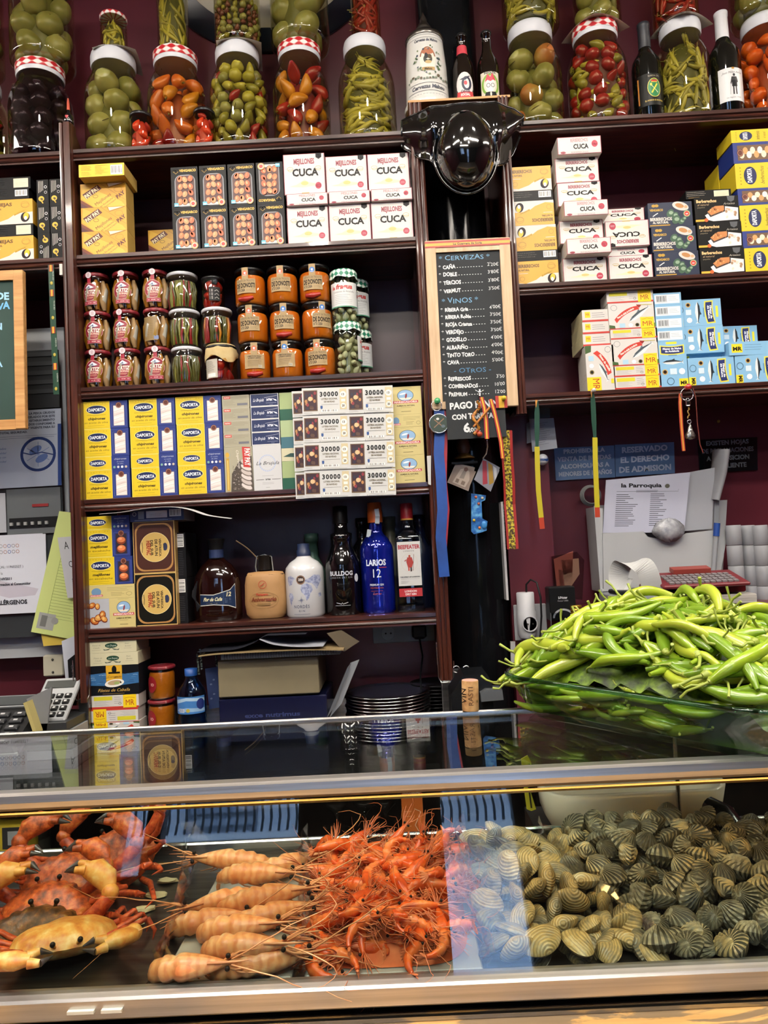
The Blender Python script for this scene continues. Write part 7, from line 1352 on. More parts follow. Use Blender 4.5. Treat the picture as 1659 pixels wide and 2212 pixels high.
for k in range(14):
    t_ = .115-.001*(k % 3); b = MB(); b.lathe([(t_*.6, 0), (t_*.8, .002), (t_, .0055), (t_, .0072), (t_*.8, .004), (t_*.6, .002), (.0005, .002)], CHROME, 48); o = b.build('steel_plate', None, (x+.0015*math.sin(k*2), .06, ZW+.0005+.0082*k)); tag(o, f'round steel plate in the tall stack under the wall sockets, {"bottom" if k == 0 else "top" if k == 13 else ORD[k-1]+" above the bottom" if k < 9 else ORD[13-k-1]+" below the top"}', 'plate', 'stacked steel plates')
x2 = at(930, 1500, .12).x
for k in range(12):
    b = MB(); b.lathe([(.045, 0), (.06, .002), (.075, .006), (.075, .008), (.06, .004), (.0005, .003)], paint('#1d1e20', .25, .6), 36); o = b.build('dark_plate', None, (x2+.02, .16, ZW+.0005+.0095*k)); tag(o, f'small dark plate in the stack squeezed behind the middle post, tier {ORD[k % 8]}{" above the eighth" if k > 7 else ""}', 'plate', 'stacked dark plates')
# wall sockets with plug
def socket(px0, px1, py, y, n, label, m='#8f918f'):
    p0, p1 = at(px0, py, y), at(px1, py, y); t = tag(empty('wall_socket', (p0.x, y, p0.z)), label, 'socket'); W = p1.x-p0.x; s = W/n; b = MB(); b.box((W/2, -.005, 0), (W, .01, s*.62 if n > 1 else s*1.1), m, bev=.002); b.build('plate', t)
    for i in range(n):
        b = MB(); r = s*.2; b.lathe([(r*1.15, 0), (r*1.1, .002), (r, .001), (r*.95, -.002), (.0005, -.003)], paint('#a3a5a3'), 24, T=Matrix.Translation((s*(i+.5), -.0105, 0)) @ Matrix.Rotation(R(90), 4, 'X'))
        for d in (-1, 1): b.ball((s*(i+.5)+d*r*.42, -.0098, 0), .0028, '#141414', 8, 5)
        b.build('outlet', t)
    return t, s, p0
t, s_, p0 = socket(806, 938, 1369, YB-.004, 2, 'double grey wall socket under the bottle shelf')
b = MB(); pp = (p0.x+s_*1.5, p0.y-.03, p0.z+.004); b.box(pp, (.042, .036, .044), '#0e0e10', bev=.008); b.tube([(pp[0], pp[1], pp[2]-.02), (pp[0]+.006, pp[1]-.02, pp[2]-.07), at(908, 1460, .1), at(914, 1545, .0)], .0024, '#0e0e10', 8); tag(b.build('power_plug'), 'black plug with a cable running down in the double socket', 'plug')
t, s_, p0 = socket(1110, 1180, 1345, .116, 1, 'single silver wall socket on the maroon pier behind the peppers', '#9b9da0')
p = at(1137, 1330, .09); t = tag(empty('plug_adapter', p), 'white multi plug adapter with a black cable looping over it', 'adapter'); b = MB(); b.lathe([(.02, -.06), (.026, -.05), (.027, .01), (.024, .016), (.024, .062), (.022, .064)], '#b4b6ba', 24); b.lathe([(.0215, 0), (.0215, .004), (.018, .003), (.018, 0), (.0005, 0)], '#a5a7ac', 24, T=Matrix.Translation((.004, -.026, -.02)) @ Matrix.Rotation(R(90), 4, 'X'))
for d in (-1, 1): b.ball((.004+d*.007, -.031, -.02), .0028, '#1c1c1c', 8, 5)
b.build('body', t); b = MB(); b.tube([(.004, 0, .064), (.004, -.004, .085), (.016, -.01, .098), (.03, -.02, .09), (.036, -.03, .05), (.034, -.036, 0), (.028, -.036, -.05), (.016, -.03, -.09)], .0028, '#111113', 8); b.build('cable', t)
# ---------------------------------------------------------------- right: signs, papers and till things
def sgn(P, lines, label, bgc, tc, W=130, H=75):
    def a(f, W_, H_):
        for i, tx in enumerate(lines): f.text(tx, W*.5, H*(.98-(i+1)*.92/len(lines)+.06), H*.5/len(lines), tc, b=1, fit=min(W*.9, textw(tx, H*.5/len(lines), 1, 1)))
    slabpoly(P, YB-.008, .005, bgc, 'metal_sign', label, 'sign', a, (W, H))
BS = noisy('blue_painted_sheen', [(.3, '#5c7ca8'), (.6, '#7c9cc8'), (.8, '#98b4dc')], 5, rough=.3, metal=0); DS = paint('#121a1e', .2, .3)  # street reflection on the blue signs is painted in as a lighter base colour
sgn([(1197, 968), (1327, 962), (1329, 1031), (1201, 1038)], ['PROHIBIDA LA', 'VENTA DE BEBIDAS', 'ALCOHOLICAS A', 'MENORES DE 18 AÑOS'], 'blue metal sign forbidding alcohol sales to minors', BS, '#dfe8f2')
sgn([(1328, 961), (1456, 955), (1458, 1022), (1330, 1030)], ['RESERVADO', 'EL DERECHO', 'DE ADMISION'], 'blue metal sign reading reservado el derecho de admision', BS, '#d2dcea')
sgn([(1508, 950), (1636, 944), (1637, 1015), (1512, 1022)], ['EXISTEN HOJAS', 'DE RECLAMACIONES', 'A DISPOSICION', 'DEL CLIENTE'], 'dark sign about complaint forms half hidden by rolled paper', DS, '#6c7478')
t = tag(empty('wall_file_holder', at(1290, 1278, .17)), 'white plastic wall file holder stuffed with menus and sheets', 'file holder'); O = Vector(t.location)
def fp(P, y, th, m, nm, dy=None):
    b = MB(); V = [at(px, py, y+(dy[i] if dy else 0))-O for i, (px, py) in enumerate(P)]; b.loft([[tuple(v) for v in V], [(v.x, v.y+th, v.z) for v in V]], m, True, True, False); b.build(nm, t)
WP = paint('#a9acae', .4)
fp([(1302, 1152), (1390, 1148), (1400, 1160), (1440, 1166), (1470, 1160), (1482, 1152), (1574, 1141), (1552, 1262), (1304, 1276)], .15, .004, WP, 'front_panel'); fp([(1283, 1095), (1302, 1098), (1302, 1280), (1297, 1278)], .155, .09, WP, 'side_panel'); fp([(1283, 1092), (1571, 1080), (1560, 1262), (1297, 1278)], .245, .004, WP, 'back_panel'); fp([(1300, 1272), (1553, 1258), (1553, 1264), (1300, 1278)], .15, .095, WP, 'tray_floor')
def art_menu(f, W, H):
    f.rect(0, 0, W, H, '#b4b7c8'); f.text('la Parroquia', W*.44, H*.86, H*.07, '#1c1c20', b=1, fit=W*.5, shear=-.05); f.ell(W*.76, H*.88, W*.03, H*.04, '#55564c'); f.line([(W*.14, H*.78), (W*.9, H*.78), (W*.9, H*.82)], .7, '#44464c'); f.lines(W*.38, W*.66, H*.76, H*.81, 2, .8, '#44464c', .1)
    rd_ = random.Random(3)
    for i in range(17):
        y = H*(.72-.037*i); f.rule(W*.14, W*(.25+.16*rd_.random()), y, 1.3, '#34363c'); f.rule(W*.56, W*(.66+.12*rd_.random()), y+H*.01, 1.3, '#34363c')
slabpoly([(1309, 1037), (1491, 1020), (1478, 1150), (1302, 1151)], .165, .0015, '#b4b7c8', 'menu_sheet', 'printed two-column menu sheet with a bold black heading in the file holder', 'menu', art_menu, (180, 128))
slabpoly([(1478, 1022), (1544, 1010), (1538, 1142), (1470, 1148)], .175, .0015, paint('#9c9fa6', .3), 'blank_sheet', 'crumpled blank sheet behind the printed menu', 'paper')
slabpoly([(1545, 1008), (1556, 1006), (1552, 1136), (1542, 1140)], .178, .002, paint('#7c8086', .2), 'plastic_sleeve', 'edge of a clear plastic sleeve behind the sheets', 'sleeve')
b = MB(); V = [at(1540, 1080, .19), at(1553, 1020, .185), at(1558, 972, .18)]; b.tube(V, [.036, .042, .046], noisy('rolled_paper', [(.3, '#8d8f94'), (.7, '#a9abb0')], 6, rough=.5), 24, flat=.35); tag(b.build('rolled_paper'), 'roll of pale paper tucked behind the file holder, over the dark sign', 'paper roll')
b = MB(); p = at(1445, 1145, .135); rings = []; n = 24; rd = random.Random(6)
for i in range(9):
    a = math.pi*i/8-math.pi/2; rings.append([(.042*max(math.cos(a), .05)*(1+.2*math.sin(3*j+i))*math.cos(2*math.pi*j/n), .016*max(math.cos(a), .05)*math.sin(2*math.pi*j/n), .03*math.sin(a)*(1+.15*math.sin(2*j+i*2))) for j in range(n)])
b.loft(rings, noisy('bag_grey', [(.3, '#85888e'), (.7, '#b4b6bb')], 60, rough=.25, bmp=.9), T=Matrix.Translation(p)); b.box((p.x+.004, p.y, p.z+.008), (.018, .012, .014), '#141a24'); tag(b.build('plastic_bag'), 'crumpled clear plastic bag hooked over the holder front', 'plastic bag')
b = MB(); p0, p1, p2 = at(1549, 1130, .14), at(1547, 1158, .14), at(1541, 1238, .14); b.tube([p0, p1], .0085, '#16408c', 12); b.tube([p1, p2], .0065, paint('#8f9296', .3), 12); tag(b.build('marker_pen'), 'pen with a blue cap clipped to the holder', 'pen')
for i, px in enumerate((1598, 1628, 1656)):
    for k in range(4):
        x_ = at(px, 1290, .12+.02*(i % 2)).x; b = MB(); b.lathe([(.0195, 0), (.0205, .001), (.0205, .054), (.0195, .0555), (.006, .0555), (.006, .05)], paint('#8f9195', .6), 24); z_ = at(px, 1310, .12).z+.0565*k-.0
        o = b.build('till_roll', None, (x_, .13+.02*(i % 2), z_)); tag(o, f'white paper till roll, {ORD[k]} from below in the {("first", "second", "third")[i]} column at the picture edge', 'paper roll', 'stacked till rolls')
# red ledge with calculator, printer, receipt
ZR = at(1500, 1312, .0).z; b = MB(); b.box((1.1, .13, ZR-.02), (1.25, .27, .04), paint('#5c1c28', .3), bev=.004); tag(b.build('maroon_ledge'), 'maroon ledge carrying the till things behind the peppers', 'ledge')
b, q_, *n = wbox(1330, 1500, 1283, 1305, .0, .16, paint('#8f949c', .35), 'till_printer', 'grey flat till device under the curling receipt', 'till'); b.box(((q_[0]+q_[1])/2, .05, q_[3]+.006), (q_[1]-q_[0]-.02, .1, .012), '#161719', bev=.003); tag(b.build(n[0]), n[1], n[2])
b = MB(); P = [at(px, py, y_) for px, py, y_ in ((1412, 1290, .0), (1404, 1250, -.01), (1392, 1225, -.005), (1370, 1216, .02), (1345, 1222, .05), (1336, 1243, .06), (1342, 1262, .05), (1360, 1268, .035))]
b.ribbon(smooth(P), .052, .0006, paint('#b9bbb9', .6), axis=(.9, -.45, .1)); 
tag(b.build('curled_receipt'), 'long white receipt curling up out of the till printer', 'receipt')
b, q_, *n = wbox(1418, 1612, 1262, 1283, .0, .14, paint('#6c1c24', .25), 'red_calculator', 'flat red desk calculator behind the pepper heap', 'calculator')
T_ = Matrix.Translation(((q_[0]+q_[1])/2, .02, q_[3]+.012)) @ Matrix.Rotation(R(14), 4, 'X'); b.box((0, .0, 0), (q_[1]-q_[0]-.01, .12, .01), '#6c1c24', T=T_, bev=.003); b.build('x') if 0 else None
for i in range(12):
    for j in range(4): b.box((-.085+.015*i, -.045+.02*j, .007), (.011, .012, .005), '#7d7a7c', T=T_)
b.box((.0, .05, .012), (.1, .03, .012), '#8c3c34', T=T_); tag(b.build(n[0]), n[1], n[2])
fin(wbox(1520, 1636, 1284, 1306, -.02, .12, noisy('page_edges', [(.4, '#9a9690'), (.6, '#bdb8b0')], 60, (.2, .2, 6), .7), 'thick_book', 'thick book with white page edges on the maroon ledge', 'book'))
t = tag(empty('stamp_box', at(1217, 1342, .04)), 'black box for a self-inking stamp behind the peppers', 'stamp'); b = MB(); b.box((0, .02, .047), (.07, .05, .09), '#0c0d0f', bev=.003); f = Face(b, (-.035, -.0054, .002), (.07, 0, 0), (0, 0, .09), 70, 90); f.text('S-Printer', 36, 58, 6, '#b9bbc0', b=1, fit=24); f.text('Printer S-850', 36, 51, 3.6, '#9a9ca0', fit=28); b.ell if 0 else None; b.build('cover', t)
b = MB(); f = Face(b, (-.033, -.0056, -.01), (.066, 0, 0), (0, 0, .05), 66, 50); f.ring(33, 20, 28, 24, 5, '#9a9ca0', a0=0, a1=180); b.box((-.02, -.012, 0), (.03, .016, .05), glass('stamp_clear', trans='#c8ccd0')); b.build('clear_frame', t)
b = MB(); V = [at(1192, 1202, .1), at(1246, 1192, .1), at(1262, 1210, .1), at(1258, 1296, .1), at(1198, 1290, .1)]; b.loft([[tuple(v) for v in V], [(v.x, v.y+.012, v.z) for v in V]], glass('bag_clear', trans='#d8d4d4', rough=.1), True, True, False); 
for P_, c in (([(1196, 1208), (1238, 1190), (1236, 1260), (1204, 1280)], '#8c4a3c'), ([(1212, 1210), (1250, 1206), (1252, 1240), (1222, 1284)], '#a5826c'), ([(1206, 1230), (1240, 1236), (1230, 1284), (1210, 1270)], '#b49780')):
    V = [at(px, py, .104) for px, py in P_]; b.loft([[tuple(v) for v in V], [(v.x, v.y+.0015, v.z) for v in V]], c, True, True, False)
tag(b.build('banknote_bag'), 'clear bag holding a few folded brown banknotes on the wall', 'bag')
b = MB(); p = at(1248, 1345, .02)
for k in range(5): b.lathe([(.014, 0), (.0155, .003), (.0155, .006), (.014, .009)], paint('#a07c2c', .25, .8), 20, T=Matrix.Translation((p.x, .03, p.z+.009*k)))
tag(b.build('gold_trinket'), 'small ribbed golden tin behind the pepper heap', 'tin')
# receipts and hanging lanyards
def art_r(f, W, H): f.lines(W*.15, W*.8, H*.15, H*.85, 11, .7, '#5c606c', .4)
slabpoly([(1143, 905), (1196, 903), (1204, 968), (1150, 976)], .10, .001, '#8f939e', 'pinned_receipt', 'white receipts pinned to the maroon pier, front one', 'receipt', art_r, (55, 66)); slabpoly([(1137, 915), (1160, 900), (1170, 950), (1138, 958)], .105, .001, '#7c808c', 'pinned_receipt', 'white receipt edge behind the front pinned one', 'receipt')
slabpoly([(1138, 882), (1188, 880), (1188, 902), (1142, 906)], .112, .002, paint('#5c6570', .15), 'clear_hook_plate', 'greyish clear plate on the pier above the pinned receipts', 'plate')
def twotone(name, pts, label, w=.013):
    b = MB(); P = [at(*p) for p in pts]; n = len(P); k = int(n*.5); b.ribbon(P[:k+1], [w*.5, w, w]+[w*.6]*(k-2), .0012, '#123f2e'); b.ribbon(P[k:], w, .0012, '#b3a61e'); b.ribbon([P[-1], P[-1]+(P[-1]-P[-2])*.42], w, .0012, '#a8381e'); b.ribbon([P[0]+Vector((-.002, -.002, .002)), P[1].lerp(P[0], .4)+Vector((-.003, -.002, 0))], [.006, .001], .0008, '#c98a3c'); tag(b.build(name), label, 'lanyard', 'green and yellow lanyards')
twotone('striped_lanyard', [(1160, 866, -.012), (1160, 890, -.01), (1160, 930, -.008), (1160, 965, -.006), (1161, 1010, -.004), (1163, 1060, -.002), (1169, 1118, 0)], 'green and yellow lanyard hanging in front of the pinned receipts')
twotone('striped_lanyard', [(1279, 842, -.012), (1281, 870, -.01), (1283, 910, -.008), (1285, 945, -.006), (1286, 1000, -.004), (1288, 1045, -.002), (1290, 1096, 0)], 'green and yellow lanyard hanging in front of the blue sign')
pin(1280, 845, -.012, '#c9cac6', 'pearl push pin holding the lanyard before the blue sign', r=.006)
pin(1483, 838, -.004, '#a8221c', 'red push pin in the shelf edge above the silver medal')
b = MB(); ring_(b, tuple(at(1484, 852, -.014)), .0165, .0013, CHROME); p = at(1486, 871, -.014); b.box(tuple(p), (.012, .005, .014), CHROME, bev=.002); ring_(b, (p.x, p.y, p.z+.009), .004, .001, CHROME)
b.tube([at(1487+2*math.sin(k*2), 880+k*4, -.013) for k in range(7)], .0018, '#8a6a2c', 6); ring_(b, tuple(at(1489, 911, -.013)), .005, .001, CHROME)
p = at(1491, 932, -.012); SV = noisy('silver_relief', [(.4, '#6c6c6a'), (.6, '#b9b9b4')], 140, rough=.25, metal=.9, bmp=.8)
b.loft([[(p.x+u*w_, p.y+yy, p.z+z_) for u, yy in ((-1, 0), (-.5, -.004), (.5, -.004), (1, 0), (0, .004))] for w_, z_ in ((.002, .02), (.005, .012), (.009, .0), (.0145, -.012), (.0125, -.018), (.004, -.021))], SV); tag(b.build('medal_keychain'), 'silver triangular medal on a split ring with a tiny padlock', 'keychain')
b = MB(); P = [at(1470, 850, -.008), at(1469, 870, -.01), at(1472, 920, -.008), at(1477, 974, -.006)]
for c, k in (('#b3402a', -.0028), ('#cf9a3c', 0), ('#b3402a', .0028)): b.ribbon([p+Vector((k, -.0003*(k == 0), 0)) for p in P], .0032, .001, c)
tag(b.build('striped_lanyard'), 'orange and red striped ribbon hanging beside the silver medal', 'lanyard')
b = MB(); b.tube([at(1497, 838, -.006), at(1503, 860, -.008), at(1506, 910, -.006), at(1512, 960, -.004), at(1519, 978, -.003)], .0013, '#6c2c20', 6); tag(b.build('hanging_brown_string'), 'thin brown string hanging on the far side of the medal', 'string')
b = MB(); p = at(1172, 993, .1); b.ball(tuple(p), .016, noisy('globe', [(.42, '#b9bcc4'), (.55, '#1c3c74')], 20, (1, 1, 4), .1), 20, 14); tag(b.build('wall_ornament'), 'small round blue and white wall ornament under the receipts', 'ornament')
b = MB(); o0 = at(1278, 1070, .22)
for k in range(4): ring_(b, (o0.x, .22+.004*k, o0.z), .024+.002*k, .002, '#6c6e6c', n=28)
tag(b.build('coiled_cable'), 'loop of grey cable coiled beside the file holder', 'cable')
b = MB(); p = at(1552, 910, YB-.004); b.ball(tuple(p), (.005, .004, .005), '#8a6c24', 10, 6); tag(b.build('brass_screw'), 'small brass screw head in the maroon wall above the dark sign', 'screw')
# odds and ends by the middle post
t = tag(empty('card_terminal', at(1015, 1545, -.45)), 'dark machine housing behind the upright cork', 'machine'); O = Vector(t.location); b = MB(); V = [at(px, py, -.3)-O for px, py in ((975, 1500), (1002, 1458), (1052, 1456), (1063, 1475))]; V += [Vector((V[3].x, V[3].y, ZW-O.z)), Vector((V[0].x, V[0].y, ZW-O.z))]; b.loft([[tuple(v) for v in V], [(v.x, v.y+.1, v.z) for v in V]], paint('#101214', .25), True, True, False); b.build('housing', t)
b = MB(); V = [at(px, py, -.32)-O for px, py in ((1038, 1498), (1050, 1490), (1085, 1490), (1088, 1512), (1040, 1516))]; b.loft([[tuple(v) for v in V], [(v.x, v.y+.05, v.z) for v in V]], paint('#8f959a', .2, .7), True, True, False); b.build('silver_knob', t)
b = MB(); b.tube([at(978, 1480, -.15), at(1000, 1448, -.15)], .009, '#1c4484', 10); tag(b.build('blue_marker'), 'blue marker lying slanted beside the middle steel leg', 'marker')
for k, px in enumerate((985, 1006)):
    b = MB(); p = at(px, 1444, -.1); b.box((p.x, -.1, p.z-.1), (.018, .014, .2), paint('#2c2e30', .2), bev=.003); ring_(b, (p.x, -.112, p.z), .008, .0014, CHROME); tag(b.build('metal_clip'), f'small shiny clip behind the middle steel leg, {"nearer the post" if k == 0 else "further from the post"}', 'clip')
slabpoly([(1103, 1386), (1113, 1386), (1114, 1430), (1104, 1432)], .109, .01, '#a9a9a9', 'small_label_box', 'narrow white box with a red mark beside the pillar base', 'box')
slabpoly([(922, 985), (931, 984), (931, 1048), (925, 1046)], -.02, .003, '#b9b9b4', 'folded_paper', 'small folded paper tucked against the middle post', 'paper')
# ---------------------------------------------------------------- glazed seafood case on the bar
ZT, ZFL = 1.2555, 1.070     # top of the glass, floor of the case
XA, XB = -1.25, 1.25
RAILM = noisy('rail_steel', [(.3, '#a9a6a2'), (.6, '#c9c6c2'), (.8, '#dcd8d2')], 5, (.6, 30, 30), .34, .9, .1)
t = tag(empty('seafood_display_case', (0, -1.04, ZFL)), 'glass topped chilled seafood case with steel rails on the bar', 'display case'); O = Vector(t.location)
def cb(b, c, d, m, **k): b.box((c[0]-O.x, c[1]-O.y, c[2]-O.z), d, m, **k)
b = MB(); cb(b, (0, -1.004, ZT-.003), (XB-XA, .284, .006), PANE); b.build('top_pane', t)
b = MB(); P = [(-1.150, 1.245), (-1.204, 1.079), (-1.199, 1.0775), (-1.145, 1.243)]; b.loft([[(x, y-O.y, z-O.z) for y, z in P] for x in (XA, XB)], PANE, True, True, False); b.build('front_pane', t)
b = MB(); pr = [(-1.163, 1.2595), (-1.158, 1.2615), (-1.142, 1.2605), (-1.139, 1.257), (-1.139, 1.2465), (-1.146, 1.2435), (-1.158, 1.2425), (-1.1625, 1.2465), (-1.1645, 1.2525)]
b.loft([[(x, y-O.y, z-O.z) for y, z in pr] for x in (XA, XB)], RAILM, True, True, False); cb(b, (0, -1.157, 1.2385), (XB-XA, .006, .0022), paint('#b08a4a', .25, .9)); b.build('front_rail', t)
b = MB(); cb(b, (0, -.861, ZT-.001), (XB-XA, .007, .0095), STEEL, bev=.002); b.build('rear_rail', t)
b = MB(); pr = [(-1.2115, 1.0785), (-1.204, 1.0795), (-1.194, 1.0795), (-1.192, ZFL), (-1.192, 1.057), (-1.211, 1.057), (-1.2135, 1.0595), (-1.2135, 1.076)]; b.loft([[(x, y-O.y, z-O.z) for y, z in pr] for x in (XA, XB)], RAILM, True, True, False); b.build('base_rail', t)
b = MB(); cb(b, (0, -1.035, ZFL-.003), (XB-XA, .31, .006), STEELD); cb(b, (0, -.875, ZFL+.012), (XB-XA, .008, .026), STEEL, bev=.002); cb(b, (0, -1.03, 1.0565), (XB-XA, .30, .015), '#1c1b1a'); b.build('floor_pan', t)
for x in (-1.245, .388, 1.245): b = MB(); b.tube([(x-O.x, -.0, -.0), (x-O.x, .0, ZT-ZFL-.006)], .003, STEEL, 10, T=Matrix.Translation((0, -.868-O.y-.0, 0))); b.build('steel_rod', t)
b = MB(); b.box((0, 0, 0), (.026, .004, .003), '#d9d5c4'); b.box((.03, 0, 0), (.02, .004, .003), '#d9d5c4')
b.build('clip_strip', t).location = at(175, 2186, -1.2155)-O
t = tag(empty('bar_counter', (0, -1.03, 0)), 'worn varnished wooden bar counter with a thin steel edge under the case', 'counter')
m, nt, bs = newmat('worn_varnish'); v = coords(nt, (1.2, 5, 5)); f1 = noisetex(nt, v, 5, 6, .6, .6); f2 = noisetex(nt, coords(nt, (2, 30, 30)), 4, 4)
c1 = ramp(nt, f1, [(.0, '#b98f55'), (.50, '#c49a5e'), (.53, '#7e6a50'), (1, '#8a765a')]); c2 = ramp(nt, f2, [(.3, '#cfc6b8'), (.7, '#ffffff')]); mx = nt.nodes.new('ShaderNodeMix'); mx.data_type = 'RGBA'; mx.blend_type = 'MULTIPLY'; mx.inputs[0].default_value = .6
nt.links.new(c1, mx.inputs[6]); nt.links.new(c2, mx.inputs[7]); nt.links.new(mx.outputs[2], bs.inputs['Base Color']); bs.inputs['Roughness'].default_value = .4
b = MB(); b.box((0, .03, .51), (2.7, .34, 1.02), m, bev=.004); b.build('wooden_body', t); b = MB(); b.box((0, -.12, 1.032), (2.7, .64, .026), m, bev=.004); b.build('bar_top', t); b = MB(); b.box((0, -.184, 1.0475), (2.7, .004, .004), STEEL); b.box((0, -.155, 1.0455), (2.7, .03, .001), '#171513'); b.build('steel_edge_dark_gap', t)  # black sheet on the bar top paints the shaded gap under the rail
# ---------------------------------------------------------------- crabs
CR1 = noisy('crab_shell', [(.28, '#4a2412'), (.42, '#8a3a18'), (.55, '#b4501f'), (.68, '#c8783a'), (.8, '#8f5a2c')], 110, rough=.4, bmp=.6, detail=9, bd=.002); CR2 = noisy('crab_shell_dark', [(.3, '#21180c'), (.5, '#5a3a18'), (.6, '#7a4a1c'), (.72, '#94803c')], 110, rough=.38, bmp=.6, detail=9, bd=.002)
CRL = noisy('crab_limb', [(.3, '#7c2a14'), (.5, '#b04420'), (.62, '#c65c2c'), (.8, '#d08a50')], 150, rough=.4, bmp=.4, detail=8, bd=.0006); CRY = noisy('crab_belly', [(.3, '#b0622a'), (.45, '#c48438'), (.6, '#d0a458'), (.75, '#dcc48c')], 80, rough=.4, bmp=.4, detail=8, bd=.0006); CRT = paint('#3a3433', .3)
def crab(s, m, mc, label, loc, rot, leg_m=CRL, up=0):
    t = tag(empty('cooked_crab', loc), label, 'crab', 'cooked crabs in the case'); t.rotation_euler = (Matrix.Rotation(rot[2], 3, 'Z') @ Matrix.Rotation(rot[0], 3, 'X') @ Matrix.Rotation(rot[1]+math.pi, 3, 'Z')).to_euler(); b = MB(); n, k = 72, 9; V = []
    def rim(a):
        x, y = math.cos(a), math.sin(a); r = 1+(.07*abs(math.sin(a*11)) if y < .15 else 0); return .5*r*x*(1 if y > 0 else 1), (.36 if y < 0 else .34)*r*y*(1-.22*(y > 0)*abs(x))
    for i in range(k+1):
        q = i/k; hgt = .2*math.sqrt(max(0, 1-q**2.4))
        for j in range(n): a = 2*math.pi*j/n; X, Y = rim(a); V.append((s*X*q, s*Y*q, s*(hgt+.012*math.sin(9*X*q)*math.cos(8*Y*q)*(1-q)+.012*(1-abs(q-.55)*4 if abs(q-.55) < .25 else 0)*math.cos(4*a))))
    F = [(i*n+j, (i+1)*n+j, (i+1)*n+(j+1) % n, i*n+(j+1) % n) for i in range(k) for j in range(n)]; b.add(V, F, m, True)
    V = []
    for i in range(k+1):
        q = i/k
        for j in range(n): X, Y = rim(2*math.pi*j/n); V.append((s*X*q, s*Y*q, -s*.13*math.sqrt(max(0, 1-q**2.5))))
    b.add(V, [f[::-1] for f in F], CRY, True); b.build('carapace', t)
    for sx in (-1, 1):
        b = MB(); b.tube([(sx*s*.1, -s*.33, s*.02), (sx*s*.12, -s*.38, s*.06)], s*.018, m, 8); b.ball((sx*s*.125, -s*.39, s*.07), s*.028, '#15100e', 8, 6); b.build('eye', t)
        b = MB(); b.tube([(sx*s*.36, -s*.2, -s*.02), (sx*s*.52, -s*.3, s*.02), (sx*s*.62, -s*.42, s*.05)], [s*.05, s*.075, s*.07], leg_m, 10); b.ball((sx*s*.62, -s*.46, s*.05), s*.085, mc, 12, 8)
        b.tube([(sx*s*.62, -s*.47, s*.05), (sx*s*.56, -s*.58, s*.06), (sx*s*.44, -s*.66, s*.06), (sx*s*.32, -s*.68, s*.05)], [s*.06, s*.115, s*.12, s*.07], mc, 14, flat=.7)
        for dz, dy in ((.03, -.02), (-.02, .035)):
            P = [(sx*s*.34, -s*(.68+dy), s*(.05+dz)), (sx*s*.24, -s*(.69+dy*1.6), s*(.05+dz*1.6)), (sx*s*.13, -s*(.66+dy*.4), s*(.05+dz*.4))]; b.tube(P[:2], [s*.05, s*.034], mc, 9); b.tube(P[1:], [s*.034, s*.006], CRT, 9)
        b.build('claw', t)
        for i in range(4):
            y0 = -.1+.12*i; ang = (-.25+.33*i); C, S_ = math.cos(ang), math.sin(ang); X0 = s*(.44-.03*i); b = MB()
            P = [(X0*.8, y0*s, -s*.05), (X0+s*.2*C, (y0)*s+s*.2*S_, s*.04+up*s*.1), (X0+s*.36*C, y0*s+s*.4*S_, s*.1+up*s*.2)]; Q = [P[2], (X0+s*.43*C, y0*s+s*.55*S_, s*(-.02+up*.3)), (X0+s*.4*C, y0*s+s*.7*S_, -s*.1+up*s*.45)]
            b.tube([(sx*x, y, z) for x, y, z in P], [s*.035, s*.042, s*.032], leg_m, 8, flat=.75); b.tube([(sx*x, y, z) for x, y, z in Q], [s*.034, s*.028, s*.004], leg_m, 8, flat=.7); b.build('leg', t)
    return t
def cz(px, py, y): p = at(px, py, y); return (p.x, p.y, p.z)
crab(.110, CR1, CR1, 'orange cooked crab leaning at the very back, legs raised in the air', cz(250, 1862, -.93), (R(62), R(14), R(-4)), up=2.2)
crab(.124, CR1, CR1, 'large orange-red cooked crab with its claws raised, second from the back', cz(150, 1925, -.99), (R(58), R(-4), R(3)), up=.8)
crab(.112, CR1, CR1, 'orange cooked crab with crossed pincers in the middle of the crab pile', cz(95, 1985, -1.045), (R(55), R(5), R(-4)))
crab(.122, CR2, CRY, 'dark greenish-brown cooked crab lying before the orange ones', cz(75, 2050, -1.085), (R(52), R(-2), R(2)))
crab(.108, CRY, CRY, 'pale yellow-orange crab lying low against the front glass', (-.385, -1.115, 1.086), (R(-12), math.pi+.25, R(12)))
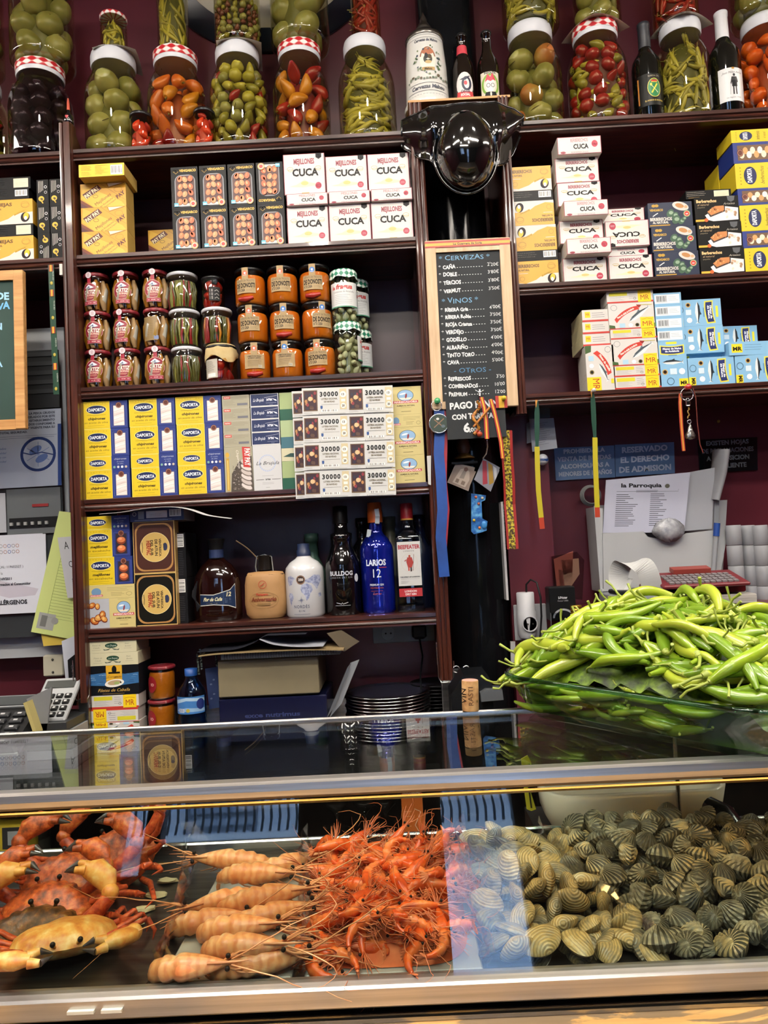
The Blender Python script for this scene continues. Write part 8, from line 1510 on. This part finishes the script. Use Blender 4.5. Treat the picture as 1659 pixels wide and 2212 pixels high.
# ---------------------------------------------------------------- prawns and shrimps
def prawn_mesh(L, m, m2, curl, seed, legs=12, ant=1.5):
    """body along x: tail at -x, head at +x; returns part meshes"""
    rd = random.Random(seed); out = {}; b = MB(); P = []; Q = []
    N = 26
    for i in range(N+1):
        u = i/N; a = curl*max(0, (.5-u)/.5)**1.15*2.3+curl*.35*(1-u)
        P.append((u, a))
    x = y = 0; pts = []
    for i, (u, a) in enumerate(P):
        pts.append((x, y)); x += math.cos(a)*L/N; y += math.sin(a)*-L/N
    cx = pts[-1][0]*.5; pts = [(p[0]-cx, p[1]-pts[-1][1]) for p in pts]
    for i, (u, a) in enumerate(P):
        r = L*(.03+.066*min(1, u/.42)**.75) if u < .62 else L*(.096*(1-((u-.62)/.38)**1.45)+.005); r *= (1.1, 1.02, .88)[i % 3] if u < .57 else (1.1 if u < .64 else 1)
        Q.append(r)
    b.tube([(p[0], 0, -p[1]) for p in pts], Q, m, 12, flat=.82); T0 = pts[0]; a0 = P[0][1]
    for k in range(5):
        w = (k-2)*.32; d = Vector((-math.cos(a0), 0, -math.sin(a0))); s_ = Vector((0, 1, 0)); e = d*math.cos(w)+s_*math.sin(w); o = Vector((T0[0], 0, -T0[1])); b.tube([o, o+e*L*.09, o+e*L*.14], [L*.02, L*.026, L*.006], m2, 6, flat=.35)
    h = pts[-1]; b.tube([(pts[-6][0], 0, -pts[-6][1]+L*.05), (h[0]+L*.02, 0, -h[1]+L*.035), (h[0]+L*.14, 0, -h[1]+L*.06)], [L*.012, L*.01, L*.002], m2, 6)
    out['body'] = b.build('prawn_body', mesh_only=True)
    b = MB()
    for i in range(9):
        sd = (-1)**i; a_ = rd.uniform(-.5, .35); l_ = L*rd.uniform(.2, .42); hx, hz_ = pts[-3][0], -pts[-3][1]-L*.02; b.tube([(hx, sd*L*.02, hz_), (hx+l_*.5*math.cos(a_), sd*L*(.05+.02*(i % 3)), hz_+l_*.5*math.sin(a_)), (hx+l_*math.cos(a_*.5), sd*L*(.04+.04*(i % 3)), hz_+l_*.8*math.sin(a_)-L*.02)], [L*.011, L*.008, L*.002], m2, 5)
    for i in range(legs):
        u = .34+.5*i/legs; k = int(u*N); p = pts[k]; sd = (-1)**i; ll = L*(.14+.05*rd.random()); sw = rd.uniform(-.2, .5)
        b.tube([(p[0], sd*Q[k]*.35, -p[1]-Q[k]*.7), (p[0]+ll*.4, sd*Q[k]*.7, -p[1]-Q[k]*.9-ll*.35), (p[0]+ll*(.8+sw), sd*Q[k]*.9, -p[1]-Q[k]*.7-ll*.6)], [L*.010, L*.007, L*.003], m2, 5)
    out['legs'] = b.build('prawn_legs', mesh_only=True)
    b = MB(); 
    for sd in (-1, 1): b.ball((h[0]-L*.03, sd*L*.045, -h[1]+L*.035), L*.022, '#17100e', 8, 6)
    out['eyes'] = b.build('prawn_eyes', mesh_only=True)
    for q in range(2):
        b = MB(); sd = 1-2*q; V = []; aa = rd.uniform(-.3, .7)
        for i in range(9): u = i/8; V.append((h[0]+L*ant*u*math.cos(aa*u*2), sd*L*(.02+.35*u*rd.uniform(.8, 1)), -h[1]+L*(.03+ant*.3*u+.25*math.sin(u*4+q*2)*u)))
        b.tube(V, [L*.007*(1-.8*i/8) for i in range(9)], m2, 4); out['antenna%d' % q] = b.build('antenna', mesh_only=True)
    return out
def put_prawn(ms, loc, rot, name, label, cat, group):
    t = link(name, ms['body'], None, loc); t.rotation_euler = rot; tag(t, label, cat, group)
    for k, nm in (('legs', 'swimming_legs'), ('eyes', 'eyes'), ('antenna0', 'antenna'), ('antenna1', 'antenna')): link(nm, ms[k], t)
    return t
PW = noisy('pale_prawn', [(.3, '#cf8550'), (.5, '#dca06a'), (.65, '#e4b888'), (.8, '#d9976a')], 34, (1, 1, 1), .3, sub=.25, bmp=.1, bd=.0005); 
for M_, sc_ in ((PW, 30),):
    nt = M_.node_tree; bs = nt.nodes['Principled BSDF']; w = nt.nodes.new('ShaderNodeTexWave'); w.bands_direction = 'X'; w.inputs['Scale'].default_value = sc_; w.inputs['Distortion'].default_value = 5; w.inputs['Detail Scale'].default_value = 3; nt.links.new(coords(nt), w.inputs[0]); c2 = ramp(nt, w.outputs['Fac'], [(.15, '#d48a58'), (.5, '#f4d8b4'), (.9, '#ffffff')]); mx = nt.nodes.new('ShaderNodeMix'); mx.data_type = 'RGBA'; mx.blend_type = 'MULTIPLY'; mx.inputs[0].default_value = .4; src = bs.inputs['Base Color'].links[0].from_socket; nt.links.new(src, mx.inputs[6]); nt.links.new(c2, mx.inputs[7]); nt.links.new(mx.outputs[2], bs.inputs['Base Color'])
PW2 = noisy('pale_prawn_limb', [(.3, '#c9713c'), (.7, '#dfa878')], 20, rough=.4)
SR = noisy('red_shrimp', [(.28, '#b83c14'), (.45, '#d6561c'), (.6, '#e27a3c'), (.75, '#e8a070')], 42, rough=.24, sub=.2, bmp=.1, bd=.0004); SR2 = noisy('red_shrimp_limb', [(.3, '#b4441c'), (.7, '#dc8858')], 20, rough=.35)
pv = [prawn_mesh(.125, PW, PW2, c, 50+i, 14, 1.0) for i, c in enumerate((.45, .75, 1.05))]
PR = [(500, 1855, 1.105, 172, 0, 'pale prawn lying at the back with its head towards the crabs'), (545, 1885, 1.112, -8, 0, 'pale prawn at the back with its head towards the red shrimps'), (628, 1862, 1.098, 28, 1, 'pale prawn with spread whiskers in the far corner of its tray'), (455, 1950, 1.098, 205, 2, 'pale prawn curving its feelers towards the crab side'), (570, 1935, 1.108, 14, 0, 'pale prawn in the middle of the pale prawn tray'), (455, 1985, 1.094, 12, 1, 'curled pale prawn behind the striped one'), (520, 2000, 1.106, 2, 1, 'pale prawn with dark head spots before the middle one'), (530, 2042, 1.104, -2, 1, 'striped pale prawn second from the front glass'), (430, 2085, 1.094, 3, 2, 'large curled pale prawn lying right behind the front glass'), (560, 2078, 1.090, 14, 0, 'pale prawn head resting by the bag edge near the front glass'), (600, 1970, 1.096, 20, 1, 'pale prawn with long whiskers crossing the bag edge')]
for px, py, z, a, k, lb in PR:
    d = atz(px, py, z); put_prawn(pv[k], (d.x, d.y, z), (Matrix.Rotation(R(a), 3, 'Z') @ Matrix.Rotation(R(52 if a < 90 else -52), 3, 'X')).to_euler(), 'pale_prawn', lb, 'prawn', 'pale prawns')
sv = [prawn_mesh(.078, SR, SR2, c, 80+i, 12, .6) for i, c in enumerate((.35, .55, .8, 1.0))]
rd = random.Random(12); cnt = 0
for lay, (n0, zz, mg) in enumerate(((84, 1.083, 0), (50, 1.099, .012), (28, 1.112, .026))):
    for i in range(n0):
        u, v = rd.random(), rd.random(); y = -1.168+mg*.8+(.26-mg*1.6)*v; xl = -.108+(-.012)*v+mg; xr = .062+.012*v-mg; x = xl+(xr-xl)*u
        put_prawn(sv[rd.randrange(4)], (x, y, zz+rd.uniform(-.004, .005)), (Matrix.Rotation(rd.uniform(0, 6.28), 3, 'Z') @ Matrix.Rotation(R(rd.uniform(-25, 25)), 3, 'Y') @ Matrix.Rotation(R(rd.choice((-78, -60, 60, 78, 100))+rd.uniform(-15, 15)), 3, 'X')).to_euler(), 'red_shrimp', 'small orange-red cooked shrimp in the heaped shrimp tray', 'shrimp', 'heaped red shrimps'); cnt += 1
for px, py, a, b_ in ((850, 1815, 70, -40), (780, 1835, 120, -30), (905, 1830, 95, -60), (720, 1845, 150, -20), (960, 1850, 10, -10)):
    p = at(px, py+8, -.96); put_prawn(sv[(px//10) % 4], tuple(p), (R(a), R(b_), R(a*.6)), 'red_shrimp', 'small orange-red cooked shrimp in the heaped shrimp tray', 'shrimp', 'heaped red shrimps')
b = MB(); rings = []
for q, zz in ((1, ZFL+.006), (.93, 1.078), (.78, 1.088), (.5, 1.094)): rings.append([(-.025+.085*q*math.copysign(abs(math.cos(a*.1745))**.45, math.cos(a*.1745)), -1.05+.128*q*math.copysign(abs(math.sin(a*.1745))**.45, math.sin(a*.1745)), zz) for a in range(36)])
b.loft(rings, SR2); tag(b.build('packed_shrimps'), 'dense orange mass of shrimps under the top layer', 'shrimps', kind='stuff')
# ---------------------------------------------------------------- clams and cockles
def shell_mat(name, st, ribs):
    m, nt, b = newmat(name); v = coords(nt); n = noisetex(nt, v, 2.6, 6, .62); tc = nt.nodes.new('ShaderNodeTexCoord'); w = nt.nodes.new('ShaderNodeTexWave'); w.wave_type = 'RINGS'; w.rings_direction = 'SPHERICAL'; w.inputs['Scale'].default_value = 4.2 if not ribs else 2.6; w.inputs['Distortion'].default_value = 3; w.inputs['Detail'].default_value = 2
    mp = nt.nodes.new('ShaderNodeMapping'); mp.inputs['Location'].default_value = (0, -.36, 0); nt.links.new(tc.outputs['Object'], mp.inputs[0]); nt.links.new(mp.outputs[0], w.inputs['Vector'])
    oi = nt.nodes.new('ShaderNodeObjectInfo'); mm = nt.nodes.new('ShaderNodeMath'); mm.operation = 'MULTIPLY_ADD'; mm.inputs[1].default_value = .42; nt.links.new(oi.outputs['Random'], mm.inputs[0]); nt.links.new(n, mm.inputs[2])
    ms = nt.nodes.new('ShaderNodeMath'); ms.operation = 'SUBTRACT'; ms.inputs[1].default_value = .2; nt.links.new(mm.outputs[0], ms.inputs[0]); c = ramp(nt, ms.outputs[0], st); c2 = ramp(nt, w.outputs['Fac'], [(.1, '#6f6858'), (.5, '#ffffff')]); mx = nt.nodes.new('ShaderNodeMix'); mx.data_type = 'RGBA'; mx.blend_type = 'MULTIPLY'; mx.inputs[0].default_value = .42 if not ribs else .1
    nt.links.new(c, mx.inputs[6]); nt.links.new(c2, mx.inputs[7]); nt.links.new(mx.outputs[2], b.inputs['Base Color']); b.inputs['Roughness'].default_value = .38; bump(nt, b, w.outputs['Fac'], .3, .02); return m
SH1 = shell_mat('clam_shell', [(.2, '#3c3a30'), (.4, '#77705a'), (.55, '#a08c60'), (.7, '#c0a468'), (.85, '#cfc09a')], 0); SH2 = shell_mat('cockle_shell', [(.2, '#45433a'), (.4, '#77735f'), (.6, '#9a9276'), (.8, '#c6ac74')], 1)
def shell(m, ribs, W=.5, H=.42, D=.2):
    b = MB(); n, k = (72 if ribs else 30), 8
    for sg in (1, -1):
        V = []
        for i in range(k+1):
            q = i/k
            for j in range(n):
                a = 2*math.pi*j/n; X = W*math.cos(a)*(1-.12*math.sin(a)); Y = H*math.sin(a); rb = 1+(.05*(1 if j % 4 < 2 else -1)*q if ribs else 0)
                ux, uy = 0, H*.78; x = ux+(X-ux)*q; y = uy+(Y-uy)*q; e = (1-q**2.6)**.62 if q < 1 else 0; hump = .3*math.exp(-((x/W)**2*5+((y-H*.5)/H)**2*5)); V.append((x, y, sg*(D*(e*(.75+hump))*(1 if q > 0 else .75)*rb+.004+.006*(ribs and j % 4 < 2 and q > .95))))
        # dome measured from the shell's middle, not its beak
        V2 = []
        for (x, y, z) in V:
            r2 = min(1, (x/(W*(1-.12*y/H)))**2+(y/H)**2); V2.append((x, y, sg*D*(1-r2**1.3)**.72*(1+.45*math.exp(-((x/W)**2*5+((y-H*.6)/H)**2*6)))))
        if ribs:
            for i in range(k+1):
                for j in range(n): x, y, z = V2[i*n+j]; f_ = 1+(.10 if j % 4 < 2 else -.10)*min(1, i/k*1.6); V2[i*n+j] = (x*(1+(.02 if j % 4 < 2 else 0)*(i == k)), y, z*f_)
        for gr in (0, 1):
            F = [(i*n+j, (i+1)*n+j, (i+1)*n+(j+1) % n, i*n+(j+1) % n) for i in range(k) for j in range(n) if (ribs and j % 4 in (2, 3) and i > 0) == bool(gr)]
            if F: b.add(V2, F if sg > 0 else [f[::-1] for f in F], SH3 if gr else m, True)
    return b.build('shell', mesh_only=True)
SH3 = noisy('cockle_groove', [(.3, '#2c2a22'), (.6, '#4c4836'), (.8, '#6e6648')], 2.6, rough=.6)
ms_clam = shell(SH1, False, .54, .40, .185); ms_cock = shell(SH2, True, .5, .44, .29)
rd = random.Random(9)
def heap(n, me, xy, s, zf, name, label, cat, group, seed, amp=1):
    rd = random.Random(seed); pts = []
    tries = 0
    while len(pts) < n and tries < 9000:
        tries += 1; u, v = rd.random(), rd.random(); x, y = xy(u, v); h = zf(u, v)
        lay = rd.random(); z = h
        if any((x-a)**2+(y-c)**2+(z-d)**2 < (s*.66)**2 for a, c, d in pts): continue
        pts.append((x, y, z))
    for x, y, z in pts:
        o = link(name, me, None, (x, y, z)); q = s*rd.uniform(.85, 1.18); o.scale = (q, q, q); o.rotation_euler = (rd.uniform(-1.2, 1.2)+.5, rd.uniform(-.9, .9), rd.uniform(0, 6.28)); tag(o, label, cat, group)
    return len(pts)
XYC = lambda u, v: (.078+.012*v+(.17+.0*v)*u*(1-.35*v), -1.178+.25*v); XYK = lambda u, v: ((.25-.05*v)+(.25+.08*v)*u, -1.183+.25*v)
ZC_ = lambda u, v: ZFL+.012+.024*min(1, v*2.2)+.008*math.sin(u*5); ZK = lambda u, v: ZFL+.014+.030*min(1, v*1.6)+.014*math.sin(math.pi*min(1, u*1.3))*v
heap(58, ms_clam, XYC, .037, ZC_, 'clam', 'smooth brown-grey clam in the heap between the shrimps and the cockles', 'clam', 'heaped smooth clams', 3)
heap(40, ms_clam, lambda u, v: XYC(u*.9+.05, v*.9+.05), .036, lambda u, v: ZFL+.006+.014*v, 'clam', 'smooth brown-grey clam in the heap between the shrimps and the cockles', 'clam', 'heaped smooth clams', 4)
heap(95, ms_cock, XYK, .033, ZK, 'cockle', 'ribbed grey-brown cockle in the large heap at the end of the case', 'cockle', 'heaped ribbed cockles', 5)
heap(60, ms_cock, lambda u, v: XYK(u*.92+.04, v*.9+.04), .034, lambda u, v: ZFL+.006+.024*v, 'cockle', 'ribbed grey-brown cockle in the large heap at the end of the case', 'cockle', 'heaped ribbed cockles', 6)
# crumpled clear bag film between the heaps, steel trays beneath
def film(P0, P1, h0, h1, name, label, seed, lean=.012):
    rd = random.Random(seed); b = MB(); nu, nv = 16, 5; a, c = Vector(P0), Vector(P1); V = []
    for j in range(nv+1):
        for i in range(nu+1):
            u, v = i/nu, j/nv; p = a.lerp(c, u); d = Vector((1, 0, 0)); V.append(p+d*(lean*(v*2-1)*math.sin(3*u+seed)+rd.uniform(-.007, .007))+Vector((0, 0, (h0+(h1-h0)*u)*v+rd.uniform(-.003, .003)*(v > 0))))
    F = [(j*(nu+1)+i, j*(nu+1)+i+1, (j+1)*(nu+1)+i+1, (j+1)*(nu+1)+i) for j in range(nv) for i in range(nu)]; b.add(V, F, PLASTICF, False); b.add([v+Vector((.0006, 0, 0)) for v in V], F, PLASTICF, False); tag(b.build(name), label, 'plastic bag', 'clear bag films in the case')
film((-.262, -1.185, ZFL), (-.30, -.90, ZFL), .03, .05, 'clear_film', 'crumpled clear bag edge between the crabs and the pale prawns', 1); film((-.118, -1.185, ZFL), (-.135, -.90, ZFL), .03, .055, 'clear_film', 'crumpled clear bag edge between pale prawns and red shrimps', 2)
film((.073, -1.185, ZFL), (.078, -.92, ZFL), .03, .07, 'clear_film', 'crumpled clear bag edge between the red shrimps and the clams', 3, .02); film((.262, -1.185, ZFL), (.165, -.93, ZFL), .03, .06, 'clear_film', 'twisted clear bag edge between the clams and the cockles', 4)
b = MB(); rd = random.Random(31)
for x0, x1, lb in ((-.258, -.125, 'pale prawns'), (-.112, .068, 'red shrimps')):
    b = MB(); b.box(((x0+x1)/2, -1.045, ZFL+.0025), (x1-x0, .28, .005), paint('#9d9890', .3), bev=.0015); tag(b.build('serving_tray'), f'flat pale tray under the {lb}', 'tray', 'serving trays')
rd = random.Random(77)
for k in range(5):
    b = MB(); p = atz(265+24*k, 2020-30*k, ZFL+.004); n = 10; b.loft([[(p.x+.014*rd.uniform(.6, 1.2)*math.cos(2*math.pi*j/n), p.y+.007*rd.uniform(.6, 1.2)*math.sin(2*math.pi*j/n), ZFL+zz+.0005*(j % 2)) for j in range(n)] for zz in (.001, .004)], paint('#c2b58e', .6)); tag(b.build('shell_crumb'), f'pale crumb of shell between the crabs and prawns, {ORD[k]} from the front glass', 'shell crumb', 'shell crumbs')
# white tray and black handle behind the cockles
def rrect(w, d, q, z, n=6):
    P = []
    for cx, cy, a in ((w-q, d-q, 0), (-w+q, d-q, 90), (-w+q, -d+q, 180), (w-q, -d+q, 270)):
        for k in range(n+1): P.append((cx+q*math.cos(R(a+90*k/n)), cy+q*math.sin(R(a+90*k/n)), z))
    return P
b = MB(); WPc = paint('#c9c4b4', .2, 0, .3); b.loft([rrect(.12, .045, .03, 0), rrect(.13, .052, .034, .02), rrect(.135, .056, .036, .062), rrect(.130, .051, .034, .064), rrect(.122, .044, .03, .03), rrect(.11, .036, .026, .012)], WPc, T=Matrix.Translation((.335, -.80, ZFL+.005)) @ Matrix.Rotation(R(8), 4, 'X')); b.box((.34, -.79, ZFL-.045), (.3, .13, .09), '#1a1918'); tag(b.build('white_tray'), 'white enamel tray with rounded corners behind the cockles', 'tray')
b = MB(); V = [at(px, py, yy) for px, py, yy in ((1600, 1850, -.99), (1585, 1800, -.96), (1560, 1760, -.94), (1530, 1738, -.92))]; b.tube(V, [.018, .02, .017, .012], paint('#0d0e10', .2, 0, .3), 12); b.ball(tuple(V[1]+Vector((0, -.018, .004))), .005, CHROME, 8, 6); b.tube([at(1505, 1762, -.9), at(1580, 1790, -.93)], .004, CHROME, 8); tag(b.build('pan_handle'), 'black pan handle with rivets behind the cockles', 'pan handle')
# things seen through the case under the worktop
ZU = .848
x0 = at(867, 1770, -.30).x; carton('orangebox', .046, .14, .04, '#a8501c', lambda f, W, H: (f.rect(0, 0, W, H, '#b05a22'), f.rect(0, H*.8, W, H, '#8a3c22'), f.text('MUCOSIDAD', W*.5, H*.83, 5, '#d8c8b4', b=1, fit=W*.86), f.ell(W*.5, H*.93, W*.34, H*.04, '#3a5a9a'), f.line([(W*.6, H*.6), (W*.9, H*.55), (W*.6, H*.35), (W*.85, H*.2)], 1.4, '#d8b49a'), f.lines(W*.1, W*.5, H*.3, H*.6, 4, 1, '#d8a884')))
put('orangebox', x0+.025, -.31, ZU, 'medicine_carton', 'tall orange carton under the worktop, seen through the case glass')
for k, px in enumerate((730, 790, 835)):
    x = at(px, 1800, -.25).x; t = tag(empty('wine_glass', (x, -.25, ZU)), f'empty stemmed wine glass under the worktop, {("first", "second", "third")[k]} from the crab side', 'wine glass', 'wine glasses under the worktop'); b = MB(); b.lathe([(.03, 0), (.028, .002), (.004, .006), (.0035, .055), (.008, .062), (.026, .08), (.03, .1), (.025, .13)], GLASS, 24, cap1=False); b.build('goblet', t)
for px in (82, 30):
    x = at(px, 1800, -.2).x; b = MB(); b.lathe([(.036, 0), (.036, .028), (.033, .03), (.036, .032), (.036, .06), (.033, .062), (.036, .064), (.036, .095), (.03, .1)], paint('#4a4d48', .35, .6), 28, T=Matrix.Translation((x, -.22 if px > 50 else -.14, ZU))); tag(b.build('ribbed_tin'), f'grey ribbed tin can under the worktop, {"beside" if px > 50 else "behind"} the yellow carton', 'tin')
carton('yelcart', .1, .085, .06, '#a8922c', lambda f, W, H: (f.rect(0, 0, W, H, '#b8a02c'), f.rect(W*.5, H*.45, W, H, '#2c2e30'), f.rect(W*.62, H*.55, W*.9, H*.9, '#8c8f92'), f.lines(W*.1, W*.9, H*.1, H*.4, 5, 1, '#5c5018'))); put('yelcart', at(10, 1810, -.3).x, -.31, ZU, 'yellow_carton', 'yellow and black carton under the worktop at the picture edge')
for k, px in enumerate((1235, 1300, 1370, 1440)):
    x = at(px, 1740, -.42).x; b = MB(); b.lathe([(.03, 0), (.032, .004), (.032, .09), (.026, .105), (.026, .115)], glass('dim_glass', trans='#8c9088'), 24, T=Matrix.Translation((x, -.40, .76))); tag(b.build('empty_jar'), f'empty glass jar in the dark before the black door, {ORD[k]} of four', 'jar', 'empty jars in the dark')
b = MB(); b.box((.62, -.40, .752), (.5, .09, .014), '#131313'); tag(b.build('jar_ledge'), 'dark ledge holding four empty jars behind the case', 'ledge'); b = MB(); b.box((.62, -.40, .37), (.46, .07, .74), '#100f0f'); tag(b.build('dark_crate'), 'black crate stack standing behind the case under the jar ledge', 'crate')
b = MB(); V = [at(px, py, -.84) for px, py in ((1126, 1640), (1140, 1632), (1148, 1648), (1140, 1690), (1158, 1748), (1148, 1752), (1138, 1748), (1130, 1690))]; b.loft([[tuple(v) for v in V], [(v.x, v.y+.003, v.z) for v in V]], '#b5b02c', True, True, False); p = at(1141, 1690, -.8415); b.tube([at(1144, 1650, -.842), at(1142, 1700, -.842), at(1148, 1745, -.842)], .0012, '#22221a', 5); tag(b.build('yellow_opener'), 'yellow plastic opener hanging behind the case glass', 'opener')
b = MB(); p = atz(1145, 1612, ZT+.001)
for k in range(3): b.tube([at(1128+k*22, 1560, -.86), at(1132+k*18, 1612, -.87)], .0014, '#20221e', 5)
# cork standing on the rear rail
p = atz(1018, 1537, ZT+.004); t = tag(empty('wine_cork', (p.x, -.861, ZT+.004)), 'printed wine cork standing upright on the rear rail of the case', 'cork'); t.rotation_euler = (0, R(2), 0)
CK = noisy('cork', [(.35, '#a87c4c'), (.55, '#c89e68'), (.7, '#d2ac78')], 60, rough=.8, bmp=.3, bd=.0005); b = MB(); b.lathe([(.0118, 0), (.0122, .002), (.0122, .041), (.0118, .043)], CK, 28); b.lathe([(.0117, .0431), (.0105, .0434)], '#c49080', 28); f = Face(b, w=34, h=42, cyl=(.0124, 0, R(-90), .001), eps=.00004); f.text('VIN', 10, 22, 10, '#1c1410', rot=R(90), fit=22, hand=.3); f.text('RASTI', 20, 22, 7, '#5a3a1c', rot=R(90), fit=28, hand=.4); f.ell(27, 14, 1.3, 2, '#6a5a1c'); b.build('body', t)
# ---------------------------------------------------------------- glass dish heaped with green peppers
DC = Vector((.366, -.962, ZT+.0005)); DA = math.atan2(-.79, .61); DL, DW = .193, .122
t = tag(empty('glass_dish', DC, DA), 'large rounded rectangular glass baking dish full of green peppers', 'dish'); b = MB(); H_ = .058
b.loft([rrect(DL*.94, DW*.9, .05, 0, 8), rrect(DL*.99, DW*.97, .058, .006, 8), rrect(DL*1.03, DW*1.04, .062, .03, 8), rrect(DL*1.07, DW*1.1, .068, H_-.006, 8), rrect(DL*1.12, DW*1.17, .074, H_-.004, 8), rrect(DL*1.125, DW*1.18, .075, H_, 8), rrect(DL*1.10, DW*1.14, .072, H_+.002, 8), rrect(DL*1.05, DW*1.07, .066, H_-.006, 8), rrect(DL*1.0, DW*1.0, .06, .03, 8), rrect(DL*.96, DW*.94, .054, .01, 8), rrect(DL*.9, DW*.86, .048, .006, 8)], DISHG); b.build('glass_bowl', t)
b = MB(); b.tube([(x, y, z) for x, y, z in rrect(DL*1.12, DW*1.17, .074, H_, 10)]+[rrect(DL*1.12, DW*1.17, .074, H_, 10)[0]], .0032, glass('rim_glass', trans='#9cc0ae'), 8, caps=False); b.build('rolled_rim', t)
GP = [noisy('green_pepper_%d' % i, st, 9, (1, 1, .5), .26, sub=.12, coat=.25) for i, st in enumerate(([(.3, '#6f8c1a'), (.6, '#8ba626'), (.8, '#a6b83a')], [(.3, '#55781a'), (.6, '#729320'), (.8, '#8ca82e')], [(.3, '#93a42a'), (.6, '#aab83a'), (.8, '#bcc650')]))]
STM = noisy('pepper_stem', [(.3, '#7c8c30'), (.7, '#a0ac4c')], 20, rough=.5)
def gpep(L, r, m, bend, hook, seed):
    rd = random.Random(seed); b = MB(); P = []; Q = []; N = 14; ph = rd.uniform(0, 6)
    for i in range(N+1):
        u = i/N; P.append((L*(u-.5), bend*L*math.sin(math.pi*u)*.3+L*.03*math.sin(5*u+ph), L*.05*math.sin(4*u+ph*2)+(hook*L*.2*max(0, u-.7)**1.2*4))); Q.append(r*(.5+.55*min(1, u*5))*(1-max(0, u-.35)**2*1.75)*(1+.05*math.sin(u*17+ph))+.0004)
    b.tube(P, Q, m, 10, flat=.92); body = b.build('pepper', mesh_only=True); b = MB(); h = rd.uniform(-.5, 1.2); b.tube([(-L*.5+.002, 0+P[0][1], P[0][2]), (-L*.53, P[0][1], P[0][2])], [r*.62, r*.34], STM, 8); b.tube([(-L*.53, P[0][1], P[0][2]), (-L*.6, P[0][1]+h*.004, P[0][2]+.003), (-L*.68, P[0][1]+h*.013, P[0][2]+.009*h), (-L*.73, P[0][1]+h*.022, P[0][2]+.01)], [r*.26, r*.2, r*.2, r*.26], STM, 6); return body, b.build('stem', mesh_only=True)
pp = [gpep(L, r*.9, GP[i % 3], bd, hk, 100+i) for i, (L, r, bd, hk) in enumerate(((.115, .0088, .35, 0), (.095, .0072, -.45, .5), (.125, .0098, .22, .3), (.08, .0062, .6, 0), (.1, .0084, -.3, 0), (.068, .0056, .5, .8), (.11, .008, -.5, .3), (.09, .0096, .15, 0), (.1, .0068, .7, .4)))]
CD, SD = math.cos(DA), math.sin(DA)
def hz(a, c):
    q = 1-(abs(a)/(DL*1.06))**2.6; s_ = 1-(abs(c)/(DW*1.06))**2.3; return .040+.108*max(0, q)**.75*max(0, s_)**.75
b = MB(); V = []; n = 26
for j in range(n+1):
    for i in range(n+1): a, c = (i/n*2-1)*DL*.9, (j/n*2-1)*DW*.88; V.append((DC.x+a*CD-c*SD, DC.y+a*SD+c*CD, DC.z+max(.008, hz(a, c)-.032+.006*math.sin(a*160)*math.cos(c*150))))
m_ = len(V); b.add(V, [(j*(n+1)+i, j*(n+1)+i+1, (j+1)*(n+1)+i+1, (j+1)*(n+1)+i) for j in range(n) for i in range(n)], noisy('packed_pepper', [(.35, '#1f2c0a'), (.5, '#4a6414'), (.65, '#7a9824')], 60, rough=.4, bmp=.5), True); b.add([(x, y, DC.z+.0075) for x, y, z in V], [(j*(n+1)+i, (j+1)*(n+1)+i, (j+1)*(n+1)+i+1, j*(n+1)+i+1) for j in range(n) for i in range(n)], '#4a6414'); tag(b.build('packed_peppers'), 'dense mass of green peppers in the middle of the heap', 'peppers', kind='stuff')
rd = random.Random(21)
for k in range(292):
    a = rd.uniform(-1, .92)*DL*.92; c = rd.uniform(-1, .9)*DW*.84
    if k < 60: a = rd.uniform(-1, .75)*DL*.9; c = rd.choice((-1, 1))*DW*rd.uniform(.6, .82)
    elif k < 85: a = -DL*rd.uniform(.7, .95)
    h = hz(a, c)+rd.uniform(-.016, .006); e = .012; gx = (hz(a+e, c)-hz(a-e, c))/(2*e); gy = (hz(a, c+e)-hz(a, c-e))/(2*e); th = rd.gauss(0, 1.0)+(math.pi if rd.random() < .5 else 0); th = (rd.gauss(0, .45)+rd.choice((0, math.pi)) if abs(c) > .66*DW else th); th = (rd.gauss(0, .35)+rd.choice((.5, -.5))*math.pi if a < -.7*DL and k % 3 else th); sl = gx*math.cos(th)+gy*math.sin(th); sl = max(-.6, min(.6, sl)); inside = k < 66
    if inside:
        h = rd.uniform(.014, .05); sl = rd.uniform(-.12, .12); e = k % 2; th = rd.uniform(-.25, .25)+rd.choice((0, math.pi))+(math.pi/2 if e else 0)
        if e: a = -DL*rd.uniform(.82, .88); c = DW*rd.uniform(-.55, .6)
        else: a = DL*rd.uniform(-.8, .5); c = -DW*rd.uniform(.8, .88)
    bm, sm = pp[rd.randrange(9)]; o = link('green_pepper', bm, None, (DC.x+a*CD-c*SD, DC.y+a*SD+c*CD, DC.z+h)); o.rotation_euler = (Matrix.Rotation(DA+th, 3, 'Z') @ Matrix.Rotation(-math.atan(sl), 3, 'Y') @ Matrix.Rotation(rd.uniform(-2, 2) if not inside else 0, 3, 'X')).to_euler(); s_ = rd.uniform(.8, 1.12)*(.8 if inside else 1); o.scale = (s_, s_, s_); tag(o, 'slender light green frying pepper in the heap on the glass dish', 'pepper', 'green peppers heaped in the dish'); link('stem', sm, o)
# lamp tube under the case's front rail
b = MB(); b.tube([(-1.2, -1.128, 1.2395), (1.2, -1.128, 1.2395)], .0045, emit('case_lamp', '#ffc878', 14), 8); b.box((0, -1.124, 1.2455), (2.4, .026, .002), STEELD); b.box((0, -1.118, 1.241), (2.4, .0015, .01), STEELD); tag(b.build('case_lamp'), 'thin warm lamp tube under the front rail of the case', 'lamp')
